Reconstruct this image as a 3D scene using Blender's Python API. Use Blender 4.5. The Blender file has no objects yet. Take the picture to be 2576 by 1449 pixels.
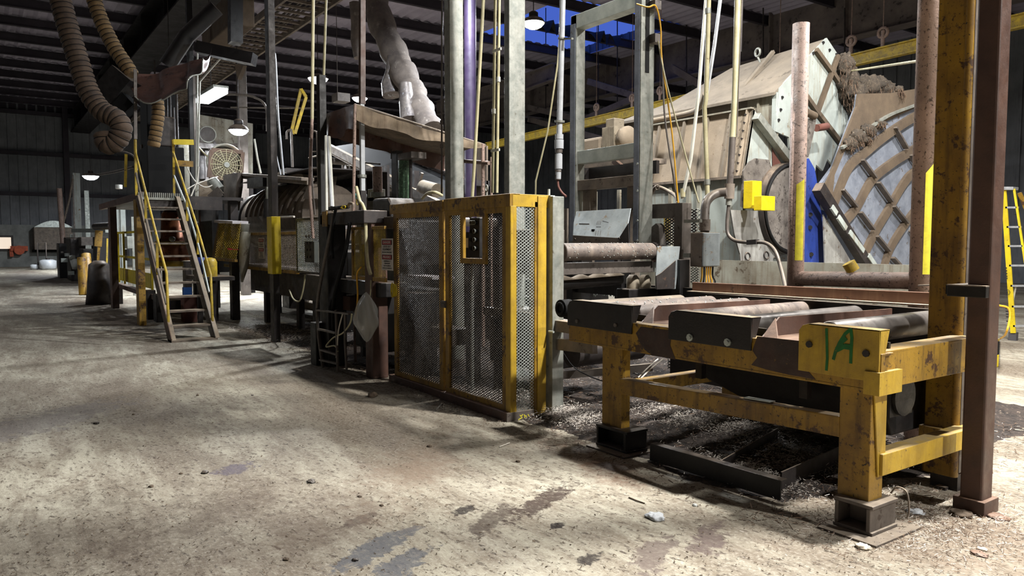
import bpy, bmesh, math, random
import numpy as np
from mathutils import Vector, Matrix, noise
random.seed(7); np.random.seed(7)
SC = bpy.context.scene
COL = SC.collection
# ------------------------------------------------------------------ camera
F_PX, CX, CY, EYE = 1900.0, 1288.0, 724.5, 1.6
PITCH = math.atan((CY-606)/F_PX); YAW = math.radians(35)
FW = Vector((-math.cos(YAW)*math.cos(PITCH), math.sin(YAW)*math.cos(PITCH), -math.sin(PITCH)))
RT = Vector((math.sin(YAW), math.cos(YAW), 0))
UP = RT.cross(FW)
cam = bpy.data.cameras.new('camera'); cam_o = bpy.data.objects.new('camera', cam); COL.objects.link(cam_o)
cam.sensor_width = 36; cam.lens = F_PX/2576*36; cam.clip_end = 300
cam_o.matrix_world = Matrix(((RT.x,UP.x,-FW.x,0),(RT.y,UP.y,-FW.y,0),(RT.z,UP.z,-FW.z,EYE),(0,0,0,1)))
SC.camera = cam_o
# ------------------------------------------------------------------ world, exposure
SC.view_settings.view_transform = 'Standard'; SC.view_settings.look = 'None'
SC.view_settings.gamma = 1; SC.view_settings.exposure = 0.18
W = bpy.data.worlds.new('dusk'); SC.world = W; W.use_nodes = True
W.node_tree.nodes['Background'].inputs[0].default_value = (0.07, 0.14, 0.62, 1)
W.node_tree.nodes['Background'].inputs[1].default_value = 0.8
# ------------------------------------------------------------------ lights of the hall (lamp bodies are built further down)
def area(name, loc, power, size=0.4, color=(0.93,0.96,1.0), aim=None, shape='DISK', sy=None, spread=180):
    l = bpy.data.lights.new(name, 'AREA'); l.shape = shape; l.size = size; l.energy = power; l.color = color
    l.spread = math.radians(spread)
    if sy: l.size_y = sy
    o = bpy.data.objects.new(name, l); COL.objects.link(o); o.location = loc
    if aim is not None: o.rotation_euler = (Vector(aim)-Vector(loc)).to_track_quat('-Z','Y').to_euler()
    return o
WARM = (1.0,0.975,0.93); COOL = (0.90,0.95,1.0)
# lamps hung over the hall (x, y, z, power), the last one added as front fill
HALL_LAMPS = [
    (-1.5, 5.8, 7.0, 1350, WARM), (5.0, 6.6, 7.4, 1200, WARM), (-6.9, 6.2, 7.2, 350, WARM), (-2.9, 9.8, 7.2, 480, WARM),
    (-12.5, 7.6, 7.0, 650, COOL), (-24.0, -4.5, 8.0, 260, COOL)]
for x, y, z, p, c in HALL_LAMPS: area('hall_light', (x,y,z-0.06), p, 0.35, c)
# ------------------------------------------------------------------ from a pixel of the photograph to a point on a world plane
def _ray(px, py): return FW + RT*((px-CX)/F_PX) - UP*((py-CY)/F_PX)
def _pl(px, py, ax, v):
    d = _ray(px, py); o = Vector((0,0,EYE)); return o + d*((v-o[ax])/d[ax])
def PX(px, py, x): return _pl(px, py, 0, x)
def PY(px, py, y): return _pl(px, py, 1, y)
def PZ(px, py, z=0.0): return _pl(px, py, 2, z)
def PD(px, py, d): return Vector((0,0,EYE)) + _ray(px, py)*d
# ------------------------------------------------------------------ materials
def lin(c):
    return tuple((v/255/12.92 if v/255 <= 0.04045 else ((v/255+0.055)/1.055)**2.4) for v in c)+(1,)
class NT:
    def __init__(s, m): s.t = m.node_tree; s.n = s.t.nodes; s.l = s.t.links
    def add(s, k, **kw):
        n = s.n.new(k)
        for a, b in kw.items(): setattr(n, a, b)
        return n
    def con(s, a, b): s.l.new(a, b)
    def noise(s, vec, scale, detail=4, rough=0.6, dist=0.0):
        n = s.add('ShaderNodeTexNoise'); n.inputs['Scale'].default_value = scale; n.inputs['Detail'].default_value = detail
        n.inputs['Roughness'].default_value = rough; n.inputs['Distortion'].default_value = dist; s.con(vec, n.inputs['Vector']); return n.outputs['Fac']
    def mapr(s, fac, a, b, c=0.0, d=1.0):
        n = s.add('ShaderNodeMapRange'); s.con(fac, n.inputs[0])
        for i, v in enumerate((a,b,c,d)): n.inputs[i+1].default_value = v
        return n.outputs[0]
    def mix(s, fac, a, b):
        n = s.add('ShaderNodeMix', data_type='RGBA')
        for sock, v in ((n.inputs[0], fac), (n.inputs[6], a), (n.inputs[7], b)):
            if hasattr(v, 'links'): s.con(v, sock)
            else: sock.default_value = v
        return n.outputs[2]
    def math(s, op, a, b=None):
        n = s.add('ShaderNodeMath', operation=op)
        for i, v in enumerate((a, b)):
            if v is None: continue
            if hasattr(v, 'links'): s.con(v, n.inputs[i])
            else: n.inputs[i].default_value = v
        return n.outputs[0]
    def scaled(s, vec, sc):
        n = s.add('ShaderNodeMapping'); s.con(vec, n.inputs[0]); n.inputs['Scale'].default_value = sc; return n.outputs[0]
MATS = {}
def mat(name, c1, c2=None, sc=3.0, chips=None, chips2=None, streak=None, dust=None, rough=0.6, metal=0.0, bump=0.15, bs=60, spec=0.5):
    """c1/c2 mottled base, chips=(colour, threshold, scale), streak=(colour, amount), dust=(colour, amount) settled on level tops"""
    m = bpy.data.materials.new(name); m.use_nodes = True; t = NT(m); b = t.n['Principled BSDF']
    vec = t.add('ShaderNodeNewGeometry').outputs['Position']
    col = lin(c1)
    if c2: col = t.mix(t.mapr(t.noise(vec, sc, 5, 0.65), 0.35, 0.65), lin(c1), lin(c2))
    if streak:
        f = t.mapr(t.noise(t.scaled(vec, (7,7,0.6)), 2.2, 5, 0.7), 0.5, 0.72, 0, streak[1]); col = t.mix(f, col, lin(streak[0]))
    rgh = rough
    for ch in (chips, chips2):
        if ch:
            f = t.mapr(t.noise(vec, ch[2], 6, 0.72), ch[1], ch[1]+0.05); col = t.mix(f, col, lin(ch[0]))
    if dust:
        g = t.add('ShaderNodeNewGeometry'); sx = t.add('ShaderNodeSeparateXYZ'); t.con(g.outputs['Normal'], sx.inputs[0])
        f = t.mapr(sx.outputs[2], 0.25, 0.8, 0, dust[1]); f = t.math('MULTIPLY', f, t.mapr(t.noise(vec, 9, 5), 0.25, 0.5)); col = t.mix(f, col, lin(dust[0]))
    if hasattr(col, 'links'): t.con(col, b.inputs['Base Color'])
    else: b.inputs['Base Color'].default_value = col
    if c2: t.con(t.mapr(t.noise(vec, sc*2.3, 4), 0.3, 0.7, max(0.05, rough-0.14), min(1, rough+0.14)), b.inputs['Roughness'])
    else: b.inputs['Roughness'].default_value = rough
    b.inputs['Metallic'].default_value = metal; b.inputs['Specular IOR Level'].default_value = spec
    if bump:
        bn = t.add('ShaderNodeBump'); bn.inputs['Strength'].default_value = bump; bn.inputs['Distance'].default_value = 0.01
        t.con(t.noise(vec, bs, 5, 0.7), bn.inputs['Height']); t.con(bn.outputs[0], b.inputs['Normal'])
    MATS[name] = m; return m
def emit(name, c, s):
    m = bpy.data.materials.new(name); m.use_nodes = True; b = m.node_tree.nodes['Principled BSDF']
    b.inputs['Base Color'].default_value = (0.8,0.8,0.8,1); b.inputs['Emission Color'].default_value = lin(c); b.inputs['Emission Strength'].default_value = s
    MATS[name] = m; return m
TAN = (142,130,114)
mat('yellow', (192,158,44), (160,130,44), 4, chips=((92,62,26), 0.63, 26), chips2=((34,26,20), 0.645, 70), streak=((110,78,30),0.5), dust=(TAN,0.6), rough=0.5)
mat('yellow_worn', (162,126,36), (118,88,32), 3, chips=((72,48,28), 0.56, 7), chips2=((30,23,20), 0.60, 42), streak=((62,44,26),0.75), dust=(TAN,0.55), rough=0.5)
mat('yellow_clean', (214,190,24), (190,166,28), 5, chips=((96,74,30), 0.63, 22), chips2=((52,40,26),0.66,50), rough=0.45)
mat('yellow_rail', (200,170,40), (150,128,60), 8, chips=((80,64,40), 0.6, 25), rough=0.5)
mat('galv', (154,155,148), (122,126,120), 9, chips=((92,84,70), 0.64, 18), streak=((120,110,90),0.35), rough=0.5, metal=0.35, bump=0.1)
mat('galv_bright', (196,202,196), (168,176,172), 6, chips=((120,110,92), 0.66, 20), rough=0.42, metal=0.35, bump=0.08)
mat('pipe_cream', (186,180,146), (160,152,118), 5, chips=((120,104,76), 0.64, 18), rough=0.5, bump=0.05)
mat('pipe_white', (214,214,204), (190,190,178), 5, rough=0.45, bump=0.03)
mat('pipe_grey', (176,180,184), (150,152,156), 5, rough=0.4, bump=0.03)
mat('steel_dark', (58,52,50), (38,34,34), 4, chips=((84,64,52), 0.62, 14), dust=((140,124,108),0.8), rough=0.55, metal=0.2)
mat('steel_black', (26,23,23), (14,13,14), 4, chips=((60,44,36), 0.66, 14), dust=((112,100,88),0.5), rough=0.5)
mat('plate_black', (30,24,22), (18,15,15), 5, chips=((58,38,28), 0.63, 12), dust=((150,134,112),0.9), rough=0.42)
mat('steel_mid', (108,100,94), (82,76,72), 4, chips=((62,52,46), 0.6, 12), streak=((70,60,54),0.4), dust=(TAN,0.7), rough=0.5, metal=0.25)
mat('steel_dusty', (128,116,104), (100,92,84), 5, chips=((72,60,52), 0.6, 10), dust=((166,150,128),0.8), rough=0.7, metal=0.1)
mat('plate_bright', (176,184,186), (150,158,162), 5, chips=((150,134,112), 0.58, 6), chips2=((96,92,90), 0.66, 30), rough=0.4, metal=0.4)
mat('brown', (88,64,54), (68,50,44), 4, chips=((60,42,38), 0.66, 14), dust=((150,124,104),0.5), rough=0.5)
mat('brown_plank', (120,88,70), (94,68,56), 2, streak=((140,112,90),0.6), chips=((66,48,40),0.62,9), rough=0.6)
mat('rust_pipe', (164,140,128), (134,114,104), 4, chips=((70,56,48), 0.56, 34), chips2=((206,186,160), 0.70, 60), rough=0.55, bump=0.5, bs=40)
mat('dust_tan', (152,138,120), (132,120,104), 3, chips=((110,94,76), 0.62, 9), rough=0.95, bump=0.3)
mat('roof_dust', (126,116,102), (102,94,84), 2.2, chips=((84,76,66), 0.6, 6), rough=0.95, bump=0.3)
mat('pale_green', (168,176,172), (146,152,148), 2.4, streak=((128,116,92),0.85), chips=((122,104,82), 0.62, 5), chips2=((60,52,46), 0.72, 16), rough=0.5)
mat('pale_dirty', (158,158,146), (128,122,108), 2.4, streak=((112,98,80),0.9), chips=((92,80,66), 0.58, 5), rough=0.6)
mat('streaked_grey', (150,150,146), (112,110,108), 2.2, streak=((74,66,60),0.85), chips=((88,76,64), 0.6, 6), rough=0.55)
mat('burnt_plate', (112,106,100), (76,70,66), 5, chips=((54,48,44), 0.55, 9), chips2=((150,140,124), 0.66, 14), rough=0.7, bump=0.4)
mat('cleaned_steel', (134,140,152), (106,112,124), 5, chips=((92,86,82), 0.6, 7), rough=0.5, metal=0.2)
mat('mud_brown', (96,82,66), (78,66,54), 4, rough=0.95, bump=0.3)
mat('red_brown', (104,62,52), (86,54,48), 3, rough=0.7)
mat('blue', (44,66,146), (34,50,112), 2.2, chips=((26,28,52), 0.63, 9), chips2=((120,110,120), 0.72, 24), rough=0.5)
mat('purple', (56,44,68), (44,36,56), 3, rough=0.45)
mat('hose_tan', (128,102,66), (96,78,54), 6, chips=((60,50,38), 0.6, 16), rough=0.9, bump=0.3)
mat('hose_brown', (84,68,54), (62,50,42), 6, rough=0.95, bump=0.4)
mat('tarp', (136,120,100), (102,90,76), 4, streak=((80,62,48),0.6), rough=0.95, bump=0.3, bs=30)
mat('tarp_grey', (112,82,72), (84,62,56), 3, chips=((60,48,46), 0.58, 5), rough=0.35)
mat('foil', (150,142,136), (96,90,90), 5, chips=((200,204,212), 0.6, 8), rough=0.45, metal=0.3, bump=0.6, bs=12)
mat('wrap', (128,118,110), (96,88,84), 3, chips=((150,142,134), 0.6, 7), rough=0.8, bump=0.6, bs=10)
mat('girder_dusty', (120,110,104), (92,84,82), 1.5, chips=((58,52,52), 0.6, 3), rough=0.8)
mat('roof_sheet', (172,166,182), (146,140,156), 0.6, rough=0.7, bump=0)
mat('purlin', (52,46,54), (38,34,42), 0.7, rough=0.7)
mat('girder_dark', (26,22,26), (18,16,20), 1, rough=0.7)
mat('wall_panel', (124,126,130), (100,103,107), 0.8, streak=((70,72,74),0.5), rough=0.8)
mat('concrete_wall', (140,142,138), (104,106,104), 1, rough=0.9)
mat('debris', (66,56,50), (30,26,24), 12, chips=((120,106,94), 0.60, 24), chips2=((170,164,158), 0.66, 60), rough=1, bump=1.0, bs=40)
mat('fiber_pale', (214,208,200), (150,140,128), 30, rough=0.9, bump=0)
mat('fiber_brown', (110,88,68), (66,52,44), 30, rough=0.9, bump=0)
mat('nest', (78,68,57), (50,44,38), 14, chips=((130,118,98),0.6,40), rough=1, bump=1.0, bs=30)
mat('rubber', (16,16,17), rough=0.75, spec=0.25, bump=0.05)
mat('screw_white', (220,216,206), rough=0.4, bump=0)
mat('text_black', (22,20,20), rough=0.7, bump=0)
mat('sign_white', (196,190,182), (176,168,160), 6, rough=0.6, bump=0)
mat('sign_red', (150,34,40), rough=0.6, bump=0)
mat('spray_green', (24,112,44), (30,86,40), 12, chips=((120,104,40),0.62,24), rough=0.7, bump=0)
mat('spray_yellow', (214,204,52), (186,176,48), 14, rough=0.6, bump=0)
mat('paper', (196,186,168), rough=0.8, bump=0)
mat('orange', (190,84,40), (150,64,36), 5, rough=0.6)
mat('fan_frame', (104,82,68), (86,68,58), 5, rough=0.7)
mat('mesh_backlit_dark', (74,66,58), (52,46,42), 9, rough=0.5, metal=0.3, bump=0)
mat('copper_tank', (150,92,58), (112,66,46), 4, chips=((70,44,36),0.6,7), rough=0.35, metal=0.4)
mat('green_cyl', (96,128,100), (70,92,76), 6, chips=((150,190,150), 0.56, 40), rough=0.3)
mat('teal', (30,150,140), rough=0.5, bump=0)
mat('bucket_white', (206,210,206), (176,178,172), 6, rough=0.5)
mat('tank_white', (206,210,214), (170,174,178), 3, rough=0.5)
mat('alu', (206,208,210), (180,182,184), 6, rough=0.35, metal=0.6, bump=0.03)
mat('grip', (70,68,70), rough=0.7)
mat('motor_grey', (150,140,122), (120,110,96), 5, chips=((96,84,70),0.6,9), dust=(TAN,0.9), rough=0.7)
mat('wire_yellow', (226,170,40), rough=0.5, bump=0)
mat('wire_white', (214,208,196), rough=0.5, bump=0)
mat('snow_dust', (206,202,204), (180,174,178), 8, rough=1, bump=0.4)
mat('sticker_blue', (36,92,170), rough=0.5, bump=0)
mat('window_lit', (228,214,196), rough=0.6, bump=0)
emit('lamp_lens', (255,255,255), 30)
emit('tube_lens', (240,248,255), 9)
emit('far_lens', (235,245,255), 14)
emit('window_glow', (236,214,188), 0.75)
m = bpy.data.materials.new('plastic'); m.use_nodes = True; b = m.node_tree.nodes['Principled BSDF']
b.inputs['Base Color'].default_value = lin((190,190,186)); b.inputs['Roughness'].default_value = 0.2; b.inputs['Alpha'].default_value = 0.5
MATS['plastic'] = m
# floor: worn concrete, brown dust, oil and water stains with their own outlines
def floor_mat():
    m = bpy.data.materials.new('floor_concrete'); m.use_nodes = True; t = NT(m); b = t.n['Principled BSDF']
    vec = t.add('ShaderNodeNewGeometry').outputs['Position']
    rot = t.add('ShaderNodeMapping'); t.con(vec, rot.inputs[0]); rot.inputs['Rotation'].default_value = (0,0,math.radians(20)); rot.inputs['Scale'].default_value = (0.28,1.0,1)
    big = t.noise(rot.outputs[0], 0.9, 5, 0.6); mid = t.noise(rot.outputs[0], 6, 6, 0.72, 0.4); fine = t.noise(vec, 42, 6, 0.8)
    spk = t.noise(t.scaled(rot.outputs[0], (2.2,1,1)), 24, 4, 0.75)
    col = t.mix(t.mapr(mid, 0.38, 0.62), lin((134,124,108)), lin((184,179,162)))
    col = t.mix(t.mapr(big, 0.42, 0.62, 0, 0.85), col, lin((110,98,84)))
    col = t.mix(t.mapr(fine, 0.5, 0.66, 0, 0.55), col, lin((200,195,182)))
    col = t.mix(t.mapr(spk, 0.56, 0.64, 0, 0.85), col, lin((64,52,44)))
    col = t.mix(t.mapr(t.noise(vec, 70, 3, 0.7), 0.66, 0.7, 0, 0.9), col, lin((44,36,32)))
    dirt = t.math('MULTIPLY', t.mapr(t.noise(vec, 13, 6, 0.8, 0.3), 0.52, 0.62), t.mapr(t.noise(vec, 1.1, 3, 0.6), 0.38, 0.62))
    col = t.mix(t.math('MULTIPLY', dirt, 0.75), col, lin((88,74,62)))
    edge_n = t.noise(vec, 11, 6, 0.75, 0.4); brk = t.mapr(t.noise(vec, 26, 5, 0.75), 0.34, 0.5, 0.6, 1.0)
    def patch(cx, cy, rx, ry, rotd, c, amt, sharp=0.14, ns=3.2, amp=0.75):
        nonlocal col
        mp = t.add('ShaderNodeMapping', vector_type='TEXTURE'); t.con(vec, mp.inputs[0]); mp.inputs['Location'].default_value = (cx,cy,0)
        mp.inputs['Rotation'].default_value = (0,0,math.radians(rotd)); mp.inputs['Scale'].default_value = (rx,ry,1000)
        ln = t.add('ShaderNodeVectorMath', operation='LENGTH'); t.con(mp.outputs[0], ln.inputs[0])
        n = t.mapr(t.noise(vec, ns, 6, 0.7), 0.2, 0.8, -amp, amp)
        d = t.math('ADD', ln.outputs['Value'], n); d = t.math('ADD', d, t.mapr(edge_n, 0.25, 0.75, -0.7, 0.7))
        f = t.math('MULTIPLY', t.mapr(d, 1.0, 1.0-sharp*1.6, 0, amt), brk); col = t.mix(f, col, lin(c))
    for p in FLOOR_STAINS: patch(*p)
    t.con(col, b.inputs['Base Color']); t.con(t.mapr(mid, 0.3, 0.7, 0.62, 0.9), b.inputs['Roughness'])
    b.inputs['Specular IOR Level'].default_value = 0.3
    bn = t.add('ShaderNodeBump'); bn.inputs['Strength'].default_value = 0.5; bn.inputs['Distance'].default_value = 0.02
    hh = t.math('ADD', mid, t.math('MULTIPLY', fine, 0.7)); t.con(hh, bn.inputs['Height']); t.con(bn.outputs[0], b.inputs['Normal'])
    return m
def fl(px, py): p = PZ(px, py, 0); return p.x, p.y
S_BR, S_DK, S_GR, S_LT = (64,50,44), (40,33,32), (92,94,100), (206,202,190)
FLOOR_STAINS = [
    (*fl(1360,1265), 0.42, 0.10, 112, S_BR, 0.9), (*fl(1240,1305), 0.3, 0.1, 120, S_BR, 0.75), (*fl(1170,1283), 0.09, 0.05, 110, S_DK, 0.9, 0.14, 9, 0.5),
    (*fl(1402,1322), 0.06, 0.04, 110, S_DK, 0.95, 0.14, 9, 0.4), (*fl(1780,1355), 0.26, 0.09, 120, (96,82,78), 0.85), (*fl(1640,1400), 0.26, 0.09, 120, (104,92,86), 0.85),
    (*fl(1485,1405), 0.10, 0.06, 110, S_DK, 0.9, 0.14, 7, 0.5), (*fl(945,1380), 0.30, 0.10, 118, S_GR, 0.85), (*fl(1010,1420), 0.22, 0.1, 118, S_GR, 0.85),
    (*fl(900,1310), 0.16, 0.05, 115, S_BR, 0.7), (*fl(590,1180), 0.16, 0.10, 115, (92,84,96), 0.8, 0.14, 7, 0.5), (*fl(110,1060), 0.9, 0.35, 130, (118,112,110), 0.6),
    (*fl(60,760), 9, 1.0, 10, (70,62,54), 0.75, 0.5, 0.7), (*fl(230,770), 7, 0.8, 5, (78,64,52), 0.8, 0.5, 0.8), (*fl(100,700), 12, 1.2, 4, (88,80,84), 0.5, 0.5, 0.6),
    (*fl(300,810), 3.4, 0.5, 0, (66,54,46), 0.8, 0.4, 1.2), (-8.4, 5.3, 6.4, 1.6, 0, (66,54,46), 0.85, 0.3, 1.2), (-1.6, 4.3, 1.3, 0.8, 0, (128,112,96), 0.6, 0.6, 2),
    (*fl(760,1340), 0.9, 0.35, 130, (92,76,62), 0.7, 0.6, 2.4), (*fl(520,1300), 1.1, 0.3, 125, (84,70,58), 0.6, 0.6, 3), (*fl(1050,1180), 1.0, 0.35, 140, (128,110,94), 0.7, 0.6, 2),
    (*fl(1500,1160), 0.9, 0.3, 170, (118,90,72), 0.75, 0.6, 2), (*fl(150,1350), 1.2, 0.8, 130, (84,74,62), 0.6, 0.7, 2.5)]
# ------------------------------------------------------------------ mesh builders
def cr(pts, n=6):
    """smooth curve through the points"""
    pts = [Vector(p) for p in pts]
    if len(pts) < 3: return pts
    P = [2*pts[0]-pts[1]] + pts + [2*pts[-1]-pts[-2]]; out = []
    for i in range(1, len(P)-2):
        a, b_, c, d = P[i-1], P[i], P[i+1], P[i+2]
        for k in range(n):
            t = k/n; out.append(0.5*((2*b_)+(c-a)*t+(2*a-5*b_+4*c-d)*t*t+(3*b_-a-3*c+d)*t**3))
    out.append(pts[-1]); return out
class B:
    def __init__(s, name, m, parent=None, bevel=0.0, label=None, kind=None):
        s.name, s.m, s.parent, s.bevel, s.label, s.kind = name, m, parent, bevel, label, kind
        s.v, s.f, s.sm, s.k = [], [], [], -1
    def add(s, vs, fs, smooth=False):
        o = len(s.v); s.v += [Vector(v) for v in vs]; s.f += [tuple(i+o for i in f) for f in fs]; s.sm += [smooth]*len(fs); return s
    def box(s, x0, x1, y0, y1, z0, z1):
        x0,x1 = sorted((x0,x1)); y0,y1 = sorted((y0,y1)); z0,z1 = sorted((z0,z1)); s.k = (s.k+1) % 6; e = 0.0004*s.k; x0 -= e; x1 += e; y0 -= e; y1 += e; z0 -= e*(z0 > 0.02); z1 += e
        return s.add([(x,y,z) for z in (z0,z1) for x,y in ((x0,y0),(x1,y0),(x1,y1),(x0,y1))], [(3,2,1,0),(4,5,6,7),(0,1,5,4),(1,2,6,5),(2,3,7,6),(3,0,4,7)])
    def beam(s, a, b, w, h, up=(0,0,1)):
        a, b, up = Vector(a), Vector(b), Vector(up); d = (b-a).normalized()
        r = d.cross(up)
        if r.length < 1e-3: r = d.cross(Vector((0,1,0)))
        r.normalize(); u = r.cross(d).normalized(); vs = []; s.k = (s.k+1) % 6
        if w > 0.02 and h > 0.02: w += 0.0006*s.k; h += 0.0006*s.k
        for p in (a, b):
            for i, j in ((-1,-1),(1,-1),(1,1),(-1,1)): vs.append(p + r*(w/2*i) + u*(h/2*j))
        return s.add(vs, [(0,1,2,3),(7,6,5,4),(4,5,1,0),(5,6,2,1),(6,7,3,2),(7,4,0,3)])
    def ibeam(s, a, b, w, h, t, up=(0,0,1)):
        a, b, up = Vector(a), Vector(b), Vector(up); d = (b-a).normalized(); r = d.cross(up)
        r = r.normalized() if r.length > 1e-3 else Vector((1,0,0)); u = r.cross(d).normalized()
        s.beam(a+u*(h/2-t/2), b+u*(h/2-t/2), w, t, u); s.beam(a-u*(h/2-t/2), b-u*(h/2-t/2), w, t, u); return s.beam(a, b, t, h-2*t, u)
    def poly(s, pts, vec):
        pts = [Vector(p) for p in pts]; vec = Vector(vec); n = len(pts)
        nn = Vector((0,0,0))
        for i in range(n): nn += (pts[i]-pts[0]).cross(pts[(i+1) % n]-pts[0])
        if nn.dot(vec) > 0: pts = pts[::-1]
        return s.add(pts+[p+vec for p in pts], [tuple(range(n)), tuple(range(2*n-1, n-1, -1))]+[(i, i+n, (i+1) % n+n, (i+1) % n) for i in range(n)])
    def tube(s, pts, r, seg=8, caps=True, rf=None):
        pts = [Vector(p) for p in pts]; n = len(pts); vs = []; u = None
        for i, p in enumerate(pts):
            d = (pts[min(i+1,n-1)]-pts[max(i-1,0)]).normalized()
            if u is None:
                u = d.cross(Vector((0,0,1)));
                if u.length < 1e-3: u = d.cross(Vector((0,1,0)))
                u.normalize()
            else:
                u = (u - d*u.dot(d)); u = u.normalized() if u.length > 1e-6 else d.orthogonal().normalized()
            w = d.cross(u); rr = rf(i/(n-1)) if rf else r
            for k in range(seg):
                a = 2*math.pi*k/seg; vs.append(p + u*(math.cos(a)*rr) + w*(math.sin(a)*rr))
        fs = [(i*seg+k, i*seg+(k+1) % seg, (i+1)*seg+(k+1) % seg, (i+1)*seg+k) for i in range(n-1) for k in range(seg)]
        s.add(vs, fs, True)
        if caps: s.add([vs[k] for k in range(seg)], [tuple(range(seg))[::-1]]); s.add([vs[(n-1)*seg+k] for k in range(seg)], [tuple(range(seg))])
        return s
    def cyl(s, a, b, r, seg=18, r2=None):
        a, b = Vector(a), Vector(b); return s.tube([a, b], r, seg, True, (lambda t: r+(r2-r)*t) if r2 is not None else None)
    def ring(s, c, n, R, r, seg=24, sub=6):
        c, n = Vector(c), Vector(n).normalized(); u = n.orthogonal().normalized(); w = n.cross(u)
        return s.tube([c+u*(R*math.cos(2*math.pi*i/seg))+w*(R*math.sin(2*math.pi*i/seg)) for i in range(seg+1)], r, sub, False)
    def lathe(s, c, prof, seg=20, axis=(0,0,1)):
        c, ax = Vector(c), Vector(axis).normalized(); u = ax.orthogonal().normalized(); w = ax.cross(u); vs = []
        for r, h in prof:
            for k in range(seg):
                a = 2*math.pi*k/seg; vs.append(c+ax*h+u*(math.cos(a)*r)+w*(math.sin(a)*r))
        n = len(prof); return s.add(vs, [(i*seg+k, i*seg+(k+1) % seg, (i+1)*seg+(k+1) % seg, (i+1)*seg+k) for i in range(n-1) for k in range(seg)]+[tuple(range(seg))[::-1], tuple((n-1)*seg+k for k in range(seg))], True)
    def grid(s, fn, nu, nv, smooth=True):
        vs = [fn(i/nu, j/nv) for j in range(nv+1) for i in range(nu+1)]
        return s.add(vs, [(j*(nu+1)+i, j*(nu+1)+i+1, (j+1)*(nu+1)+i+1, (j+1)*(nu+1)+i) for j in range(nv) for i in range(nu)], smooth)
    def diamond(s, o, u, v, w, h, cu, cv, t=0.003, depth=0.003):
        """expanded metal over a w x h rectangle: two families of flat diagonal bars clipped to the rectangle"""
        o, u, v = Vector(o), Vector(u).normalized(), Vector(v).normalized(); n = u.cross(v).normalized()
        k = cv/cu
        for sg in (1, -1):
            c = -w*k if sg > 0 else 0.0
            top = h if sg > 0 else h + w*k
            while c < top:
                # line y = c + sg*k*x
                xs = [0.0, w]; 
                if sg > 0: x0, x1 = max(0, -c/k), min(w, (h-c)/k)
                else: x0, x1 = max(0, (c-h)/k), min(w, c/k)
                if x1-x0 > 1e-3: s.beam(o+u*x0+v*(c+sg*k*x0), o+u*x1+v*(c+sg*k*x1), t, depth, n)
                c += cv
        return s
    def text(s, body, o, u, v, size, width=None, depth=0.0015):
        cu = bpy.data.curves.new('t', 'FONT'); cu.body = body; cu.size = size; cu.align_x = 'CENTER'; cu.align_y = 'CENTER'; cu.extrude = depth/2; cu.offset = size*0.012
        ob = bpy.data.objects.new('t', cu); COL.objects.link(ob); dg = bpy.context.evaluated_depsgraph_get(); me = bpy.data.meshes.new_from_object(ob.evaluated_get(dg))
        xs = [q.co.x for q in me.vertices]; sx = (width/(max(xs)-min(xs))) if width else 1.0
        o, u, v = Vector(o), Vector(u).normalized(), Vector(v).normalized(); n = u.cross(v)
        s.add([o+u*(q.co.x*sx)+v*q.co.y+n*q.co.z for q in me.vertices], [tuple(p.vertices) for p in me.polygons])
        COL.objects.unlink(ob); bpy.data.objects.remove(ob); bpy.data.meshes.remove(me); return s
    def bolts(s, pts, n, r=0.014, h=0.01):
        for p in pts: s.cyl(Vector(p), Vector(p)+Vector(n).normalized()*h, r, 8)
        return s
class Multi:
    """every primitive drawn through it becomes a part of its own"""
    def __init__(s, mk): s.mk = mk; s.last = None
    def bolts(s, pts, n, r=0.014, h=0.01):
        for p in pts: s.mk().bolts([p], n, r, h)
        return s
    def __getattr__(s, k):
        def f(*a, **kw): s.last = s.mk(); getattr(s.last, k)(*a, **kw); return s.last
        return f
class T:
    """one thing: an Empty at its base with its parts, or a single mesh when it has only the one part called self"""
    def __init__(s, name, label, cat, group=None, kind=None): s.name, s.label, s.cat, s.group, s.kind, s.b = name, label, cat, group, kind, []
    def p(s, name, m, parent=None, bevel=0.0, label=None, kind=None):
        b_ = B(name, m, parent, bevel, label, kind); s.b.append(b_); return b_
    def each(s, name, m, parent=None, bevel=0.0, label=None, kind=None): return Multi(lambda: s.p(name, m, parent, bevel, label, kind))
    def done(s):
        allv = [v for b_ in s.b for v in b_.v]
        lo = [min(v[i] for v in allv) for i in range(3)]; hi = [max(v[i] for v in allv) for i in range(3)]
        base = Vector(((lo[0]+hi[0])/2, (lo[1]+hi[1])/2, lo[2])); root = None
        single = len(s.b) == 1
        if not single:
            root = bpy.data.objects.new(s.name, None); COL.objects.link(root); root.location = base; root.empty_display_size = 0.2
        made = {}
        for b_ in s.b:
            me = bpy.data.meshes.new(s.name if single else b_.name); me.from_pydata([tuple(v-base) for v in b_.v], [], b_.f); me.polygons.foreach_set('use_smooth', b_.sm); me.materials.append(MATS[b_.m]); me.update()
            o = bpy.data.objects.new(s.name if single else b_.name, me); COL.objects.link(o); made[id(b_)] = o
            if b_.bevel:
                md = o.modifiers.new('bevel', 'BEVEL'); md.width = b_.bevel; md.segments = 2; md.limit_method = 'ANGLE'
            if single: o.location = base; root = o
            else: o.parent = made[id(b_.parent)] if b_.parent else root
            if b_.label and not single: o['label'] = b_.label
            if b_.kind and not single: o['kind'] = b_.kind
        if s.kind: root['kind'] = s.kind
        if s.kind != 'structure': root['label'] = s.label; root['category'] = s.cat
        if s.group: root['group'] = s.group
        s.root = root; return root
def one(name, label, cat, m, group=None, kind=None, bevel=0.0):
    t = T(name, label, cat, group, kind); return t, t.p(name, m, bevel=bevel)
def V(*a): return Vector(a)
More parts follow.
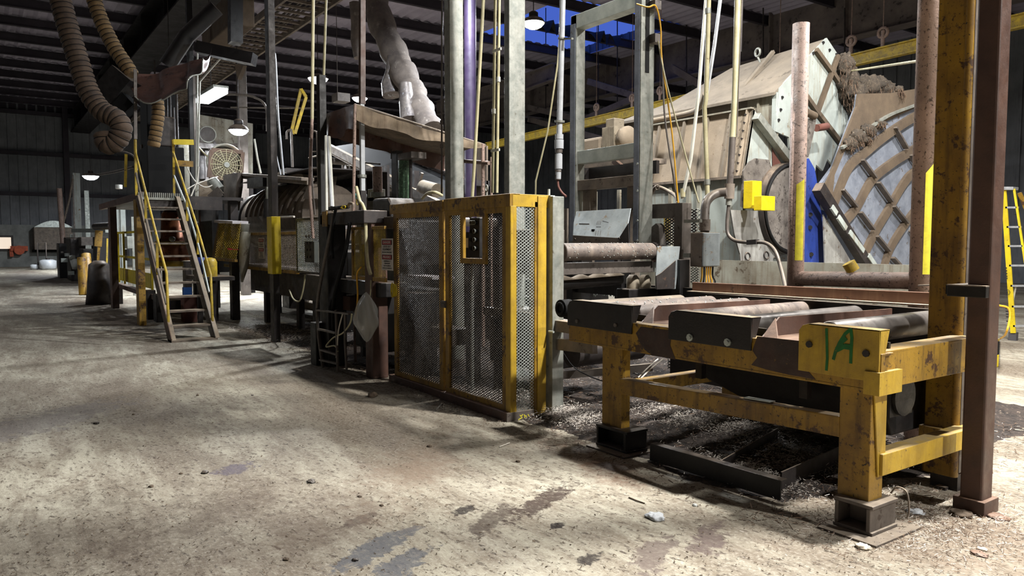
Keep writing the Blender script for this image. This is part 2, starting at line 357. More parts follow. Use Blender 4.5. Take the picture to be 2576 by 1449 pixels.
def bx3(pl, pm, pr, pt, pb, y):
    """extents of an upright box from the pixel columns of its left edge, front corner and right edge"""
    pc = (pt+pb)/2; x0 = PY(pl, pc, y).x; c = PY(pm, pc, y); x1 = c.x; y1 = PX(pr, pc, x1).y
    return x0, x1, y, y1, PY(pm, pb, y).z, PY(pm, pt, y).z
def slab(pl, pt, pr, pb, y, th=0.02):
    """extents of an upright slab facing the camera side, from its pixel corners on the plane Y = y"""
    cx, cy = (pl+pr)/2, (pt+pb)/2; return PY(pl,cy,y).x, PY(pr,cy,y).x, y, y+th, PY(cx,pb,y).z, PY(cx,pt,y).z
# ================================================================== THE SETTING
MATS['floor_concrete'] = floor_mat()
t, b = one('floor', '', '', 'floor_concrete', kind='structure'); b.box(-70, 14, -16, 34, -0.2, 0); t.done()
t, b = one('wall_left', '', '', 'wall_panel', kind='structure')
b.box(-56.3, -56, -16, 34, 2.6, 14)
for i in range(100): b.box(-56, -55.93, -16+i*0.5, -15.9+i*0.5, 2.6, 14)       # standing ribs of the cladding
t.done()
t, b = one('wall_left_base', '', '', 'concrete_wall', kind='structure'); b.box(-56.3, -55.85, -16, 34, 0, 2.6); t.done()
t, b = one('trim_1', '', '', 'purlin', kind='structure')
for z in (4.4, 6.9, 9.4): b.box(-56, -55.7, -16, 34, z, z+0.22)
for y in (-6, -0.6, 4.4, 10, 16, 22): b.box(-56, -55.5, y, y+0.3, 0, 10)
t.done()
t, b = one('wall_front', '', '', 'wall_panel', kind='structure'); b.box(-56.3, 14.2, -16.3, -16, 0, 11); t.done()
t, b = one('wall_right', '', '', 'wall_panel', kind='structure'); b.box(14, 14.3, -16.3, 32.3, 0, 11); t.done()
t, b = one('wall_back', '', '', 'wall_panel', kind='structure')
b.box(-70, 14, 32, 32.3, 0, 14)
for i in range(120): b.box(-60+i*0.6, -59.86+i*0.6, 31.92, 32, 2.6, 14)
t.done()
ROOF = 10.0
# corrugated roof: one sheet per purlin bay, four sheets torn away near the back
t, b = one('ceiling', '', '', 'roof_sheet', kind='structure')
HOLE = lambda x, y: (-25.3 < x < -22.4) and (16.6 < y < 22.6)
step = 0.45; xs = np.arange(-56, 14, 2.7)
for i, x0 in enumerate(xs):
    x1 = x0+2.7; y = -16.0
    while y < 32:
        if not (x0 < -22.4 and x1 > -25.2 and 16.8 < y < 22.4):
            b.add([(x0,y,ROOF),(x1,y,ROOF),(x1,y+0.12,ROOF+0.07),(x0,y+0.12,ROOF+0.07),(x0,y+0.32,ROOF+0.07),(x1,y+0.32,ROOF+0.07),(x1,y+step,ROOF),(x0,y+step,ROOF)],
                  [(0,1,2,3),(3,2,5,4),(4,5,6,7)])
        else:   # the torn bay keeps only its far strip
            w0 = x0+0.7*random.random(); 
            if x0 < -24.5: pass
        y += step
t.done()
t, b = one('trim_2', '', '', 'purlin', kind='structure')          # the purlins
for x in xs: b.ibeam((x,-16,ROOF-0.17), (x,32,ROOF-0.17), 0.14, 0.34, 0.03)
t.done()
# long girders under the roof
t = T('roof_girder', 'dark deep roof girder running above the two flexible hoses', 'girder'); g = t.p('web', 'girder_dark')
g.ibeam((-56, 5.4, 9.1), (12, 5.4, 9.1), 1.05, 1.2, 0.06); f = t.each('stiffener', 'girder_dark')
for x in range(-54, 10, 4): f.box(x, x+0.05, 4.9, 5.9, 8.56, 9.62)
t.done()
t = T('roof_girder', 'broad dusty pale girder crossing behind the tall hopper roof', 'girder'); g = t.p('web', 'girder_dusty')
g.ibeam((-50, 24.5, 9.4), (12, 24.5, 9.4), 0.5, 1.9, 0.05); f = t.each('stiffener', 'girder_dusty')
for x in range(-48, 12, 3): f.box(x, x+0.05, 24.26, 24.48, 8.5, 10.3)
t.done()
t = T('crane_rail', 'yellow crane rail crossing low behind the hopper and the gantry posts', 'crane rail')
g = t.p('rail', 'yellow_rail'); P0, P1 = PY(1225,368,18.2), PY(2392,88,18.2); zz = (P0.z+P1.z)/2
g.ibeam((P0.x, 18.2, P0.z), (P1.x+8, 18.2, P1.z+0.15), 0.18, 0.3, 0.03)
for px in (1500, 1590, 1660, 1960, 2140, 2220):
    h = t.p('hanger', 'rust_pipe'); k = (px-1225)/(2392-1225); q = PY(px, 368-280*k, 18.2); h.cyl(q+V(0,0,0.1), q+V(0,0,0.5), 0.05, 8); h.ring(q+V(0,0,0.45), (0,1,0), 0.12, 0.04, 12, 6)
    h.cyl(q+V(0,0,0.5), (q.x, 18.2, 9.8), 0.012, 6)
t.done()
# background frames seen through the gantry
t = T('roof_truss', 'grey braces and cross beams hung below the far roof behind the gantry frame', 'truss'); g = t.each('brace', 'girder_dusty')
for (a, c) in (((1330,270),(1620,340)), ((1330,300),(1600,372)), ((1480,205),(1640,255)), ((1400,330),(1590,250)), ((1330,200),(1470,150)), ((1690,170),(1800,235))):
    g.beam(PY(*a,22), PY(*c,22), 0.14, 0.25)
k = t.each('hanger_rod', 'steel_dark')
for px in (1505, 1553, 1373, 1727, 1920, 2125): k.cyl(PY(px, 20, 23), PY(px, 300, 23), 0.025, 6)
t.done()
t, b = one('roof_beam', 'long pale horizontal beam below the torn roof right of the bright lamp', 'beam', 'girder_dusty')
b.ibeam(PY(1322,208,20), PY(1322,208,20)+V(-8,0,0), 0.3, 0.7, 0.04); b.ibeam(PY(1322,208,20), PY(1395,180,20), 0.3, 0.7, 0.04); t.done()
for (px,py,w,h_,lab) in ((1375,68,50,30,'torn dark roofing flap drooping beside the blue sky gap right of the lamp'),(1540,80,70,26,'ragged roofing flap drooping in the blue sky gap inside the gantry frame')):
    t, b = one('roofing_flap', lab, 'roofing', 'girder_dark')
    c0 = PZ(px, py, 9.9); n_ = 14; c0.x = min(xs, key=lambda q: abs(q-c0.x))+0.35
    b.grid(lambda u, v: V(c0.x-0.4+0.9*v*0.8+0.1*math.sin(u*9), c0.y+(u-0.5)*1.3, 9.95-0.55*v*v*(0.6+0.5*math.sin(u*17+1))), n_, 5)
    t.done()
# ================================================================== LAMPS
def highbay(px, py, z, label, power, r=0.27, lens='lamp_lens', group=None, top=None, color=COOL):
    c = PZ(px, py, z); t = T('pendant_lamp', label, 'lamp', group)
    s_ = t.p('lamp_shade', 'steel_dark'); s_.lathe(c, [(0.03,0.30),(0.08,0.28),(0.10,0.16),(r*0.8,0.10),(r,0.02),(r*1.05,0.0),(r*0.95,0.0)], 24)
    s_.lathe(c+V(0,0,0.12), [(0.09,0.0),(0.12,0.02),(0.12,0.14),(0.06,0.18)], 12)
    l_ = t.p('lens', lens, label='glowing white lens'); l_.lathe(c, [(0.001,-r*0.5),(r*0.4,-r*0.46),(r*0.7,-r*0.3),(r*0.88,-r*0.1),(r*0.93,-0.002),(r*0.9,0.004)], 24)
    k = t.p('hanging_chain', 'steel_dark'); k.cyl(c+V(0,0,0.28), (c.x, c.y, top or ROOF+0.04), 0.012, 6)
    t.done()
    if power: area('pendant_lamp_light', (c.x, c.y, c.z-r*0.55), power, r*1.8, color)
    return c
LG = 'pendant lamps hung over the hall'
highbay(800,198,6.9,'brightest pendant lamp, hanging between the two thin pale pipes',1100,0.34,group=LG)
highbay(1342,58,7.2,'bright pendant lamp right of the second tall galvanised column',1000,0.30,group=LG)
highbay(905,247,6.9,'small pendant lamp half hidden behind the tall post above the tarp canopy',500,0.3,group=LG)
highbay(600,328,4.55,'pendant lamp with dark shade in front of the pale wall panel',480,0.27, top=ROOF+0.04,group=LG)
highbay(430,312,5.0,'small round lamp beside the striped yellow hose',220,0.2, top=ROOF+0.04,group=LG)
highbay(228,443,5.0,'far pendant lamp above the pale steel uprights at the left',650,0.42,'far_lens',group=LG)
for (x, y, z, p, c), wh in zip(HALL_LAMPS, ('above the right end of the roller table','high beyond the right edge over the open floor','above the studded roller and the gantry','above the hopper housing','above the black machine beds','over the far left aisle as added front fill')):
    t = T('pendant_lamp', 'pendant lamp hung out of sight '+wh, 'lamp', LG)
    s_ = t.p('lamp_shade', 'steel_dark'); s_.lathe((x,y,z), [(0.03,0.30),(0.08,0.28),(0.10,0.16),(0.2,0.10),(0.26,0.02),(0.25,0.0)], 20)
    l_ = t.p('lens', 'lamp_lens', label='glowing white lens'); l_.lathe((x,y,z), [(0.22,0.0),(0.23,0.005),(0.2,0.01)], 20)
    k = t.p('hanging_chain', 'steel_dark'); k.cyl((x,y,z+0.28),(x,y,ROOF+0.04),0.012,6); t.done()
# fluorescent fitting
a_, c_ = PZ(508,254,5.0), PZ(556,227,5.0); mid_ = (a_+c_)/2; L_ = 1.3
t = T('fluorescent_lamp', 'long glowing fluorescent lamp hung on the dark post left of the pale panel', 'lamp')
b = t.p('housing', 'galv'); b.beam(a_+V(0,0,0.07), c_+V(0,0,0.07), 0.34, 0.08)
b = t.p('tube', 'tube_lens', label='glowing white diffuser'); b.beam(a_, c_, 0.30, 0.12)
b = t.p('hanger', 'steel_dark'); b.cyl(mid_+V(0,0,0.1), mid_+V(0,0,3), 0.01, 6); t.done()
area('fluorescent_lamp_light', mid_-V(0,0,0.06), 300, 1.2, COOL, shape='RECTANGLE', sy=0.25)
mat('rust_dark', (66,46,38), (46,34,30), 6, chips=((104,78,40),0.62,24), rough=0.6)
mat('roller_dusty', (112,100,92), (84,76,72), 6, chips=((60,50,46),0.6,14), streak=((150,136,120),0.5), rough=0.6)
# ================================================================== ROLLER TABLE (front right)
t = T('roller_table', 'yellow and rust-stained roller conveyor table in the right foreground marked 1A in green', 'conveyor table')
b = t.p('front_beam', 'yellow_worn', bevel=0.004); b.box(-4.76, -2.14, 3.90, 3.94, 0.80, 0.995); b.box(-4.76, -2.14, 3.90, 4.02, 0.785, 0.80); b.box(-4.76,-2.14,3.90,4.02,0.985,0.997)
bb = t.each('bare_patch', 'rust_dark', label='bare rusty stretch of the front beam')
for pts in (((1600,838),(1612,822),(1690,832),(1686,868),(1700,905),(1640,893),(1622,880),(1610,862)),((1893,882),(1905,846),(2018,858),(2012,900),(2030,930),(2052,955),(1990,944),(1930,930),(1890,918),(1905,900))):
    bb.poly([PY(x,y,3.899) for x,y in pts], (0,-0.0015,0))
b = t.p('end_beam', 'yellow_worn', bevel=0.004); b.box(-2.20, -2.16, 3.96, 5.05, 0.80, 1.0); b.box(-2.30, -2.16, 3.96, 5.05, 0.99, 1.005)
b = t.p('bottom_lip', 'yellow'); b.box(-2.22, -2.13, 3.870, 4.10, 0.775, 0.90)
# bent cover plates
def plate(x0, x1, z0, z1, m, cut=0.05, lab=None, fl_=0.10):
    b = t.p('cover_plate', m, bevel=0.002, label=lab); y = 3.885
    b.poly([(x0,y,z0),(x1,y,z0),(x1,y,z1),(x0+cut*1.4,y,z1),(x0+cut*0.5,y,z1-cut*0.3),(x0,y,z1-cut)], (0,0.012,0))
    b.box(x0+cut*1.4, x1, y, y+fl_, z1-0.008, z1)
    b.poly([(x1,y,z1),(x1,y+fl_,z1),(x1,y+0.02,z0)], (-0.01,0,0)); return b
p1 = plate(-4.76,-4.02,0.915,1.125,'plate_black', lab='near-black bent cover plate')
p2 = plate(-3.655,-2.965,0.918,1.125,'plate_black', lab='near-black bent cover plate with two bright bolts')
p3 = plate(-2.63,-2.145,0.845,1.125,'yellow', 0.045, lab='yellow cover plate sprayed 1A in green')
b = t.each('bolt', 'steel_mid', p1); b.bolts([PY(1452,808,3.885), PY(1549,818,3.885)], (0,-1,0), 0.016)
b = t.each('bolt', 'galv_bright', p2, label='large bright washer and bolt'); b.bolts([PY(1736,849,3.885), PY(1831,861,3.885)], (0,-1,0), 0.026); b.bolts([PY(1736,849,3.875), PY(1831,861,3.875)], (0,-1,0), 0.013, 0.014)
b = t.each('bolt', 'steel_dark', p3); b.bolts([PY(2037,866,3.885), PY(2180,889,3.885)], (0,-1,0), 0.02, 0.012)
# the sprayed 1A: strokes following the plate
b = t.p('spray_mark', 'spray_green', p3, label='green sprayed 1A')
def stroke(pts, w):
    q = [PY(x, y, 3.8825-0.0004*stroke.n) for x, y in pts]; stroke.n += 1
    for i in range(len(q)-1): b.beam(q[i], q[i+1]+(q[i+1]-q[i])*0.08-V(0,0.0003*(i%3),0), w, 0.001, (0,1,0))
stroke.n = 0
stroke([(2079,826),(2080,860),(2081,900),(2079,930)],0.016)
stroke([(2096,905),(2102,884),(2112,862),(2126,840),(2140,828),(2143,850),(2141,880),(2140,912)],0.018); stroke([(2104,880),(2122,871),(2140,874)],0.03); stroke([(2110,868),(2128,852)],0.02)
# legs, stretchers, feet
def leg(x0, x1, y0, y1, z0, z1): b = t.p('leg', 'yellow_worn', bevel=0.006); b.box(x0,x1,y0,y1,z0,z1); return b
leg(-4.385,-4.165,3.93,4.02,0.17,0.79); leg(-2.385,-2.20,3.92,4.06,0.17,0.79); leg(-4.385,-4.165,5.35,5.5,0.0,0.79)
b = t.p('leg', 'yellow_worn', bevel=0.006); b.box(-2.60,-2.42,5.3,5.45,0,0.8)
b = t.p('leg_brace', 'yellow', bevel=0.004); b.poly([(-2.20,3.93,0.79),(-2.20,4.06,0.79),(-2.20,4.06,0.3),(-2.20,3.99,0.3)], (0.012,0,0))
b = t.p('front_stretcher', 'yellow_worn', bevel=0.008); b.beam((-4.18,3.96,0.50),(-2.38,3.96,0.555),0.09,0.12)
b = t.p('end_stretcher', 'yellow', bevel=0.004); b.box(-2.27,-2.17,4.0,5.2,0.31,0.43)
b = t.p('end_stretcher', 'yellow_worn', bevel=0.004); b.box(-4.35,-4.25,4.0,5.4,0.40,0.50)
def foot(x0, x1, y0, y1, m):
    b = t.p('foot', m, bevel=0.004)
    b.box(x0,x1,y0,y1,0.155,0.175); b.box(x0,x1,y0,y1,0.012,0.03); b.box(x0+0.01,x0+0.03,y0,y1,0.03,0.155); b.box(x0,x1-0.02,(y0+y1)/2-0.01,(y0+y1)/2+0.01,0.03,0.155); b.box(x1-0.035,x1-0.015,y0,y1,0.03,0.155); return b
foot(-2.37,-2.14,3.86,4.12,'steel_mid'); foot(-4.40,-4.05,3.88,4.10,'steel_black')
b = t.each('foot_pad', 'steel_mid', label='tan flat base plate'); b.box(-2.40,-2.06,3.76,4.22,0.0,0.012); b.box(-4.42,-4.0,3.80,4.2,0,0.012)
# troughs between the roller groups
for x0, x1 in ((-4.02,-3.66),(-2.96,-2.62)):
    b = t.p('trough', 'brown', label='dusty pink-brown chute trough'); b.box(x0, x1, 3.96, 5.55, 0.985, 0.997)
    b.poly([(x0,3.97,0.99),(x0,5.5,0.99),(x0,5.5,1.10),(x0,4.15,1.115)], (0.012,0,0)); b.poly([(x0,3.98,0.99),(x0+0.12,3.98,0.99),(x0+0.012,4.1,1.11)], (0,0.01,0))
# wooden-looking rear rail and rear frame
b = t.p('rear_rail', 'brown_plank', bevel=0.004); b.beam((-4.97,5.62,1.16),(-2.5,5.62,1.187),0.03,0.085)
b = t.p('rear_rail_flange', 'steel_dusty'); b.beam((-4.97,5.58,1.115),(-2.5,5.58,1.139),0.1,0.01)
b = t.p('rear_beam', 'steel_black'); b.box(-5.0,-2.5,5.66,5.72,0.72,1.1)
b = t.each('side_plate', 'steel_black')
for x0, x1 in ((-4.9,-4.05),(-3.62,-3.0),(-2.6,-2.2)): b.box(x0,x1,4.08,4.10,0.9,1.04)
# table rollers: real cylinders with dished ends and stub axles
def roller(x, y0, y1, z, r, m, studs=False, lab=None):
    b = t.p('roller', m, label=lab); b.lathe((x,y0,z), [(r*0.55,0.02),(r*0.9,0.0),(r,0.02),(r,y1-y0-0.02),(r*0.9,y1-y0),(r*0.5,y1-y0-0.02)], 28, (0,1,0))
    b2 = t.p('axle', 'steel_dark', b); b2.cyl((x,y0-0.08,z),(x,y1+0.06,z),0.02,10)
    if studs:
        s_ = t.p('stud_rows', 'galv_bright', b, kind='stuff')
        for k in range(34):
            a = random.uniform(0.1, math.pi-0.1)*1.0; yy = random.uniform(y0+0.05, y1-0.05); d = V(math.cos(a),0,math.sin(a)); c = V(x,yy,z)+d*r; s_.cyl(c-d*0.004, c+d*0.006, 0.006, 6)
    return b
mat('roller_smooth', (104,99,95), (84,80,77), 4, chips=((70,62,56),0.64,10), rough=0.4, metal=0.3, bump=0.05)
roller(-2.62,4.17,5.56,1.035,0.082,'roller_smooth',lab='smooth grey roller nearest the green 1A plate')
roller(-3.24,4.20,5.52,1.03,0.072,'roller_smooth'); roller(-3.72,4.22,5.56,1.03,0.072,'roller_dusty')
roller(-4.22,4.10,5.45,1.035,0.07,'roller_dusty',True); roller(-4.60,4.05,5.46,1.03,0.068,'roller_dusty',True); roller(-4.97,4.10,5.46,1.02,0.066,'steel_mid')
b = t.p('bearing', 'rubber')
for x in (-4.97,): b.cyl((x,3.98,1.03),(x,4.08,1.03),0.075,18); b.ring((x,3.975,1.03),(0,1,0),0.045,0.012,16,6)
b = t.p('drive_motor', 'steel_black'); b.cyl((-2.7,4.55,0.66),(-2.34,4.55,0.66),0.12,20)
for k in range(9): b.box(-2.62+k*0.03,-2.605+k*0.03,4.42,4.68,0.54,0.79)
t.done()
for (x, y, r) in ((-2.12,4.13,0.09),):
    t, b = one('cable_loop', 'tan cable loop standing on the front table foot', 'cable', 'steel_dusty'); b.tube(cr([(x-0.08,y+0.02,0.18),(x-0.05,y+0.03,0.22),(x,y+0.04,0.2),(x+0.015,y+0.04,0.1),(x+0.01,y+0.03,0.06)],6),0.005,6); t.done()
t, b = one('steel_bar', 'narrow bright strip of metal lying across the table stretcher', 'bar', 'galv_bright'); b.beam((-3.05,3.96,0.603),(-2.85,3.96,0.609),0.05,0.006); t.done()
t = T('drip_pan', 'black catch pan and added dark rear sheet slung under the roller table', 'pan')
b = t.p('pan', 'steel_black', bevel=0.01); b.poly([(-4.0,4.5,0.78),(-2.5,4.5,0.78),(-2.5,4.7,0.36),(-3.3,4.7,0.30),(-4.0,4.6,0.55)], (0,0.85,0))
b = t.p('rear_dark_sheet', 'steel_black'); b.box(-5.2,-2.45,5.56,5.6,0.25,0.72)  # black sheet added to keep the view behind the table dark
b = t.p('hanger', 'steel_dark'); b.box(-3.0,-2.94,4.45,4.5,0.55,0.8)
b = t.p('hanger', 'steel_dark'); b.box(-3.9,-3.84,4.45,4.5,0.55,0.8)
t.done()
# ================================================================== FOREGROUND COLUMNS
t = T('steel_column', 'tall yellow H-section column standing at the right end of the roller table', 'column')
b = t.p('shaft', 'yellow_worn', bevel=0.006); b.box(-2.455,-2.275,5.02,5.04,0.09,9.7); b.box(-2.40,-2.38,5.04,5.20,0.09,9.7); b.box(-2.455,-2.225,5.20,5.22,0.09,9.7)
b.lathe((-2.275,5.045,0.09), [(0.028,0),(0.028,9.6)], 14)
b = t.p('inner_web', 'steel_mid'); b.box(-2.27,-2.245,5.05,5.20,0.12,9.7)
b = t.p('cross_collar', 'yellow_worn', bevel=0.004); b.box(-2.47,-2.33,4.98,5.03,0.24,0.40)
b = t.p('anchor_foot', 'steel_dark'); b.box(-2.42,-2.25,5.05,5.18,0.0,0.10); b.box(-2.36,-2.30,5.0,5.24,0,0.02)
t.done()
t = T('steel_column', 'red-brown square steel column at the right edge standing in a short sleeve', 'column')
q = bx3(2437,2496,2523,580,620,4.72)
b = t.p('shaft', 'brown', bevel=0.012); b.box(*q[:4],0.0,9.7)
b = t.p('base_sleeve', 'brown', bevel=0.004); b.box(q[0]-0.025,q[1]+0.025,q[2]-0.025,q[3]+0.025,0.0,0.085)
t.done()
t = T('bracket', 'black angle bracket tying the yellow column to the brown column', 'bracket')
b = t.p('plate', 'steel_black', bevel=0.004); q0, q1 = PY(2386,716,4.68), PY(2484,750,4.68); b.box(q0.x, q1.x, 4.66, 4.70, q1.z, q0.z)
b = t.p('arm', 'steel_black'); b.box(q0.x-0.02, q0.x+0.06, 4.69, 5.03, q1.z+0.01, q0.z)
b = t.p('weld_edge', 'steel_dusty'); b.box(q0.x, q1.x, 4.655, 4.70, q0.z-0.004, q0.z+0.003)
t.done()
# two rusty posts and the welded cross pipe behind the table
t = T('rusty_goalpost', 'rusty welded pipe goalpost with a low cross pipe behind the roller table', 'post')
c = PY(2008,380,6.3); top = PY(2008,62,6.3); bx = c.x
b = t.p('post', 'rust_pipe', label='shorter post with an open cut top'); b.lathe((bx,6.3,0.0), [(0.076,0),(0.076,top.z),(0.060,top.z),(0.060,top.z-0.1)], 22)
z0, z1 = PY(2026,655,6.3).z, PY(2026,450,6.3).z; b2 = t.p('paint_stripe', 'spray_yellow', b, label='bright yellow sprayed stripe')
b2.grid(lambda u, v: V(bx+0.0775*math.cos(math.radians(-62+58*u)), 6.3+0.0775*math.sin(math.radians(-62+58*u)), z0+(z1-z0)*v*(0.93+0.07*u)), 6, 1)
bx2 = PY(2330,380,6.0).x; b = t.p('post', 'rust_pipe', label='taller post running up out of sight'); b.lathe((bx2,6.0,0.0), [(0.092,0),(0.092,9.7)], 22)
za, zb = PY(2345,690,6.0).z, PY(2345,395,6.0).z; b2 = t.p('paint_stripe', 'spray_yellow', b, label='bright yellow sprayed stripe')
b2.grid(lambda u, v: V(bx2+0.0935*math.cos(math.radians(-62+60*u)), 6.0+0.0935*math.sin(math.radians(-62+60*u)), za+(zb-za)*v*(0.86+0.14*u)), 6, 1)
p0, p1 = PY(2003,700,6.3), PY(2298,707,6.0); b = t.p('cross_pipe', 'rust_pipe'); b.tube([p0+V(0.03,0,0.0),p0+V(0.08,0,0)]+[p0.lerp(p1,k/6) for k in range(1,6)]+[p1-V(0.1,0,0),p1], 0.068, 22, True)
b = t.p('saddle', 'steel_dark'); b.beam(p0-V(-0.05,0,0.12), p1-V(0,0,0.12), 0.1, 0.05)
b = t.p('round_cap', 'yellow_rail', label='yellow-edged round cap'); q = p0.lerp(p1,0.52)+V(0,0.02,0.075); b.cyl(q, q+V(-0.03,-0.03,0.07), 0.055, 18)
t.done()
# stick on the floor-side of the column
t, b = one('steel_angle', 'short angle iron with a bright edge beside the yellow column at rail height', 'angle iron', 'steel_mid'); q = PY(2310,718,5.8); b.beam(q, q+V(0.28,0.1,0.02), 0.04, 0.01); b.beam(q+V(0.05,0.1,-0.06), q+V(0.2,0.1,0.08), 0.06, 0.01); t.done()
# ================================================================== MESH CAGE
t = T('guard_cage', 'tall yellow guard cage of two expanded-mesh doors around a control panel', 'guard')
XL, XM, XR, YF, YB = -7.78, -6.60, -5.43, 3.79, 4.20
b = t.p('top_channel', 'yellow_worn', bevel=0.004); b.box(XL-0.03,XM-0.01,YF-0.01,YF+0.02,1.90,2.005); b.box(XL-0.03,XM-0.01,YF,YF+0.1,1.995,2.01)
b = t.p('top_channel', 'yellow_worn', bevel=0.004); b.box(XM+0.01,XR,YF-0.01,YF+0.02,1.90,2.012); b.box(XM+0.01,XR,YF,YF+0.1,2.002,2.015)
b = t.p('end_channel', 'yellow', bevel=0.003); b.box(XR-0.02,XR,YF+0.02,YB+0.02,1.90,2.012); b.box(XR-0.1,XR,YF+0.02,YB+0.02,2.002,2.012)
def door(x0, x1, lab, window=None):
    d = t.p('door', 'yellow_worn', bevel=0.003, label=lab); w = 0.075
    d.box(x0,x0+w,YF,YF+0.035,0.08,1.905); d.box(x1-w,x1,YF,YF+0.035,0.08,1.905); d.box(x0,x1,YF,YF+0.035,1.85,1.905); d.box(x0,x1,YF,YF+0.035,0.08,0.13)
    m_ = t.p('mesh', 'mesh_backlit_dark', d);  # door mesh coloured dark for its backlit side
    if not window: m_.diamond((x0+w,YF+0.02,0.13),(1,0,0),(0,0,1),x1-x0-2*w,1.72,0.045,0.0235,0.0065,0.004)
    else:
        wx0, wx1, wz0, wz1 = window
        for (a, c, e, f_) in ((x0+w,x1-w,0.13,wz0),(x0+w,x1-w,wz1,1.85),(x0+w,wx0,wz0,wz1),(wx1,x1-w,wz0,wz1)): m_.diamond((a,YF+0.02,e),(1,0,0),(0,0,1),c-a,f_-e,0.045,0.0235,0.0065,0.004)
        fr = t.p('window_frame', 'yellow_worn', d, bevel=0.003); k = 0.05
        fr.box(wx0-0.005,wx0+k,YF-0.005,YF+0.03,wz0,wz1); fr.box(wx1-k,wx1+0.005,YF-0.005,YF+0.03,wz0,wz1); fr.box(wx0,wx1,YF-0.005,YF+0.03,wz0,wz0+k); fr.box(wx0,wx1,YF-0.005,YF+0.03,wz1-k,wz1)
    return d
door(XL+0.04,XM-0.03,'left mesh door'); door(XM+0.02,XR-0.06,'right mesh door with a framed window',(-6.28,-5.835,1.385,1.88))
b = t.p('corner_angle', 'yellow', bevel=0.003, label='bright yellow corner angle'); b.box(XR-0.075,XR,YF-0.004,YF+0.004,0.075,1.905); b.box(XR-0.006,XR+0.002,YF,YF+0.06,0.075,1.905)
b = t.p('end_mesh', 'galv_bright'); b.diamond((XR-0.01,YF+0.06,0.08),(0,1,0),(0,0,1),0.23,1.82,0.042,0.0285,0.005,0.004)
b = t.p('end_post', 'yellow_worn', bevel=0.003); b.box(XR-0.07,XR,YF+0.26,YF+0.30,0.02,1.95); 
b = t.p('end_post', 'yellow', bevel=0.003, label='bright yellow end post'); b.box(XR-0.015,XR+0.01,YF+0.29,YF+0.385,0.0,2.0)
b = t.p('bottom_channel', 'brown', bevel=0.003); b.box(XL-0.05,XM,YF-0.03,YF+0.06,-0.0,0.075); b.box(XM,XR,YF-0.05,YF+0.06,0.0,0.08)
b = t.p('bottom_end_channel', 'steel_mid', bevel=0.003); b.box(XR-0.10,XR+0.012,YF-0.05,YF+0.25,0.0,0.08)
s_ = t.p('chalk_mark', 'spray_yellow', b, label='scratched yellow mark')
for (x0,y0,x1,y1) in ((1308,1044,1311,1048),(1311,1048,1315,1042),(1318,1043,1322,1047),(1319,1052,1320,1047),(1324,1051,1324,1045),(1328,1042,1333,1050),(1304,1056,1314,1050)):
    s_.beam(PX(x0,y0,XR+0.013), PX(x1,y1,XR+0.013), 0.008, 0.001, (1,0,0))
b = t.p('latch', 'steel_mid'); b.box(XM-0.05,XM+0.05,YF-0.02,YF,0.93,1.0); b.box(XM-0.03,XM+0.04,YF-0.03,YF-0.01,0.95,0.97)
t.done()
# post behind the cage
t = T('steel_column', 'short pale painted box column bolted to the right end of the mesh cage', 'column')
b = t.p('shaft', 'galv', bevel=0.005); b.box(-5.52,-5.36,4.20,4.33,0.0,2.0)
b = t.p('top_bolt', 'galv_bright'); b.cyl((-5.47,4.24,2.0),(-5.47,4.24,2.07),0.012,8); b.beam((-5.50,4.23,2.0),(-5.4,4.23,2.0),0.05,0.02)
b = t.p('hinge_bolt', 'galv_bright'); b.cyl((-5.40,4.19,0.78),(-5.33,4.19,0.78),0.01,8)
t.done()
t, b = one('conveyor_arm', 'short grey box arm linking the pale column to the roller table', 'beam', 'steel_dusty'); b.beam((-5.36,4.27,0.83),(-4.78,4.27,0.83),0.08,0.10); b.beam((-5.36,4.27,0.66),(-4.78,4.2,0.70),0.05,0.10); t.done()
# control station inside the cage
CS = slab(1168,548,1206,648,4.1)
t = T('push_button_station', 'black push-button control panel behind the framed window of the mesh cage', 'control panel')
x0, x1, z0, z1 = CS[0], CS[1], CS[4], CS[5]; b = t.p('box', 'steel_black', bevel=0.008); b.box(x0+0.1,x1,4.10,4.22,z0,z1)
for i in range(3):
    for j in range(4):
        x = x0+0.17+i*(x1-x0-0.22)/2.2; z = z1-0.05-j*(z1-z0-0.12)/3.3; b2 = t.p('button', 'rubber', b); b2.cyl((x,4.10,z),(x,4.07,z),0.022,12)
        if i == 2 or j == 0: t.p('button_rim', 'galv_bright', b2).ring((x,4.072,z),(0,1,0),0.021,0.003,14,5)
b = t.p('tag', 'paper', label='cream paper tag'); b.box(x0+0.02,x0+0.09,4.09,4.094,z0+0.1,z0+0.2)
b = t.p('conduit', 'galv'); b.tube(cr([(x0+0.05,4.14,z1+0.01),(x0+0.2,4.12,z1+0.05),(x0+0.4,4.1,z1+0.02),(x1+0.1,4.08,z1-0.01)],5),0.014,8)
b = t.p('stand_pipe', 'galv'); b.cyl((x0+0.05,4.16,0.0),(x0+0.05,4.16,z1),0.02,8)
t.done()
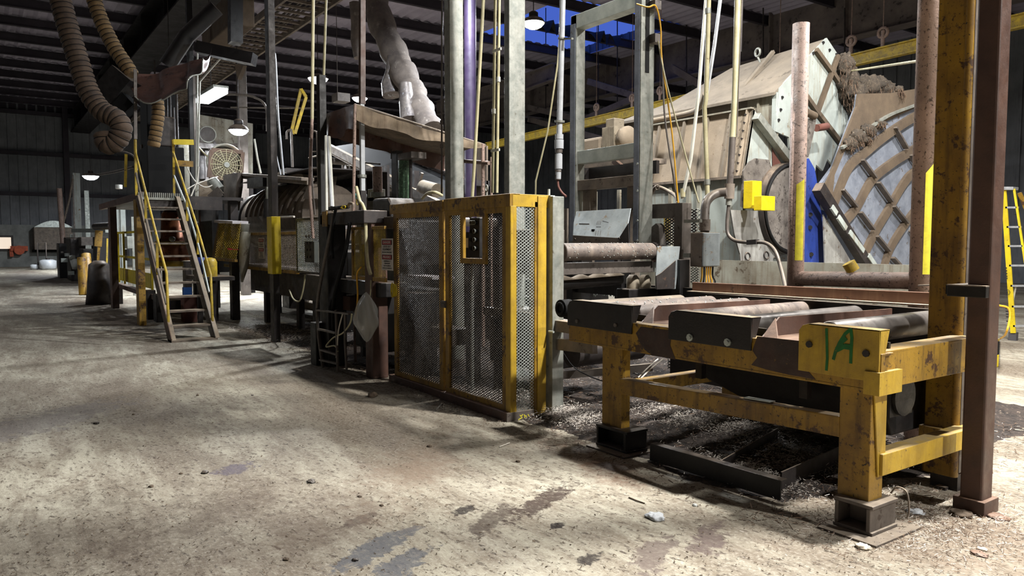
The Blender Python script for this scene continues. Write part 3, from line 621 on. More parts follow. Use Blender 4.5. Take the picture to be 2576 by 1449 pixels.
# stepladder-like bits and machine block inside the cage
t = T('machine_cabinet', 'dark grey machine stand with a shelf seen through the mesh cage', 'machine')
b = t.p('leg', 'steel_dark'); b.box(-7.35,-7.22,4.5,4.62,0,1.7)
b = t.p('leg', 'steel_dark'); b.box(-6.78,-6.66,4.5,4.62,0,1.75)
b = t.p('leg', 'steel_dark'); b.box(-6.2,-6.1,4.55,4.65,0,1.3)
b = t.p('shelf', 'steel_mid'); b.box(-6.9,-5.9,4.45,4.9,0.86,0.88); b.box(-6.9,-5.9,4.45,4.47,0.80,0.88)
b = t.p('cabinet', 'steel_dark', bevel=0.01); b.box(-6.85,-5.95,4.5,5.0,0.30,0.78)
b = t.p('cover', 'steel_mid', bevel=0.01); b.box(-7.1,-6.3,4.7,5.1,1.25,1.72)
b = t.p('guard_plate', 'steel_dusty'); b.poly([(-6.2,4.6,1.1),(-5.8,4.6,1.15),(-5.85,4.6,1.6),(-6.1,4.6,1.55)],(0,0.02,0))
t.done()
# ================================================================== GALVANISED COLUMNS AND PIPES BEHIND THE CAGE
def post3(pl, pm, pr, pref, y, z0, z1, name, label, m, cap=None, group='tall galvanised columns behind the cage'):
    x0 = PY(pl,pref,y).x; x1 = PY(pm,pref,y).x; y1 = PX(pr,pref,x1).y
    t, b = one(name, label, 'column', m, group, bevel=0.006); b.box(x0,x1,y,y1,z0,z1); t.done(); return x0,x1,y,y1
post3(1118,1132,1166,250,4.9,0,ROOF-0.3,'steel_column','tall square galvanised column rising behind the left half of the cage','galv')
post3(1268,1281,1321,250,4.9,0,ROOF-0.3,'steel_column','tall square galvanised column rising behind the corner of the cage','galv')
def pipe(name, label, cat, m, pts, r, sm=0, group=None, extra=None):
    d_ = Vector(pts[0])-Vector((0,0,EYE)); off = 606-F_PX*d_.z/max(0.1,d_.dot(FW)) if d_.z > 0 else 999
    if off < 4 and pts[0][2] > 2.5: pts = [Vector((pts[0][0], pts[0][1], ROOF+0.03))] + list(pts)
    t = T(name, label, cat, group); b = t.p('pipe' if extra else 'self', m); b.tube(cr(pts, sm) if sm else pts, r, 10)
    if extra: extra(t, b)
    return t.done()
def fit(col, pts, r, h):
    def f(t, b):
        for p in pts: t.p('coupling', col).cyl(Vector(p)-V(0,0,h/2), Vector(p)+V(0,0,h/2), r, 12)
    return f
pipe('conduit','thin dark conduit hugging the left side of the left galvanised column','pipe','steel_mid',[PY(1112,0,4.85),PY(1111,492,4.85)],0.012, extra=fit('steel_mid',[PY(1111,308,4.85),PY(1111,368,4.85)],0.022,0.05))
pipe('pipe','leaning cream pipe between the two tall galvanised columns','pipe','pipe_cream',[PY(1216,0,5.2),PY(1193,420,5.2),PY(1188,495,5.2)],0.022)
pipe('conduit','left one of the paired cream conduits clamped together behind the cage','pipe','pipe_cream',[PY(1246,0,5.3),PY(1239,485,5.3)],0.019, extra=fit('pipe_white',[PY(1242,280,5.3)],0.025,0.06))
pipe('conduit','right one of the paired cream conduits clamped together behind the cage','pipe','pipe_cream',[PY(1256,0,5.3),PY(1250,485,5.3)],0.019, extra=fit('pipe_white',[PY(1254,200,5.3)],0.025,0.06))
for i,(px,py) in enumerate(((1250,126),(1246,378))):
    t, b = one('pipe_clamp', ('upper','lower')[i]+' strap clamp joining the paired cream conduits', 'clamp', 'pipe_white'); c = PY(px,py,5.27); b.beam(c-V(0.09,0,0), c+V(0.09,0,0), 0.02, 0.03); t.done()
pipe('pipe','smooth purple pipe column standing in the dark behind the galvanised columns','pipe','purple',[V(PY(1183,300,8.5).x,8.5,ROOF),V(PY(1183,300,8.5).x,8.5,0)],0.13)
def hp(t, b):
    y = 5.6
    for (a, c, r, m_) in ((95,99,0.05,'galv'),(303,308,0.06,'galv'),(338,350,0.05,'pipe_grey'),(352,374,0.055,'pipe_grey'),(376,384,0.045,'steel_mid'),(388,425,0.045,'pipe_grey'),(428,432,0.04,'steel_mid'),(440,452,0.035,'steel_mid')):
        px = 1417-(a/470)*14; t.p('fitting', m_).cyl(PY(px,a,y), PY(px-0.3,c,y), r, 14)
    t.p('ceiling_bracket','galv').beam(PY(1408,97,y), PY(1440,97,y), 0.03, 0.02)
    t.p('hose','red_brown').tube(cr([PY(1403,452,y),PY(1405,470,y),PY(1414,485,y),PY(1424,494,y)],5),0.014,8)
pipe('drop_pipe','grey drop pipe ending in threaded couplings left of the gantry frame','pipe','pipe_grey',[PY(1417,-60,5.6),PY(1407,340,5.6),PY(1404,450,5.6)],0.035, extra=hp)
pipe('rope','slack thin rope running diagonally down left of the drop pipe','rope','pipe_cream',[PY(1403,160,7.5)+V(0.6,0,5),PY(1403,160,7.5),PY(1378,330,7.5),PY(1348,455,7.5),PY(1345,600,7.5)],0.014)
# ================================================================== GANTRY FRAME
t = T('gantry_frame', 'tall galvanised gantry frame with two posts and cross beams above the studded roller', 'frame')
y = 6.3
for (pl, pm, pr, lab) in ((1435,1449,1471,'left post'),(1596,1611,1644,'right post')):
    b = t.p('post', 'galv', bevel=0.005, label=None); x0 = PY(pl,300,y).x; x1 = PY(pm,300,y).x; y1 = PX(pr,300,x1).y; zt = ROOF-0.3 if pl > 1500 else PY(1440,40,y).z
    zb = PY(pm,608,y).z; b.box(x0,x1,y,y1,zb-0.1,zt)
    if pl < 1500: GX0, GX1, GY1 = x0, x1, y1
    else: HX0, HX1, HY1 = x0, x1, y1
b = t.p('post_skin', 'cleaned_steel', label='bluish scaled front face'); b.box(GX0-0.002,GX1-0.02,y-0.006,y,1.6,PY(1440,62,y).z); b.box(HX0-0.002,HX1-0.02,y-0.006,y,1.6,ROOF-0.3)
zt = PY(1440,40,y).z; zb = PY(1442,74,y).z
b = t.p('top_beam', 'galv_bright', bevel=0.004); b.box(GX0,HX0,y,GY1,zb,zt)
b = t.p('middle_beam', 'galv_bright', bevel=0.004); z1 = PY(1462,378,y).z; z0 = PY(1462,411,y).z; b.box(GX1,HX0,y+0.03,GY1,z0,z1)
b = t.p('lower_beam', 'steel_dusty', bevel=0.004); z1 = PY(1466,452,y).z; z0 = PY(1466,478,y).z; b.box(GX1,HX0,y+0.03,GY1,z0,z1)
b = t.p('inner_stile', 'steel_dusty', bevel=0.004); b.box(*slab(1466,470,1484,532,y+0.05,0.12))
b = t.p('inner_stile', 'steel_dusty', bevel=0.004); b.box(*slab(1577,440,1592,530,y+0.05,0.12))
b = t.p('guide_slot', 'rubber', label='black slot with sensors'); s0 = PX(1630,0,HX1+0.004); s1 = PX(1625,182,HX1+0.004); b.box(HX1-0.002,HX1+0.006,s0.y-0.03,s1.y+0.05,s1.z,6)
for py in (14, 98):
    b = t.p('sensor', 'steel_mid', label='small limit switch'); q = PX(1648,py,HX1+0.05); b.box(q.x-0.04,q.x+0.05,q.y-0.05,q.y+0.05,q.z-0.05,q.z+0.05)
bb = t.each('bolt', 'galv_bright'); bb.bolts([PY(1604,py,y-0.006) for py in (412,480,555,605)], (0,-1,0), 0.014)
t.done()
pipe('cable','yellow cable looping from the upper limit switch down to the machine','cable','wire_yellow',[PY(1602,10,6.2),PY(1630,18,6.2),PY(1650,16,6.3),PY(1662,70,6.4),PY(1665,150,6.4),PY(1690,330,6.5),PY(1706,510,6.6)],0.009,5)
pipe('cable','tan cable falling from the lower limit switch across the tan panel','cable','pipe_cream',[PY(1656,104,6.4),PY(1672,190,6.4),PY(1700,300,6.5),PY(1738,440,6.6),PY(1758,510,6.6)],0.009,5)
pipe('rope','dark slack rope beside the yellow cable right of the gantry','rope','steel_mid',[PY(1667,160,6.6),PY(1672,290,6.6),PY(1692,430,6.6),PY(1704,505,6.6)],0.011,5)
# motors on the platform seen between the posts
t = T('electric_motor', 'dusty finned electric motor seen between the gantry posts', 'motor')
c = PY(1560,350,7.6); b = t.p('body', 'motor_grey'); b.cyl(c+V(-0.22,0,0), c+V(0.12,0.0,0), 0.155, 24)
for k in range(9): b.box(c.x-0.2+k*0.03,c.x-0.188+k*0.03,c.y-0.17,c.y+0.17,c.z-0.17,c.z+0.17)
b = t.p('end_bell', 'dust_tan'); b.lathe(c+V(0.1,0,0), [(0.17,0),(0.17,0.08),(0.11,0.13),(0.02,0.14)], 22, (1,0,0))
b = t.p('junction_box', 'motor_grey', bevel=0.01); b.box(c.x-0.2,c.x-0.02,c.y-0.1,c.y+0.1,c.z+0.14,c.z+0.3)
b = t.p('foot', 'steel_dusty'); b.box(c.x-0.2,c.x+0.2,c.y-0.2,c.y+0.2,c.z-0.2,c.z-0.15)
t.done()
t = T('gearbox', 'rounded dusty gearbox left of the finned motor between the gantry posts', 'gearbox')
c = PY(1510,366,7.6); b = t.p('housing', 'dust_tan', bevel=0.04); b.box(c.x-0.36,c.x+0.2,c.y-0.18,c.y+0.18,c.z-0.2,c.z+0.1)
b = t.p('flange', 'motor_grey'); b.cyl(c+V(0.18,0,-0.04), c+V(0.24,0,-0.04), 0.16, 20)
t.done()
t, b = one('motor_platform', 'dusty steel shelf carrying the motors behind the gantry middle beam', 'shelf', 'steel_dusty'); q = PY(1475,392,7.6); r_ = PY(1600,375,7.6); b.box(q.x,r_.x+0.3,7.35,7.9,q.z-0.22,q.z-0.15)
b.beam((q.x+0.1,7.6,q.z-0.2),(q.x+0.1,7.6,1.0),0.1,0.1); b.beam((r_.x,7.6,q.z-0.2),(r_.x,7.6,1.0),0.1,0.1); t.done()
t = T('guide_wheels', 'small dark carriage with four white-capped wheels under the gantry middle beam', 'carriage')
b = t.p('plate', 'steel_dark'); s_ = slab(1462,418,1590,448,GY1+0.12,0.05); b.box(GX0+0.02,HX0+0.1,s_[2],s_[3],s_[4],s_[5]); b.box(GX0+0.02,GX0+0.06,GY1,s_[2],s_[4],s_[5])
for px, py in ((1478,437),(1492,435),(1562,427),(1575,424)):
    q = PY(px,py,6.6); w_ = t.p('wheel', 'rubber'); w_.cyl(q, q+V(0,0.1,0), 0.05, 14); t.p('cap', 'screw_white', w_).cyl(q-V(0,0.01,0), q, 0.02, 12)
b = t.p('arm', 'brown'); b.beam(PY(1545,405,6.6), PY(1573,428,6.6), 0.06, 0.06)
t.done()
# tilted plate on the table of rollers
t = T('chute_plate', 'pale scratched steel chute plate standing between the gantry posts', 'plate')
b = t.p('plate', 'plate_bright', bevel=0.003); y = 6.02
def TP(px, py):      # point on the tilted plane of the plate
    yy = y
    for _ in range(6): yy = y+0.55*(PY(px,py,yy).z-1.60)
    return PY(px,py,yy)
b.poly([TP(1441,592),TP(1557,599),TP(1580,562),TP(1587,524),TP(1450,532),TP(1443,560)], (0,0.01,0))
bb = t.each('support', 'steel_dark')
for px in (1455,1545): q = PY(px,610,y); bb.box(q.x-0.03,q.x+0.03,y+0.03,y+0.2,1.1,q.z)
b = t.p('lower_lip', 'steel_dusty'); b.poly([PY(1441,592,y),PY(1557,599,y),PY(1558,613,y),PY(1440,613,y)], (0,0.01,0))
b = t.p('side_gusset', 'steel_dark'); b.poly([PY(1557,599,y),PY(1580,562,y),PY(1582,612,y),PY(1558,613,y)], (0,0.01,0))
b = t.p('scratch_mark', 'steel_mid', label='faint scratched writing')
def scr(pts, w=0.006):
    for i in range(len(pts)-1): b.beam(TP(*pts[i])-V(0,0.003,-0.001), TP(*pts[i+1])-V(0,0.003,-0.001), w, 0.001, (0,1,0))
scr([(1457,563.5),(1483,564)],0.012); scr([(1500,571),(1512,571)]); 
for x0 in (1504,1508,1512): scr([(x0,556),(x0-2,565)])
for x0 in (1500,1506,1512): scr([(x0,580),(x0-2,592)])
scr([(1516,556),(1531,560)])
b = t.p('slot', 'rubber'); q = TP(1493,579); b.box(q.x-0.025,q.x+0.025,q.y-0.012,q.y+0.0,q.z-0.012,q.z+0.012)
bb = t.each('bolt', 'steel_dark'); bb.bolts([PY(1447,602,y),PY(1558,600,y)], (0,-1,0), 0.014)
t.done()
t, b = one('side_panel', 'small pale upright panel between the cage column and the gantry left post', 'panel', 'steel_dusty'); s_ = slab(1404,525,1426,608,6.1,0.03); b.box(s_[0],s_[1],6.1,6.13,0,s_[5]); t.done()
# ================================================================== STUDDED ROLLER ASSEMBLY
t = T('studded_roller', 'large studded steel roller on its own beam behind the cage', 'roller')
RX = -5.85; y0 = PX(1412,640,RX).y; y1 = PX(1640,640,RX).y; rz = 1.49; rr = 0.088
b = t.p('drum', 'roller_dusty'); b.lathe((RX,y0,rz), [(rr*0.6,0.03),(rr*0.93,0),(rr,0.02),(rr,y1-y0-0.02),(rr*0.9,y1-y0)], 30, (0,1,0))
s_ = t.p('stud_rows', 'galv_bright', b, kind='stuff')
for i in range(26):
    for j in range(7):
        a = math.radians(-40+i%2*14+j*28); yy = y0+0.05+(y1-y0-0.1)*(i+0.3*random.random())/26
        if random.random() < 0.42: d = V(math.cos(a),0,math.sin(a)); c = V(RX,yy,rz)+d*rr; s_.cyl(c-d*0.004, c+d*0.006, 0.0045, 6)
b = t.p('sprocket', 'steel_dark'); b.cyl((RX,y1,rz),(RX,y1+0.03,rz),rr*0.95,20)
for k in range(20): a = 2*math.pi*k/20; b.box(RX+math.cos(a)*rr*0.95-0.01,RX+math.cos(a)*rr*0.95+0.01,y1,y1+0.03,rz+math.sin(a)*rr*0.95-0.01,rz+math.sin(a)*rr*0.95+0.01)
b = t.p('bearing', 'brown'); b.cyl((RX,y1+0.04,rz),(RX,y1+0.10,rz),0.06,18); b.box(RX-0.05,RX+0.05,y1+0.04,y1+0.12,rz-0.12,rz)
b = t.p('support_beam', 'steel_mid', bevel=0.004); za, zb_ = PX(1420,662,RX).z, PX(1420,692,RX).z; b.box(RX-0.12,RX-0.02,y0-0.02,y1+0.06,zb_,za)
b = t.p('end_bracket', 'galv_bright'); b.box(RX-0.13,RX-0.0,y1+0.05,y1+0.12,zb_,za+0.08)
b = t.p('end_bracket', 'steel_mid'); b.box(RX-0.1,RX-0.01,y0-0.04,y0+0.05,zb_,za+0.06)
t.done()
t = T('scraper_shaft', 'black shaft heaped with tan dust lying under the studded roller', 'shaft')
b = t.p('shaft', 'steel_black'); q0, q1 = PX(1406,716,-6.1), PX(1560,702,-6.1); b.cyl(q0, q1, 0.06, 16)
b = t.p('dust_heap', 'dust_tan'); b.grid(lambda u, v: q0.lerp(q1,u)+V(0.07*math.cos(math.pi*v),0,0.045+0.03*math.sin(math.pi*v)*(1+0.5*math.sin(u*23))), 24, 6)
t.done()
t = T('hydraulic_motor', 'dusty twin-lobed motor under the right end of the studded roller', 'motor')
for px in (1592,1622): c = PX(px,705,-6.0); t.p('lobe', 'motor_grey').lathe(c+V(0,0,-0.14), [(0.05,0),(0.07,0.02),(0.07,0.16),(0.04,0.2)], 16)
b = t.p('base', 'steel_black', bevel=0.01); c = PX(1600,725,-6.0); b.box(c.x-0.1,c.x+0.1,c.y-0.2,c.y+0.25,c.z-0.2,c.z)
t.done()
t, b = one('roller_side_plate', 'pale cut steel side plate right of the studded roller', 'plate', 'plate_bright', bevel=0.003)
X_ = -5.62; b.poly([PX(1654,620,X_),PX(1711,620,X_),PX(1700,727,X_),PX(1650,727,X_),PX(1650,692,X_)], (-0.012,0,0)); t.done()
t, b = one('gusset', 'dark triangular gusset below the pale side plate', 'plate', 'steel_dark'); b.poly([PX(1700,655,X_+0.02),PX(1697,726,X_+0.02),PX(1652,728,X_+0.02),PX(1651,694,X_+0.02),PX(1664,686,X_+0.02)], (-0.008,0,0)); t.done()
# dark structure below, towards the floor
t = T('machine_plinth', 'black machine base under the studded roller seen past the table legs', 'machine')
b = t.p('cross_beam', 'steel_black'); b.box(-7.6,-5.3,6.15,6.25,0.95,1.1); b = t.p('cross_beam', 'steel_dark'); b.box(-7.6,-5.3,5.95,6.05,0.35,0.45)
bb = t.each('leg', 'steel_black', bevel=0.005)
for x in (-7.5,-6.6,-5.7): bb.box(x,x+0.12,6.1,6.25,0,1.4)
b = t.p('belly_plate', 'steel_black'); b.box(-7.3,-5.9,5.2,5.25,0.45,0.95)
b = t.p('drive_drum', 'steel_dark'); b.cyl((-5.7,4.7,0.5),(-5.7,5.6,0.5),0.14,20)
b = t.p('link_arm', 'steel_mid'); b.beam((-6.1,4.6,0.5),(-5.2,4.9,0.75),0.06,0.06)
b = t.p('link_arm', 'steel_mid'); b.beam((-5.9,4.6,0.25),(-5.0,5.1,0.42),0.07,0.07)
b = t.p('air_cylinder', 'steel_dusty'); b.cyl((-5.7,5.0,0.62),(-5.25,5.1,0.7),0.04,12)
t.done()
t = T('lower_guard', 'low expanded-mesh guards glowing behind the table legs', 'guard')
for (a, c_, e, f_, yy) in ((1403,850,1412,925,6.4),(1462,860,1466,930,6.4),(1482,870,1490,930,6.4),(1556,880,1572,925,6.4),(1680,905,1700,930,6.6),(1735,905,1760,955,6.6),(1512,722,1570,745,6.9),(1490,722,1502,745,6.9)):
    s_ = slab(a,c_,e,f_,yy); b = t.p('mesh', 'galv_bright'); b.diamond((s_[0],yy,s_[4]),(1,0,0),(0,0,1),s_[1]-s_[0],s_[5]-s_[4],0.07,0.035,0.012,0.006)
b = t.p('frame', 'steel_black'); q = slab(1400,845,1770,850,6.45); b.box(q[0],q[1],6.42,6.46,q[5],q[5]+0.03)
t.done()
t, b = one('back_plate', 'pale plate low behind the black machine base catching the light', 'panel', 'pale_dirty'); b.box(-8.0,-3.6,7.9,7.93,0.1,1.35); t.done()
# ================================================================== STEEL FRAME + BOX
t = T('portal_frame', 'grey mitred steel frame right of the studded roller', 'frame')
x0,x1,ya,yb,z0,z1 = bx3(1694,1715,1738,510,742,6.55)
b = t.p('column', 'steel_mid', bevel=0.004); b.box(x0,x1,ya,yb,0,z1)
b = t.p('top_beam', 'steel_mid', bevel=0.004); q = PY(1622,513,6.55); zb_ = PY(1700,547,6.55).z; b.box(q.x,x0,ya,ya+0.14,zb_,z1)
b = t.p('inner_mesh', 'steel_dark'); b.diamond((q.x+0.05,ya+0.3,1.55),(1,0,0),(0,0,1),0.5,0.42,0.07,0.035,0.012,0.006)
b = t.p('left_mesh', 'yellow_rail'); b.diamond((q.x-0.02,ya+0.35,1.6),(1,0,0),(0,0,1),0.1,0.36,0.05,0.03,0.01,0.005)
b = t.p('curved_duct', 'burnt_plate'); b.poly([PY(1632,620,6.5),PY(1640,570,6.5),PY(1650,562,6.5),PY(1657,568,6.5),PY(1660,620,6.5)], (0,0.1,0))
b = t.p('bracket', 'galv'); b.box(*slab(1720,552,1760,560,6.3,0.04)); b = t.p('bracket', 'galv'); b.box(*slab(1718,637,1735,648,6.3,0.04))
t.done()
t = T('guard_mesh', 'narrow mesh strips beside the wiring box behind the rear rail', 'guard'); b = t.p('upper_strip','galv_bright'); s_ = slab(1746,525,1762,592,6.9); b.diamond((s_[0],6.9,s_[4]),(1,0,0),(0,0,1),s_[1]-s_[0],s_[5]-s_[4],0.07,0.05,0.01,0.006)
s_ = slab(1738,672,1758,715,6.6); b = t.p('lower_strip','galv_bright'); b.diamond((s_[0],6.6,s_[4]),(1,0,0),(0,0,1),s_[1]-s_[0],s_[5]-s_[4],0.05,0.03,0.008,0.006); t.done()
t = T('wiring_box', 'grey steel wiring box with cables dropping out of its base', 'electrical box')
x0,x1,ya,yb,z0,z1 = bx3(1736,1768,1812,584,672,6.3)
b = t.p('body', 'steel_dusty', bevel=0.012); b.box(x0,x1-0.02,ya,yb,z0,z1)
b = t.p('lid', 'plate_bright', bevel=0.008, label='pale lid facing right'); b.box(x1-0.022,x1,ya+0.008,yb-0.004,z0+0.006,z1-0.006)
for i, px in enumerate((1766,1771,1776,1781,1787,1793)):
    b = t.p('cable', ('wire_yellow','rubber')[i%2] if i != 3 else 'wire_yellow'); q = V(x1-0.05,ya+0.05+0.035*i,z0); b.tube(cr([q,q+V(0.0,0.0,-0.1),PY(px-4+2*i,712,6.35)+V(0,0,0.0),PY(px-8,735,6.35)],4),0.009,6)
t.done()
# conduits
pipe('conduit','tall cream conduit dropping to a tee fitting beside the wiring box','pipe','pipe_cream',[PY(1857,-30,6.9),PY(1849,250,6.9),PY(1843,345,6.9)],0.036, extra=lambda t,b: (t.p('lower_length','steel_mid',label='lower length coloured dark for its shade').tube([PY(1843,345,6.9),PY(1836,462,6.9)],0.037,12), t.p('tee','steel_dusty').cyl(PY(1836,462,6.9),PY(1834,500,6.9),0.055,14), t.p('reducer','galv').cyl(PY(1834,500,6.9),PY(1833,516,6.9),0.035,12), t.p('side_wire','steel_mid').tube([PY(1868,-30,6.9),PY(1853,345,6.9)],0.006,6)))  # lower length takes a darker material to stand in for shade
pipe('conduit','thick curved conduit bending from the tee fitting down to the wiring box','pipe','steel_mid',[PY(1828,483,6.75),PY(1806,486,6.7),PY(1787,496,6.6),PY(1776,512,6.5),PY(1773,540,6.45),PY(1773,583,6.4)],0.05,5, extra=fit('steel_dusty',[PY(1773,566,6.41)],0.06,0.12))
pipe('cable','grey flexible cable sweeping under the yellow blocks to the blue guard','cable','steel_mid',[PY(1833,516,6.9),PY(1829,560,6.9),PY(1832,590,6.9),PY(1852,606,6.9),PY(1890,610,6.85),PY(1925,611,6.8),PY(1950,632,6.75),PY(1966,680,6.7),PY(1976,722,6.6)],0.02,6, extra=lambda t,b: t.p('splice_fitting','steel_dark').beam(PY(1882,610,6.84),PY(1906,608,6.82),0.05,0.05))
pipe('conduit','long cream conduit coming down behind the tall rusty frame onto the grey beam','pipe','pipe_cream',[PY(1783,0,6.7),PY(1776,250,6.7),PY(1772,270,6.7),PY(1779,455,6.7),PY(1780,505,6.7)],0.026, extra=fit('galv',[PY(1779,458,6.7),PY(1781,28,6.7)],0.034,0.06))
pipe('pipe','thin pale pipe left of the long cream conduit, leaning to the left lower down','pipe','pipe_white',[PY(1776,0,6.9),PY(1757,240,6.9),PY(1738,400,6.9),PY(1716,500,6.9)],0.02, extra=fit('pipe_cream',[PY(1718,485,6.9)],0.03,0.1))
pipe('pipe','green-grey pipe crossing behind the long cream conduit near the roof','pipe','pipe_grey',[PY(1812,0,7.1),PY(1798,110,7.1),PY(1784,200,7.1),PY(1774,268,7.1)],0.02)
pipe('hose','dusty hose bundle curving along the top edge of the tan panel','hose','dust_tan',[PY(1640,304,8.0),PY(1700,292,8.0),PY(1745,280,7.8),PY(1765,262,7.2),PY(1775,235,6.95)],0.035,5)
pipe('hose','thin hose arching in front of the pale wall below the tan panel','hose','steel_dusty',[PY(1632,505,6.9),PY(1644,478,6.9),PY(1654,470,6.9),PY(1680,480,6.9),PY(1700,494,6.8),PY(1706,512,6.62)],0.022,5, extra=lambda t,b: t.p('hook','steel_dusty').ring(PY(1654,472,6.85),(0,1,0),0.03,0.008,12,5))
# ================================================================== HOPPER: pale housing with dust-covered panels
t = T('hopper_housing', 'big pale-green machine housing with dust-covered sloped panels and roof', 'machine')
XE = -6.4
TR, BR = PX(1896,274,XE), PX(1870,443,XE); XLft = -8.3
b = t.p('sloped_panel', 'dust_tan', label='tan dust-covered sloped panel'); dx = V(XLft-XE,0,0); b.poly([TR,BR,BR+dx,TR+dx], (0,0.03,0))
for px in (1702,1760,1818,1640):
    x = PY(px,448,BR.y).x; d = TR-BR; b2 = t.p('panel_rib', 'roof_dust', b); b2.beam(V(x,BR.y-0.02,BR.z), V(x,TR.y-0.02,TR.z), 0.035, 0.05, (0,1,0))
b2 = t.p('top_flange', 'pale_dirty', b); b2.beam(TR+V(0,-0.03,0.01), TR+dx+V(0,-0.03,0.01), 0.06, 0.02)
b2 = t.p('bottom_flange', 'steel_dusty', b); b2.beam(BR+V(0,-0.03,-0.01), BR+dx+V(0,-0.03,-0.01), 0.07, 0.035)
b2 = t.p('end_flange', 'dust_tan', b); b2.beam(BR+V(-0.07,-0.03,0), TR+V(-0.07,-0.03,0), 0.02, 0.05, (0,1,0))
for k in range(8): t.p('bolt', 'steel_dark', b2).cyl(BR.lerp(TR,0.08+0.12*k)+V(-0.07,-0.07,0), BR.lerp(TR,0.08+0.12*k)+V(-0.07,-0.05,0), 0.014, 6)
b = t.p('front_wall', 'pale_green', label='pale green lower wall'); b.box(XLft,XE,BR.y,BR.y+0.03,0,BR.z)
bb = t.each('wall_stiffener', 'pale_dirty')
for px in (1690,1735,1762,1500,1560): x = PY(px,480,BR.y).x; bb.box(x-0.03,x+0.03,BR.y-0.04,BR.y,1.3,BR.z-0.05)
b = t.p('side_wall', 'pale_green', label='pale streaked end wall'); b.poly([TR,PX(1980,398,XE),PX(1982,722,XE),PX(1868,722,XE),BR], (-0.03,0,0))
b2 = t.p('corner_trim', 'steel_dusty', b); b2.beam(PX(1871,450,XE+0.01),PX(1867,520,XE+0.01),0.05,0.03,(1,0,0))
b = t.p('brown_patch', 'red_brown'); b.poly([PX(1942,372,XE+0.01),PX(1956,400,XE+0.01),PX(1985,440,XE+0.01),PX(1985,520,XE+0.01),PX(1945,500,XE+0.01)], (0.006,0,0))
b = t.p('diagonal_brace', 'galv', bevel=0.004); b.beam(PX(1902,292,XE+0.08),PX(1986,402,XE+0.08),0.10,0.10)
# housing above
e1 = PX(1958,233,XE); r1 = PX(2081,96,XE); e2 = V(-9.9,e1.y,e1.z-0.02); r2 = PY(1838,172,r1.y); r3 = PY(1692,256,e1.y+0.35)
b = t.p('upper_wall', 'pale_dirty', label='streaked wall under the roof edge'); b.box(XE-0.5,XE,e1.y,e1.y+0.02,2.3,e1.z)
b2 = t.p('wall_dusty', 'roof_dust'); b2.box(-9.6,XE-0.5,e1.y,e1.y+0.02,2.6,e1.z)
b2 = t.p('wall_batten', 'pale_dirty', b); x = PY(1909,330,e1.y).x; b2.box(x-0.02,x+0.01,e1.y-0.03,e1.y,2.6,e1.z)
b2 = t.p('edge_flange', 'pale_green', b, label='bolted flange'); b2.box(XE-0.06,XE+0.005,e1.y-0.05,e1.y,PX(1950,330,XE).z,e1.z)
b = t.p('roof', 'roof_dust', label='dust-covered sloped roof')
vs = [e1+V(0,-0.08,0), r1, r2, r3, e2+V(0.3,-0.08,0)]; b.add([v for v in vs]+[v-V(0,0,0.04) for v in vs], [(0,1,2),(0,2,3),(0,3,4),(7,6,5),(8,7,5),(9,8,5),(0,5,6,1),(1,6,7,2),(2,7,8,3),(3,8,9,4),(4,9,5,0)])
for (a, c_) in (((1836,268),(1945,130)),((1900,245),(1990,150)),((1740,278),(1800,205))):
    t.p('roof_rib', 'roof_dust', b).beam(PY(a[0],a[1],e1.y+0.0)+V(0,0,0.02), PY(c_[0],c_[1],r1.y-0.05)+V(0,0,0.0), 0.05, 0.05)
b2 = t.p('lifting_eye', 'galv', b); q = PY(1906,132,r1.y-0.1); b2.ring(q,(0.3,1,0),0.06,0.018,14,6); b2.cyl(q-V(0,0,0.06), q-V(-0.1,0,0.25), 0.015, 6)
EF = [(2080,95),(2116,149),(2152,266),(2116,368),(2098,420),(2082,400),(2070,430),(2053,414),(2046,470),(1990,480),(1985,345),(1950,330),(1960,222)]
b = t.p('end_face', 'pale_green', label='pale green bolted end face'); b.poly([PX(x,y,XE+0.012) for x,y in EF], (-0.03,0,0))
for pts in (((2053,125),(2093,180),(2151,267)),((2109,140),(2093,182),(2056,284)),((2026,238),(2058,284),(2118,363))):
    b2 = t.p('face_rib', 'mud_brown', b)
    for i in range(len(pts)-1): b2.beam(PX(*pts[i],XE+0.05),PX(*pts[i+1],XE+0.05),0.05,0.06)
bb = t.each('bolt_hole', 'steel_black', b)
for x,y in ((2071,107),(2046,134),(2087,126),(2104,137),(1968,245),(1964,276),(1959,302),(2104,212),(2121,238),(2111,146)): bb.cyl(PX(x,y,XE+0.012),PX(x,y,XE+0.024),0.022,8)
# patched plates and round pulley guard
b = t.p('patch_plate', 'burnt_plate', label='brown-edged burnt patch plate'); b.poly([PX(x,y,XE+0.04) for x,y in ((1868,522),(1870,430),(1884,408),(1900,398),(1935,402),(1944,430),(1950,522))], (-0.02,0,0))
b = t.p('streaked_plate', 'streaked_grey', label='grey streaked lower plate'); b.poly([PX(x,y,XE+0.08) for x,y in ((1838,528),(1962,532),(1972,580),(1985,600),(1975,640),(1945,650),(1943,722),(1868,722),(1862,640),(1848,590))], (-0.02,0,0))
bb = t.each('weld_slot', 'steel_dark', b)
for x,y in ((1881,645),(1928,642)): bb.ring(PX(x,y,XE+0.09),(1,0,0.1),0.05,0.008,14,5)
b = t.p('pulley_guard', 'steel_dark', label='dark round pulley guard'); c = PX(1992,525,XE+0.16); b.cyl(c-V(0.2,0,0), c, 0.62, 40); 
b2 = t.p('guard_face', 'burnt_plate', b); b2.cyl(c, c+V(0.012,0,0), 0.56, 40)
b2 = t.p('belt', 'rubber', b); b2.ring(c+V(0.02,0,0),(1,0,0),0.59,0.02,44,6)
t.done()
t = T('stop_block', 'pair of bright yellow steel blocks bolted on the burnt patch plate', 'block')
x0,x1,ya,yb,z0,z1 = bx3(1870,1893,1931,454,524,8.0)
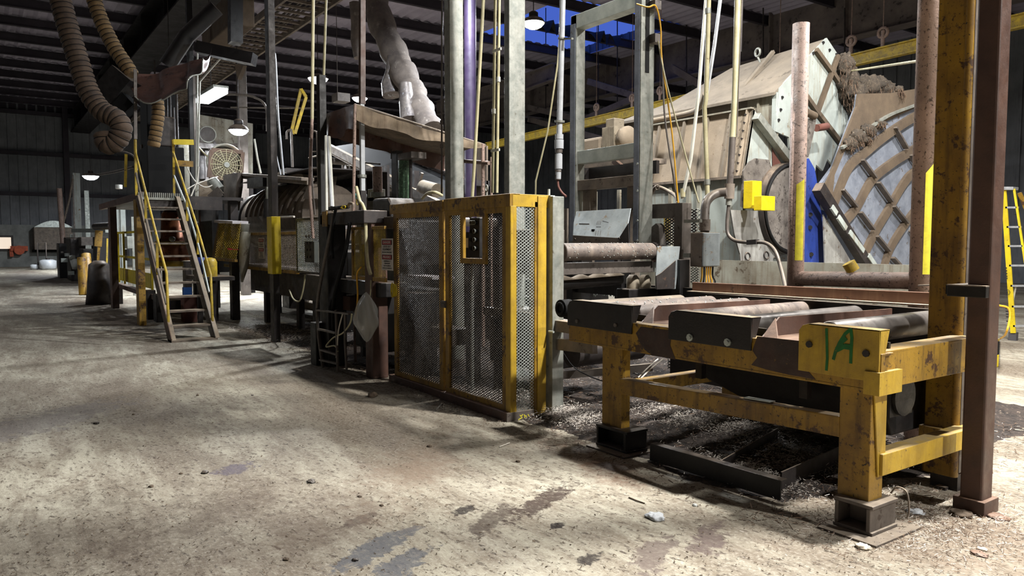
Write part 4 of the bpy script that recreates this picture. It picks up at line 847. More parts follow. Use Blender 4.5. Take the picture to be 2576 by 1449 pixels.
b = t.p('left_block', 'yellow_clean', bevel=0.006); b.box(x0,x1,ya,yb-0.12,z0,z1)
x0,x1,ya,yb,z0,z1 = bx3(1896,1916,1950,492,529,7.9)
b = t.p('right_block', 'yellow_clean', bevel=0.006); b.box(x0,x1,ya,yb,z0,z1)
t.done()
t = T('belt_guard', 'long blue belt guard plate left of the ribbed trough', 'guard')
X_ = -6.02
b = t.p('lower_plate', 'blue', bevel=0.004); b.poly([PX(x,y,X_) for x,y in ((2014,404),(2035,398),(2050,425),(2058,470),(2068,560),(2078,690),(2040,708),(2014,700))], (-0.05,0,0))
b = t.p('side_plate', 'blue', label='paler blue side strip'); b.poly([PX(x,y,X_-0.04) for x,y in ((2066,528),(2080,532),(2080,570),(2072,600))], (-0.03,0,0))
b = t.p('upper_arm', 'burnt_plate', label='grey-blue upper arm'); b.poly([PX(x,y,X_-0.02) for x,y in ((2056,285),(2050,322),(2034,395),(2014,402),(2012,330),(2022,312))], (-0.05,0,0))
b = t.p('spout', 'mud_brown'); b.tube([PX(2028,282,X_), PX(2050,292,X_)], 0.05, 12)
bb = t.each('bolt', 'steel_black')
for x,y in ((2039,540),(2041,640),(2038,572)): bb.cyl(PX(x,y,X_),PX(x,y,X_+0.02),0.03,8)
t.done()
t, b = one('support_stub', 'short red-brown pipe stub above the blue guard', 'pipe', 'red_brown'); b.cyl(PX(2054,322,-6.1), PX(2080,318,-6.1), 0.05, 14); t.done()
# ribbed trough
t = T('ribbed_trough', 'huge inclined steel trough with curved muddy ribs at the right', 'trough')
X_ = -5.9
OUT = [(2156,268),(2160,236),(2240,234),(2312,222),(2360,226),(2384,285),(2384,470),(2352,560),(2346,724),(2215,724),(2120,575),(2060,470),(2098,418),(2120,360)]
b = t.p('skin', 'cleaned_steel'); b.poly([PX(x,y,X_) for x,y in OUT], (-0.05,0,0))
b = t.p('upper_dirt_band', 'mud_brown', label='mud-covered upper edge'); b.poly([PX(x,y,X_+0.02) for x,y in ((2156,268),(2160,236),(2240,234),(2312,222),(2384,230),(2384,262),(2310,268),(2230,305),(2170,352),(2125,380),(2100,440),(2092,520),(2068,480),(2098,418),(2120,360))], (-0.03,0,0))
def band(pts, w, m, nm, z=0.05, th=0.05):
    q = cr([PX(x,y,X_+z) for x,y in pts], 8); b = t.p(nm, m); vs = []; n_ = len(q)
    for i in range(n_):
        d = (q[min(i+1,n_-1)]-q[max(i-1,0)]).normalized(); s_ = d.cross(V(1,0,0)).normalized()*(w/2)
        vs += [q[i]-s_, q[i]+s_, q[i]+s_-V(th,0,0), q[i]-s_-V(th,0,0)]
    b.add(vs, [(4*i+k, 4*i+(k+1)%4, 4*i+4+(k+1)%4, 4*i+4+k) for i in range(n_-1) for k in range(4)]+[(3,2,1,0),(4*n_-4,4*n_-3,4*n_-2,4*n_-1)]); return b
band([(2095,535),(2110,490),(2140,420),(2178,385),(2240,335),(2320,285),(2384,262)],0.13,'mud_brown','curved_rib')
band([(2126,560),(2160,519),(2198,452),(2252,407),(2300,378),(2384,330)],0.13,'mud_brown','curved_rib')
band([(2178,640),(2208,579),(2242,522),(2277,462),(2305,432),(2384,380)],0.13,'mud_brown','curved_rib')
band([(2222,690),(2247,618),(2297,541),(2340,490),(2384,450)],0.12,'mud_brown','curved_rib')
band([(2290,722),(2330,640),(2360,590)],0.1,'mud_brown','curved_rib')
band([(2122,372),(2180,330),(2240,290),(2312,262)],0.035,'galv','edge_bar',0.07)
bb = t.each('cross_bar', 'steel_mid')
for a, c_ in (((2118,477),(2153,520)),((2168,402),(2201,447)),((2163,534),(2196,577)),((2208,459),(2242,507)),((2205,594),(2236,631)),((2247,519),(2281,561)),((2245,648),(2275,680)),((2250,321),(2280,373)),((2290,390),(2318,432)),((2292,580),(2320,620)),((2350,392),(2384,440)),((2350,500),(2380,545))):
    bb.beam(PX(*a,X_+0.06),PX(*c_,X_+0.06),0.08,0.03)
b = t.p('belt_channel', 'steel_dark', label='dark diagonal channel'); b.beam(PX(2058,470,X_+0.1),PX(2216,724,X_+0.1),0.12,0.14)
bb = t.each('white_strip', 'pale_green', label='white strip on the channel edge')
for a, c_ in (((2092,520),(2104,538)),((2108,545),(2128,575)),((2136,583),(2172,632)),((2184,642),(2212,684))): bb.beam(PX(*a,X_+0.16),PX(*c_,X_+0.16),0.03,0.07)
bb = t.each('leg', 'steel_dark')
for px in (2200,2330): q = PX(px,715,X_-0.1); bb.box(q.x-0.1,q.x,q.y-0.06,q.y+0.06,0,q.z)
b = t.p('lower_plate', 'streaked_grey', label='striped dusty lower plate'); b.poly([PX(x,y,X_+0.03) for x,y in ((2072,540),(2084,560),(2160,690),(2160,722),(2078,722))], (-0.02,0,0))
t.done()
# shredded fibre caught on the hopper
def nestblob(t, name, specs, m='nest', strands=400, ln=0.16):
    b = t.p(name, m)
    for (c, r, s3) in specs:
        off = random.random()*50
        def f(u, v, c=c, r=r, s3=s3, off=off):
            a, p = u*2*math.pi, (v-0.5)*math.pi; d = V(math.cos(a)*math.cos(p), math.sin(a)*math.cos(p), math.sin(p))
            k = 1+0.35*noise.noise(d*2.2+V(off,0,0))+0.18*noise.noise(d*7+V(off,0,0)); return c+V(d.x*s3[0],d.y*s3[1],d.z*s3[2])*r*k
        b.grid(f, 26, 18)
    s_ = t.p('loose_fibres', 'fiber_brown' , kind='stuff')
    for _ in range(strands):
        c, r, s3 = random.choice(specs); d = V(random.gauss(0.6,1),random.gauss(-0.2,1),random.gauss(0,1)).normalized(); p = c+V(d.x*s3[0],d.y*s3[1],d.z*s3[2])*r*0.95
        q = p+V(random.uniform(-.03,.05),random.uniform(-.05,.05),-random.uniform(0.3,1)*ln); s_.beam(p, q, 0.006, 0.002)
t = T('fibre_nest', 'shaggy brown mass of shredded fibre hanging off the top of the hopper', 'debris')
P_ = lambda x,y: PX(x,y,-6.3)
nestblob(t, 'clump', [(P_(2128,165),0.16,(0.7,0.8,1.1)),(P_(2132,205),0.2,(0.7,0.8,1.3)),(P_(2180,225),0.26,(0.8,1.1,0.8)),(P_(2215,228),0.24,(0.8,1.1,0.8)),(P_(2160,260),0.22,(0.7,1.1,0.8)),(P_(2150,240),0.22,(0.7,1,1)),(P_(2200,256),0.16,(0.7,1.1,0.7))], strands=900)
t.done()
t = T('fibre_nest', 'long low heap of shredded fibre lying on the trough edge', 'debris')
P_ = lambda x,y: PX(x,y,-5.86)
nestblob(t, 'clump', [(P_(2140,362),0.12,(0.5,1.3,0.8)),(P_(2160,345),0.13,(0.5,1.4,0.8)),(P_(2185,328),0.12,(0.5,1.5,0.7)),(P_(2215,312),0.09,(0.5,1.6,0.6)),(P_(2180,350),0.08,(0.5,1.3,0.6))], strands=350, ln=0.08)
t.done()
t = T('fibre_nest', 'small tuft of fibre hooked over the trough rim near the tall rusty post', 'debris')
nestblob(t, 'clump', [(PX(2262,226,-5.9),0.07,(0.7,1.2,0.8))], strands=90, ln=0.14); t.done()
pipe('rope','thin pale line stretched from the nest toward the rusty post','rope','pipe_cream',[PX(2137,179,-6.38),PY(2322,152,6.05)],0.012)
pipe('cable_hanger','long thin rod hanging left of the sloped hopper roof','rod','steel_dark',[PY(1868,0,9.0),PY(1864,130,9.0)],0.012)
# ================================================================== STEPLADDER
t = T('stepladder', 'yellow fibreglass stepladder with aluminium steps at the right edge', 'ladder')
D0 = 9.5; yb_ = PZ(2560,858).y; lp = lambda x,y_: PY(x,y_,yb_)
L = [(2526,470),(2560,858)]; R = [(2550,470),(2604,858)]
b = t.p('front_rail', 'yellow_clean', bevel=0.003); b.beam(lp(2525,478),lp(2549,838),0.03,0.075,(1,0,0))
b = t.p('front_rail', 'yellow_clean', bevel=0.003); b.beam(lp(2551,475),lp(2606,838),0.03,0.03,(1,0,0))
b = t.p('rear_rail', 'yellow_worn', bevel=0.003); a_ = lp(2540,485); c_ = lp(2600,830)+V(0.3,1.0,0); c_.z = 0.03; b.beam(a_+V(0.1,0.1,0), c_, 0.03, 0.06, (1,0,0))
b = t.p('top_cap', 'alu', bevel=0.004); b.beam(lp(2522,474)+V(0,0.05,0), lp(2552,474)+V(0,0.05,0), 0.2, 0.05)
bb = t.each('step', 'alu')
for i, py in enumerate((522,571,619,668,719,771,820)):
    xl = 2527+(py-478)*0.066; xr = 2551+(py-475)*0.152; bb.beam(lp(xl,py)+V(0,0.03,0), lp(xr,py)+V(0,0.03,0), 0.09, 0.03)
b = t.p('rubber_foot', 'grip'); b.box(*slab(2536,836,2556,864,yb_,0.08))
b = t.p('logo', 'text_black', label='oval maker badge'); q = lp(2536,735)+V(0,-0.045,0); b.ring(q,(0,1,0),0.045,0.004,20,5)
b.text('WERNER', q, (0.1,0,-1), (1,0,0.1), 0.05, 0.075)
bb = t.each('stripe', 'text_black')
for py in (674,681,688,695,700,776,783,790,797,808): c2 = lp(2530+(py-674)*0.066+1,py)+V(0,-0.045,0); bb.beam(c2-V(0.03,0,0), c2+V(0.03,0,0), 0.002, 0.02)
b = t.p('spreader', 'alu'); b.beam(lp(2546,760)+V(0,0.03,0), lp(2554,720)+V(0,0.03,0), 0.015, 0.02)
t.done()
pipe('hose','yellow hose looping beside the stepladder foot','hose','wire_yellow',[PZ(2516,860)+V(0,0,0.05),PD(2530,840,9.2),PD(2540,800,9.2),PD(2536,775,9.2),PD(2512,768,9.2)],0.012,6)
t = T('bollard', 'short black and yellow bollard just right of the brown column', 'bollard')
q = PZ(2512,925); b = t.p('base', 'yellow_clean', bevel=0.01); b.box(q.x-0.07,q.x-0.02,q.y,q.y+0.06,0,0.16); b = t.p('black_band', 'rubber', bevel=0.01); b.box(q.x-0.07,q.x-0.02,q.y,q.y+0.06,0.16,0.33); b = t.p('top', 'yellow_rail', bevel=0.01); b.box(q.x-0.07,q.x-0.02,q.y,q.y+0.06,0.33,0.36); t.done()
# dim things behind the ladder
t = T('storage_rack', 'dim steel racking in the dark behind the stepladder', 'rack')
bb = t.each('upright', 'steel_mid')
for x in (-3.5,0.5,4.5): bb.box(x,x+0.15,21,21.15,0,7)
bb = t.each('shelf_beam', 'steel_mid')
for z in (1.8,3.2,5.0): bb.box(-3.5,6,21,21.1,z,z+0.15)
bb = t.each('stored_crate', 'steel_dark', bevel=0.02)
for x,z in ((-2.8,1.95),(-1.2,1.95),(1.2,1.95),(-2.5,3.35),(0.9,0.0),(-2.6,0.0)): bb.box(x,x+1.2,21.15,22,z,z+0.9)
t.done()
# ================================================================== STAIRCASE AND PLATFORM (left)
t = T('staircase', 'steep steel staircase with yellow handrails climbing to the dark platform', 'staircase')
YL, YR = 2.38, 3.04
bot = PY(425,862,YL); X0 = -12.72; X1 = -15.45; Z1 = 2.44
for y, nm in ((YL,'stringer'),(YR,'stringer')):
    b = t.p(nm, 'brown' if y == YL else 'steel_mid'); b.poly([(X0-0.02,y,0),(X0-0.30,y,0),(X1-0.28,y,Z1),(X1,y,Z1),(X0,y,0.05)], (0,0.012,0))
    b2 = t.p('stringer_flange', 'steel_dusty', b); b2.beam((X0,y+0.035,0.03),(X1,y+0.035,Z1),0.07,0.012); 
N = 11
bb = t.each('tread', 'steel_dusty')
for i in range(1, N):
    f = i/N; x = X0+(X1-X0)*f-0.14; bb.box(x-0.11,x+0.12,YL+0.012,YR,Z1*f-0.015,Z1*f+0.015)
b = t.p('base_bar', 'steel_dusty'); b.box(X0-0.25,X0,YL,YR+0.04,0,0.03)
for y in (YL+0.02, YR+0.03):
    P = (lambda a, c, y=y: PY(a,c,y))
    if y < 2.6:
        top = [(340,348),(341,384),(398,610),(419,687),(424,820)]; mid_r = [(341,430),(386,640),(400,690),(418,765)]; posts = [((366,485),(367,560)),((395,612),(396,690)),((341,384),(343,492))]
    else:
        top = [(434,352),(436,384),(497,575),(530,691),(535,818)]; mid_r = [(436,438),(470,520),(500,620),(526,735)]; posts = [((436,352),(438,492)),((470,486),(471,556)),((497,578),(498,640))]
    b = t.p('handrail', 'yellow_rail', label='yellow handrail'); b.tube([P(*q) for q in top], 0.022, 8)
    b2 = t.p('middle_rail', 'steel_mid' if y < 2.6 else 'galv_bright', b); b2.tube([P(*q) for q in mid_r], 0.018, 8)
    for a, c in posts: t.p('baluster', 'yellow_rail', b).beam(P(*a), P(*c), 0.04, 0.03)
t.done()
t = T('work_platform', 'dark raised work platform on a brown steel frame at the top of the stairs', 'platform')
b = t.p('edge_beam', 'brown', bevel=0.004); b.box(-21.7,-15.6,2.45,2.53,2.38,2.52)
b = t.p('front_beam', 'steel_dark'); b.box(-15.62,-15.5,2.4,3.9,2.2,2.40)
b = t.p('deck', 'steel_dark'); b.box(-21.7,-15.5,2.5,4.3,2.40,2.46)
b = t.p('grating_edge', 'galv')
for i in range(22): b.box(-15.5,-15.47,2.40+i*0.035,2.415+i*0.035,2.40,2.50)
b.box(-15.5,-15.46,2.38,3.2,2.37,2.41)
b = t.p('leg', 'brown', bevel=0.004); b.box(-20.35,-20.0,2.48,2.62,0,2.4)
b = t.p('leg', 'yellow_worn', bevel=0.004, label='yellow leg'); b.box(-15.95,-15.65,2.38,2.50,0,2.38)
b = t.p('leg', 'steel_dark', bevel=0.004); b.box(-20.3,-20.1,4.1,4.25,0,2.4); b = t.p('leg', 'steel_dark', bevel=0.004); b.box(-15.9,-15.7,4.1,4.25,0,2.4)
for a, c in (((317,388),(315,470)),((340,352),(343,488))): t.p('rail_post', 'yellow_rail').beam(PY(*a,2.5), PY(*c,2.5), 0.05, 0.05)
b = t.p('gate_bar', 'yellow_clean', label='wide yellow gate bar'); b.beam(PX(436,357,-15.6),PX(487,358,-15.6),0.03,0.10); b = t.p('gate_bar', 'yellow_worn', label='dull yellow gate bar'); b.beam(PX(441,410,-15.6),PX(486,413,-15.6),0.03,0.11)
b = t.p('side_rail', 'steel_dark'); b.tube(cr([PD(255,380,19),PD(290,378,18),PD(335,392,17),PD(345,430,16.5)],5),0.02,6); b = t.p('side_rail', 'steel_dark'); b.tube(cr([PD(245,440,20),PD(290,432,18),PD(335,420,17)],5),0.03,6)
t.done()
t = T('machinery_cabinet', 'black machinery cabinet standing on the dark platform above the stairs', 'cabinet')
Z = 2.46
b = t.p('body', 'rubber', bevel=0.02); b.box(-17.6,-16.6,2.75,3.45,Z,3.5)
b = t.p('tower', 'rubber', bevel=0.02); b.box(-18.2,-17.4,2.9,3.5,Z,4.7)
b = t.p('head', 'steel_dark', bevel=0.03); b.box(-17.3,-16.6,2.95,3.3,3.5,4.1)
random.seed(5)
for k in range(16):
    px_, py_ = random.uniform(362,438), random.uniform(375,480); q = PD(px_,py_,16.3); a_, h_ = random.uniform(0.03,0.14), random.uniform(0.08,0.3); t.p('fitting', random.choice(('steel_black','rubber','steel_dark','steel_mid'))).box(q.x-a_,q.x+a_,q.y-a_,q.y+a_,q.z-h_,q.z+h_)
for k in range(5): t.p('mast', 'steel_dark').cyl((-17.0+k*0.12,3.15+0.04*k,3.5),(-17.0+k*0.12,3.15+0.04*k,4.3+0.25*(k%3)),0.025,8)
b = t.p('bright_pipe', 'galv'); b.tube(cr([PD(372,420,17),PD(377,390,17),PD(374,375,17)],3),0.02,8)
b = t.p('bright_pipe', 'galv'); b.cyl(PD(362,455,17),PD(363,430,17),0.02,8)
b = t.p('warm_lamp', 'bucket_white'); b.cyl(PD(299,475,19),PD(299,465,19),0.08,12)
t.done()
t = T('service_tank', 'rusty cream vertical tank behind the yellow gate bars on the platform', 'tank')
b = t.p('shell', 'pale_dirty'); c = PD(470,440,18.5); b.lathe((c.x,c.y,2.6), [(0.05,0),(0.2,0.04),(0.22,0.15),(0.22,1.25),(0.15,1.38),(0.04,1.42)], 20)
b = t.p('valve_cap', 'bucket_white'); b.cyl(PD(472,385,18.4),PD(472,372,18.4),0.13,14)
t.done()
t = T('dark_column', 'slim black column rising beside the yellow gate bars to the roof', 'column')
b = t.p('shaft', 'steel_black', bevel=0.004); q0 = PD(482,300,17.5); b.box(q0.x-0.07,q0.x+0.07,q0.y-0.06,q0.y+0.06,0,ROOF-0.3)
b = t.p('flange', 'steel_mid'); b.box(q0.x+0.04,q0.x+0.08,q0.y+0.03,q0.y+0.09,0,5.5)
t.done()
for i,(dx,lab) in enumerate(((0.0,'leftmost white conduit strapped beside the slim black column'),(4,'right-hand white conduit strapped beside the slim black column'))):
    pts = [PD(497+dx,100+i*60,17.2),PD(496+dx,300,17.2),PD(494+dx,420,17.2),PD(492+dx,560,17.2)]
    if i: pts = [PD(565,135,16),PD(520,185,16.6),PD(503,205,17)] + pts[1:]
    pipe('conduit', lab, 'pipe', 'pipe_white', pts, 0.02)
pipe('cable','white cable swooping from the gate bars to the small motor','cable','wire_white',[PD(462,392,16.8),PD(470,420,16.8),PD(490,455,16.8),PD(512,470,16.8),PD(530,468,17),PD(545,455,17.5)],0.014,6)
pipe('cable','pale cable crossing behind the handrail toward the white conduits','cable','wire_white',[PD(465,480,16),PD(490,465,16.4),PD(530,450,17),PD(548,445,17.4)],0.012,5)
pipe('cable','white cable leaning past the right handrail into the platform edge','cable','wire_white',[PD(478,500,15.8),PD(486,480,15.9),PD(496,455,16),PD(500,420,16.2)],0.016,5)
pipe('cable','cream cable hanging in a loop left of the square fan','cable','pipe_cream',[PD(499,370,19),PD(520,392,19.5),PD(528,397,19.6),PD(540,388,19.7)],0.02,6)
# under the platform
t = T('copper_tank', 'shiny copper-brown tank with a yellow collar behind the stair treads', 'tank')
c = PD(437,600,18.7); b = t.p('shell', 'copper_tank'); b.lathe((c.x,c.y,1.05), [(0.40,0),(0.42,0.05),(0.40,0.5),(0.30,0.62),(0.27,1.2),(0.20,1.3)], 30)
b = t.p('collar', 'yellow'); b.lathe((c.x,c.y,0.98), [(0.47,0),(0.49,0.02),(0.49,0.12),(0.45,0.14)], 30); b = t.p('collar', 'yellow'); b.lathe((c.x,c.y,1.5), [(0.43,0),(0.44,0.02),(0.44,0.07),(0.42,0.09)], 30)
b = t.p('valve', 'galv'); q = PD(433,602,18.1); b.lathe(q, [(0.03,-0.06),(0.07,-0.02),(0.07,0.04),(0.03,0.07)], 14)
bb = t.each('stand_leg', 'steel_dark')
for dx, dy in ((-0.3,-0.3),(0.3,-0.3),(0.3,0.3),(-0.3,0.3)): bb.cyl((c.x+dx,c.y+dy,0),(c.x+dx,c.y+dy,1.0),0.04,8)
t.done()
t = T('safety_railing', 'bright yellow safety railing enclosure under the platform beside the brown leg', 'railing')
Yr = 2.8; xa, xb = PY(296,640,Yr).x, PY(378,640,Yr).x
for x in (xa, xa+0.9, xb): t.p('post', 'yellow_clean').box(x-0.03,x+0.03,Yr,Yr+0.04,0.55,1.83)
for z in (1.80, 1.22): t.p('rail', 'yellow_clean').box(xa,xb,Yr,Yr+0.04,z-0.025,z+0.025)
b = t.p('kick_plate', 'yellow_clean'); b.box(xa+0.3,xb,Yr,Yr+0.02,0.62,0.93); b = t.p('base_beam', 'brown'); b.box(xa-0.4,xb+0.4,Yr-0.03,Yr+0.1,0.42,0.52)
bb = t.each('support', 'steel_dark')
for x in (xa,xb): bb.box(x-0.06,x+0.06,Yr,Yr+0.08,0,0.42)
t.done()
t = T('meter_box', 'small grey meter box with gauges behind the yellow railing', 'meter')
q = PD(322,612,22); b = t.p('box', 'galv', bevel=0.01); b.box(q.x-0.3,q.x+0.2,q.y-0.05,q.y+0.1,q.z-0.15,q.z+0.2); b = t.p('gauge_panel', 'rubber'); b.box(q.x-0.2,q.x+0.2,q.y-0.06,q.y,q.z-0.5,q.z-0.18)
b = t.p('post', 'galv'); b.box(q.x-0.05,q.x+0.05,q.y+0.1,q.y+0.16,0,2.3); t.done()
t, b = one('utility_bucket', 'blue bucket standing behind the right stair stringer', 'bucket', 'blue'); c = PD(508,668,13.8); b.lathe((c.x,c.y,c.z-0.15), [(0.09,0),(0.12,0.3)], 18); t.done()
t, b = one('yellow_canister', 'dull yellow canister beside the blue bucket behind the handrail', 'canister', 'yellow_rail'); c = PD(529,676,13.6); b.lathe((c.x,c.y,c.z-0.2), [(0.10,0),(0.12,0.03),(0.12,0.32),(0.09,0.38),(0.03,0.40)], 18); t.done()
t = T('shelf_stand', 'dark low stand holding the bucket and canister behind the stairs', 'stand'); c = PD(515,690,13.8); b = t.p('top', 'steel_dark'); b.box(c.x-0.7,c.x+0.5,c.y-0.2,c.y+0.4,c.z-0.1,c.z-0.03)
bb = t.each('leg', 'steel_dark')
for dx in (-0.6,0.4): bb.box(c.x+dx-0.04,c.x+dx+0.04,c.y,c.y+0.08,0,c.z-0.1)
t.done()
t = T('machine_block', 'dark stained machine blocks below the stair treads', 'machine')
for (px,py,d,w,h_,m_) in ((405,760,15.0,0.35,0.55,'steel_black'),(450,700,17.0,0.8,0.3,'steel_dark'),(475,770,15.0,0.35,0.5,'red_brown'),(380,800,15.5,0.25,0.6,'steel_dark')):
    q = PD(px,py,d); t.p('block', m_, bevel=0.01).box(q.x-w/2,q.x+w/2,q.y-w/3,q.y+w/3,0,h_)
b = t.p('sticker', 'sticker_blue', label='blue notice'); q = PD(467,733,14.9); b.box(q.x-0.06,q.x+0.06,q.y-0.05,q.y+0.1,q.z-0.08,q.z+0.08)
b = t.p('upright', 'steel_dark'); q = PD(467,780,15.0); b.box(q.x-0.1,q.x+0.1,q.y,q.y+0.1,0,1.2)
t.done()
# ================================================================== FAR LEFT
t = T('galvanised_upright', 'pale green-white upright with an inclined strut in the far left distance', 'column')
c = PZ(193,700); Yc = 3.2; d = 36
b = t.p('post', 'pale_green', bevel=0.01); p0, p1 = PD(206,700,d), PD(188,436,d); b.beam(V(PD(198,650,d).x,PD(198,650,d).y,0), PD(191,436,d), 0.30, 0.30, (1,0,0))
b = t.p('groove', 'steel_mid'); b.beam(PD(189,640,d-0.3), PD(183,440,d-0.3), 0.06, 0.05, (1,0,0))
b = t.p('strut', 'steel_dusty'); b.tube([PD(152,590,d-1), PD(175,500,d-0.5), PD(183,450,d-0.3)],0.05,6)
b = t.p('post', 'pale_green', bevel=0.01); b.beam(PD(192,660,d), PD(188,590,d), 0.42, 0.2, (1,0,0)); t.done()
pipe('pipe_post','leaning pale pipe post standing beyond the far machine at the left','post','rust_pipe',[V(PD(158,600,34).x,PD(158,600,34).y,0),PD(158,600,34),PD(149,474,34)],0.11)
t, b = one('perforated_upright', 'white perforated upright beam standing below the far pendant lamp', 'column', 'galv_bright'); q = PD(222,602,38); b.beam(V(q.x,q.y,0), PD(217,480,38), 0.2, 0.2, (1,0,0)); t.done()
t, b = one('white_beam', 'white horizontal beam laid across the far machine at the left', 'beam', 'galv_bright'); b.beam(PD(184,580,33), PD(270,580,30), 0.15, 0.16); t.done()
for i,(px,lab) in enumerate(((318,'pale upright pipe pair behind the brown platform leg'),)):
    t, b = one('galvanised_upright', lab, 'column', 'pale_green'); q = PD(300,600,27); b.beam(V(q.x,q.y,0), PD(297,515,27), 0.16, 0.16, (1,0,0)); q = PD(311,600,27); b.beam(V(q.x-0.02,q.y,0), PD(308,515,27), 0.16, 0.12, (1,0,0)); t.done()
t = T('far_machine', 'dark far machine with small pale fittings at the left below the white beam', 'machine')
for (px,py,dd,w,h0,h1,m_) in ((170,640,33,1.1,0,1.5,'steel_black'),(215,640,31,1.8,0,1.7,'steel_dark'),(240,680,29,1.4,0,1.3,'steel_black'),(262,640,27,0.9,0,1.75,'steel_black'),(180,610,33,0.8,1.3,1.75,'steel_dark'),(228,600,30,1.2,1.4,1.75,'steel_mid')):
    q = PD(px,py,dd); t.p('block', m_, bevel=0.03).box(q.x-w/2,q.x+w/2,q.y-w/3,q.y+w/3,h0,h1)
random.seed(3)
for k in range(26):
    q = PD(random.uniform(155,265),random.uniform(595,690),random.uniform(27,32)); s_ = random.uniform(0.04,0.14); t.p('fitting', random.choice(('galv','steel_mid','pale_green','steel_mid'))).box(q.x-s_,q.x+s_,q.y-s_,q.y+s_,q.z-s_*0.7,q.z+s_*0.7)
b = t.p('long_roller', 'steel_black'); b.cyl(PD(240,570,27), PD(282,568,24), 0.12, 14); t.done()
for (px, top, lab, ln) in ((207,648,'left one of two leaning yellow bollards in the far aisle',-4),(221,640,'right one of two leaning yellow bollards in the far aisle',-8)):
    q = PZ(px+4,742); t, b = one('bollard', lab, 'bollard', 'yellow_worn', group='leaning far bollards'); tp = PY(px+ln+3,top,q.y); b.cyl((q.x,q.y,0), tp, 0.13, 16); t.done()
t = T('yellow_stand', 'old yellow stand with a dark flared foot left of the brown platform leg', 'stand')
b = t.p('post', 'yellow_worn'); b.beam(PD(246,620,26), PD(249,580,26), 0.22, 0.2, (1,0,0)); b.beam(PD(242,720,26), PD(249,618,26), 0.08, 0.08, (1,0,0)); b = t.p('post', 'yellow_rail'); b.beam(PD(268,700,25.5), PD(270,600,25.5), 0.05, 0.05, (1,0,0))
b = t.p('dark_body', 'steel_dark'); q = PZ(252,765); b.lathe((q.x,q.y,0), [(0.34,0),(0.3,0.3),(0.24,1.0),(0.12,1.1)], 14); t.done()
t, b = one('hanging_bucket', 'white bucket by the two leaning yellow bollards', 'bucket', 'bucket_white'); q = PD(190,664,29); b.lathe((q.x,q.y,q.z-0.2), [(0.12,0),(0.2,0.4)], 16); t.done()
# along the far wall
t = T('lit_opening', 'glowing cream rectangular opening in the far left wall', 'window'); XW = -55.8
q0, q1 = PX(-20,632,XW), PX(30,656,XW); b = t.p('pane', 'window_glow', label='glowing cream pane'); z1_, z0_ = PX(10,597,XW).z, PX(10,626,XW).z; b.box(XW,XW+0.03,q0.y,q1.y,z0_,z1_)
b = t.p('frame', 'steel_dark'); b.box(XW,XW+0.06,q0.y,q1.y+0.12,z1_,z1_+0.12); b.box(XW,XW+0.06,q0.y,q1.y+0.12,z0_-0.12,z0_); b.box(XW,XW+0.06,q1.y,q1.y+0.12,z0_,z1_); t.done()
t = T('wall_hood', 'wide dark hooded opening with a pale curved top on the far wall', 'hood')
q0, q1 = PX(84,600,XW), PX(180,600,XW); zt = PX(84,572,XW).z; zb_ = PX(84,628,XW).z; zp = PX(130,556,XW).z
b = t.p('body', 'steel_dusty', bevel=0.02); b.box(XW,XW+1.0,q0.y,q1.y,zb_,zt)
b = t.p('curved_top', 'galv_bright'); n_ = 12; b.poly([(XW+1.1,q0.y+(q1.y-q0.y)*i/n_,zt+(zp-zt)*math.sin(math.pi*i/n_)) for i in range(n_+1)], (-1.1,0,0))
b = t.p('recess', 'rubber'); b.box(XW,XW+0.3,q0.y-0.1,q1.y,0.9,zb_); t.done()
t = T('hose_reel', 'orange-red hose reel on the far wall right of the lit opening', 'reel')
q = PX(48,629,XW); b = t.p('drum', 'orange'); b.cyl(q, q+V(0.5,0,0), 0.28, 18); b.box(XW,XW+0.4,q.y-0.45,q.y+0.45,q.z-0.05,q.z+0.25); b = t.p('bracket', 'orange'); b.box(XW,XW+0.3,q.y-0.5,q.y-0.3,q.z-0.4,q.z+0.1); t.done()
for (px, top, r, lab) in ((90,664,0.28,'smaller white gas cylinder by the far wall'),(121,651,0.42,'larger white gas cylinder by the far wall')):
    q = PZ(px,678); t = T('gas_cylinder', lab, 'gas cylinder', 'gas cylinders by the far wall'); h_ = PX(px,top,q.x).z; b = t.p('body', 'tank_white'); b.lathe((q.x,q.y,0), [(r*0.8,0),(r,0.08),(r,h_*0.82),(r*0.6,h_*0.93)], 18); b = t.p('valve', 'steel_dark'); b.cyl((q.x,q.y,h_*0.9),(q.x,q.y,h_*1.06),r*0.25,10); t.done()
t = T('hand_cart', 'thin-framed hand cart standing between the two white gas cylinders', 'cart')
q = PZ(107,678); b = t.p('frame', 'steel_dark'); b.tube([(q.x,q.y-0.2,0),(q.x,q.y-0.2,1.5),(q.x,q.y+0.2,1.5),(q.x,q.y+0.2,0)],0.04,6); b = t.p('plate', 'steel_dark'); b.box(q.x-0.1,q.x+0.4,q.y-0.25,q.y+0.25,0,0.05); t.done()
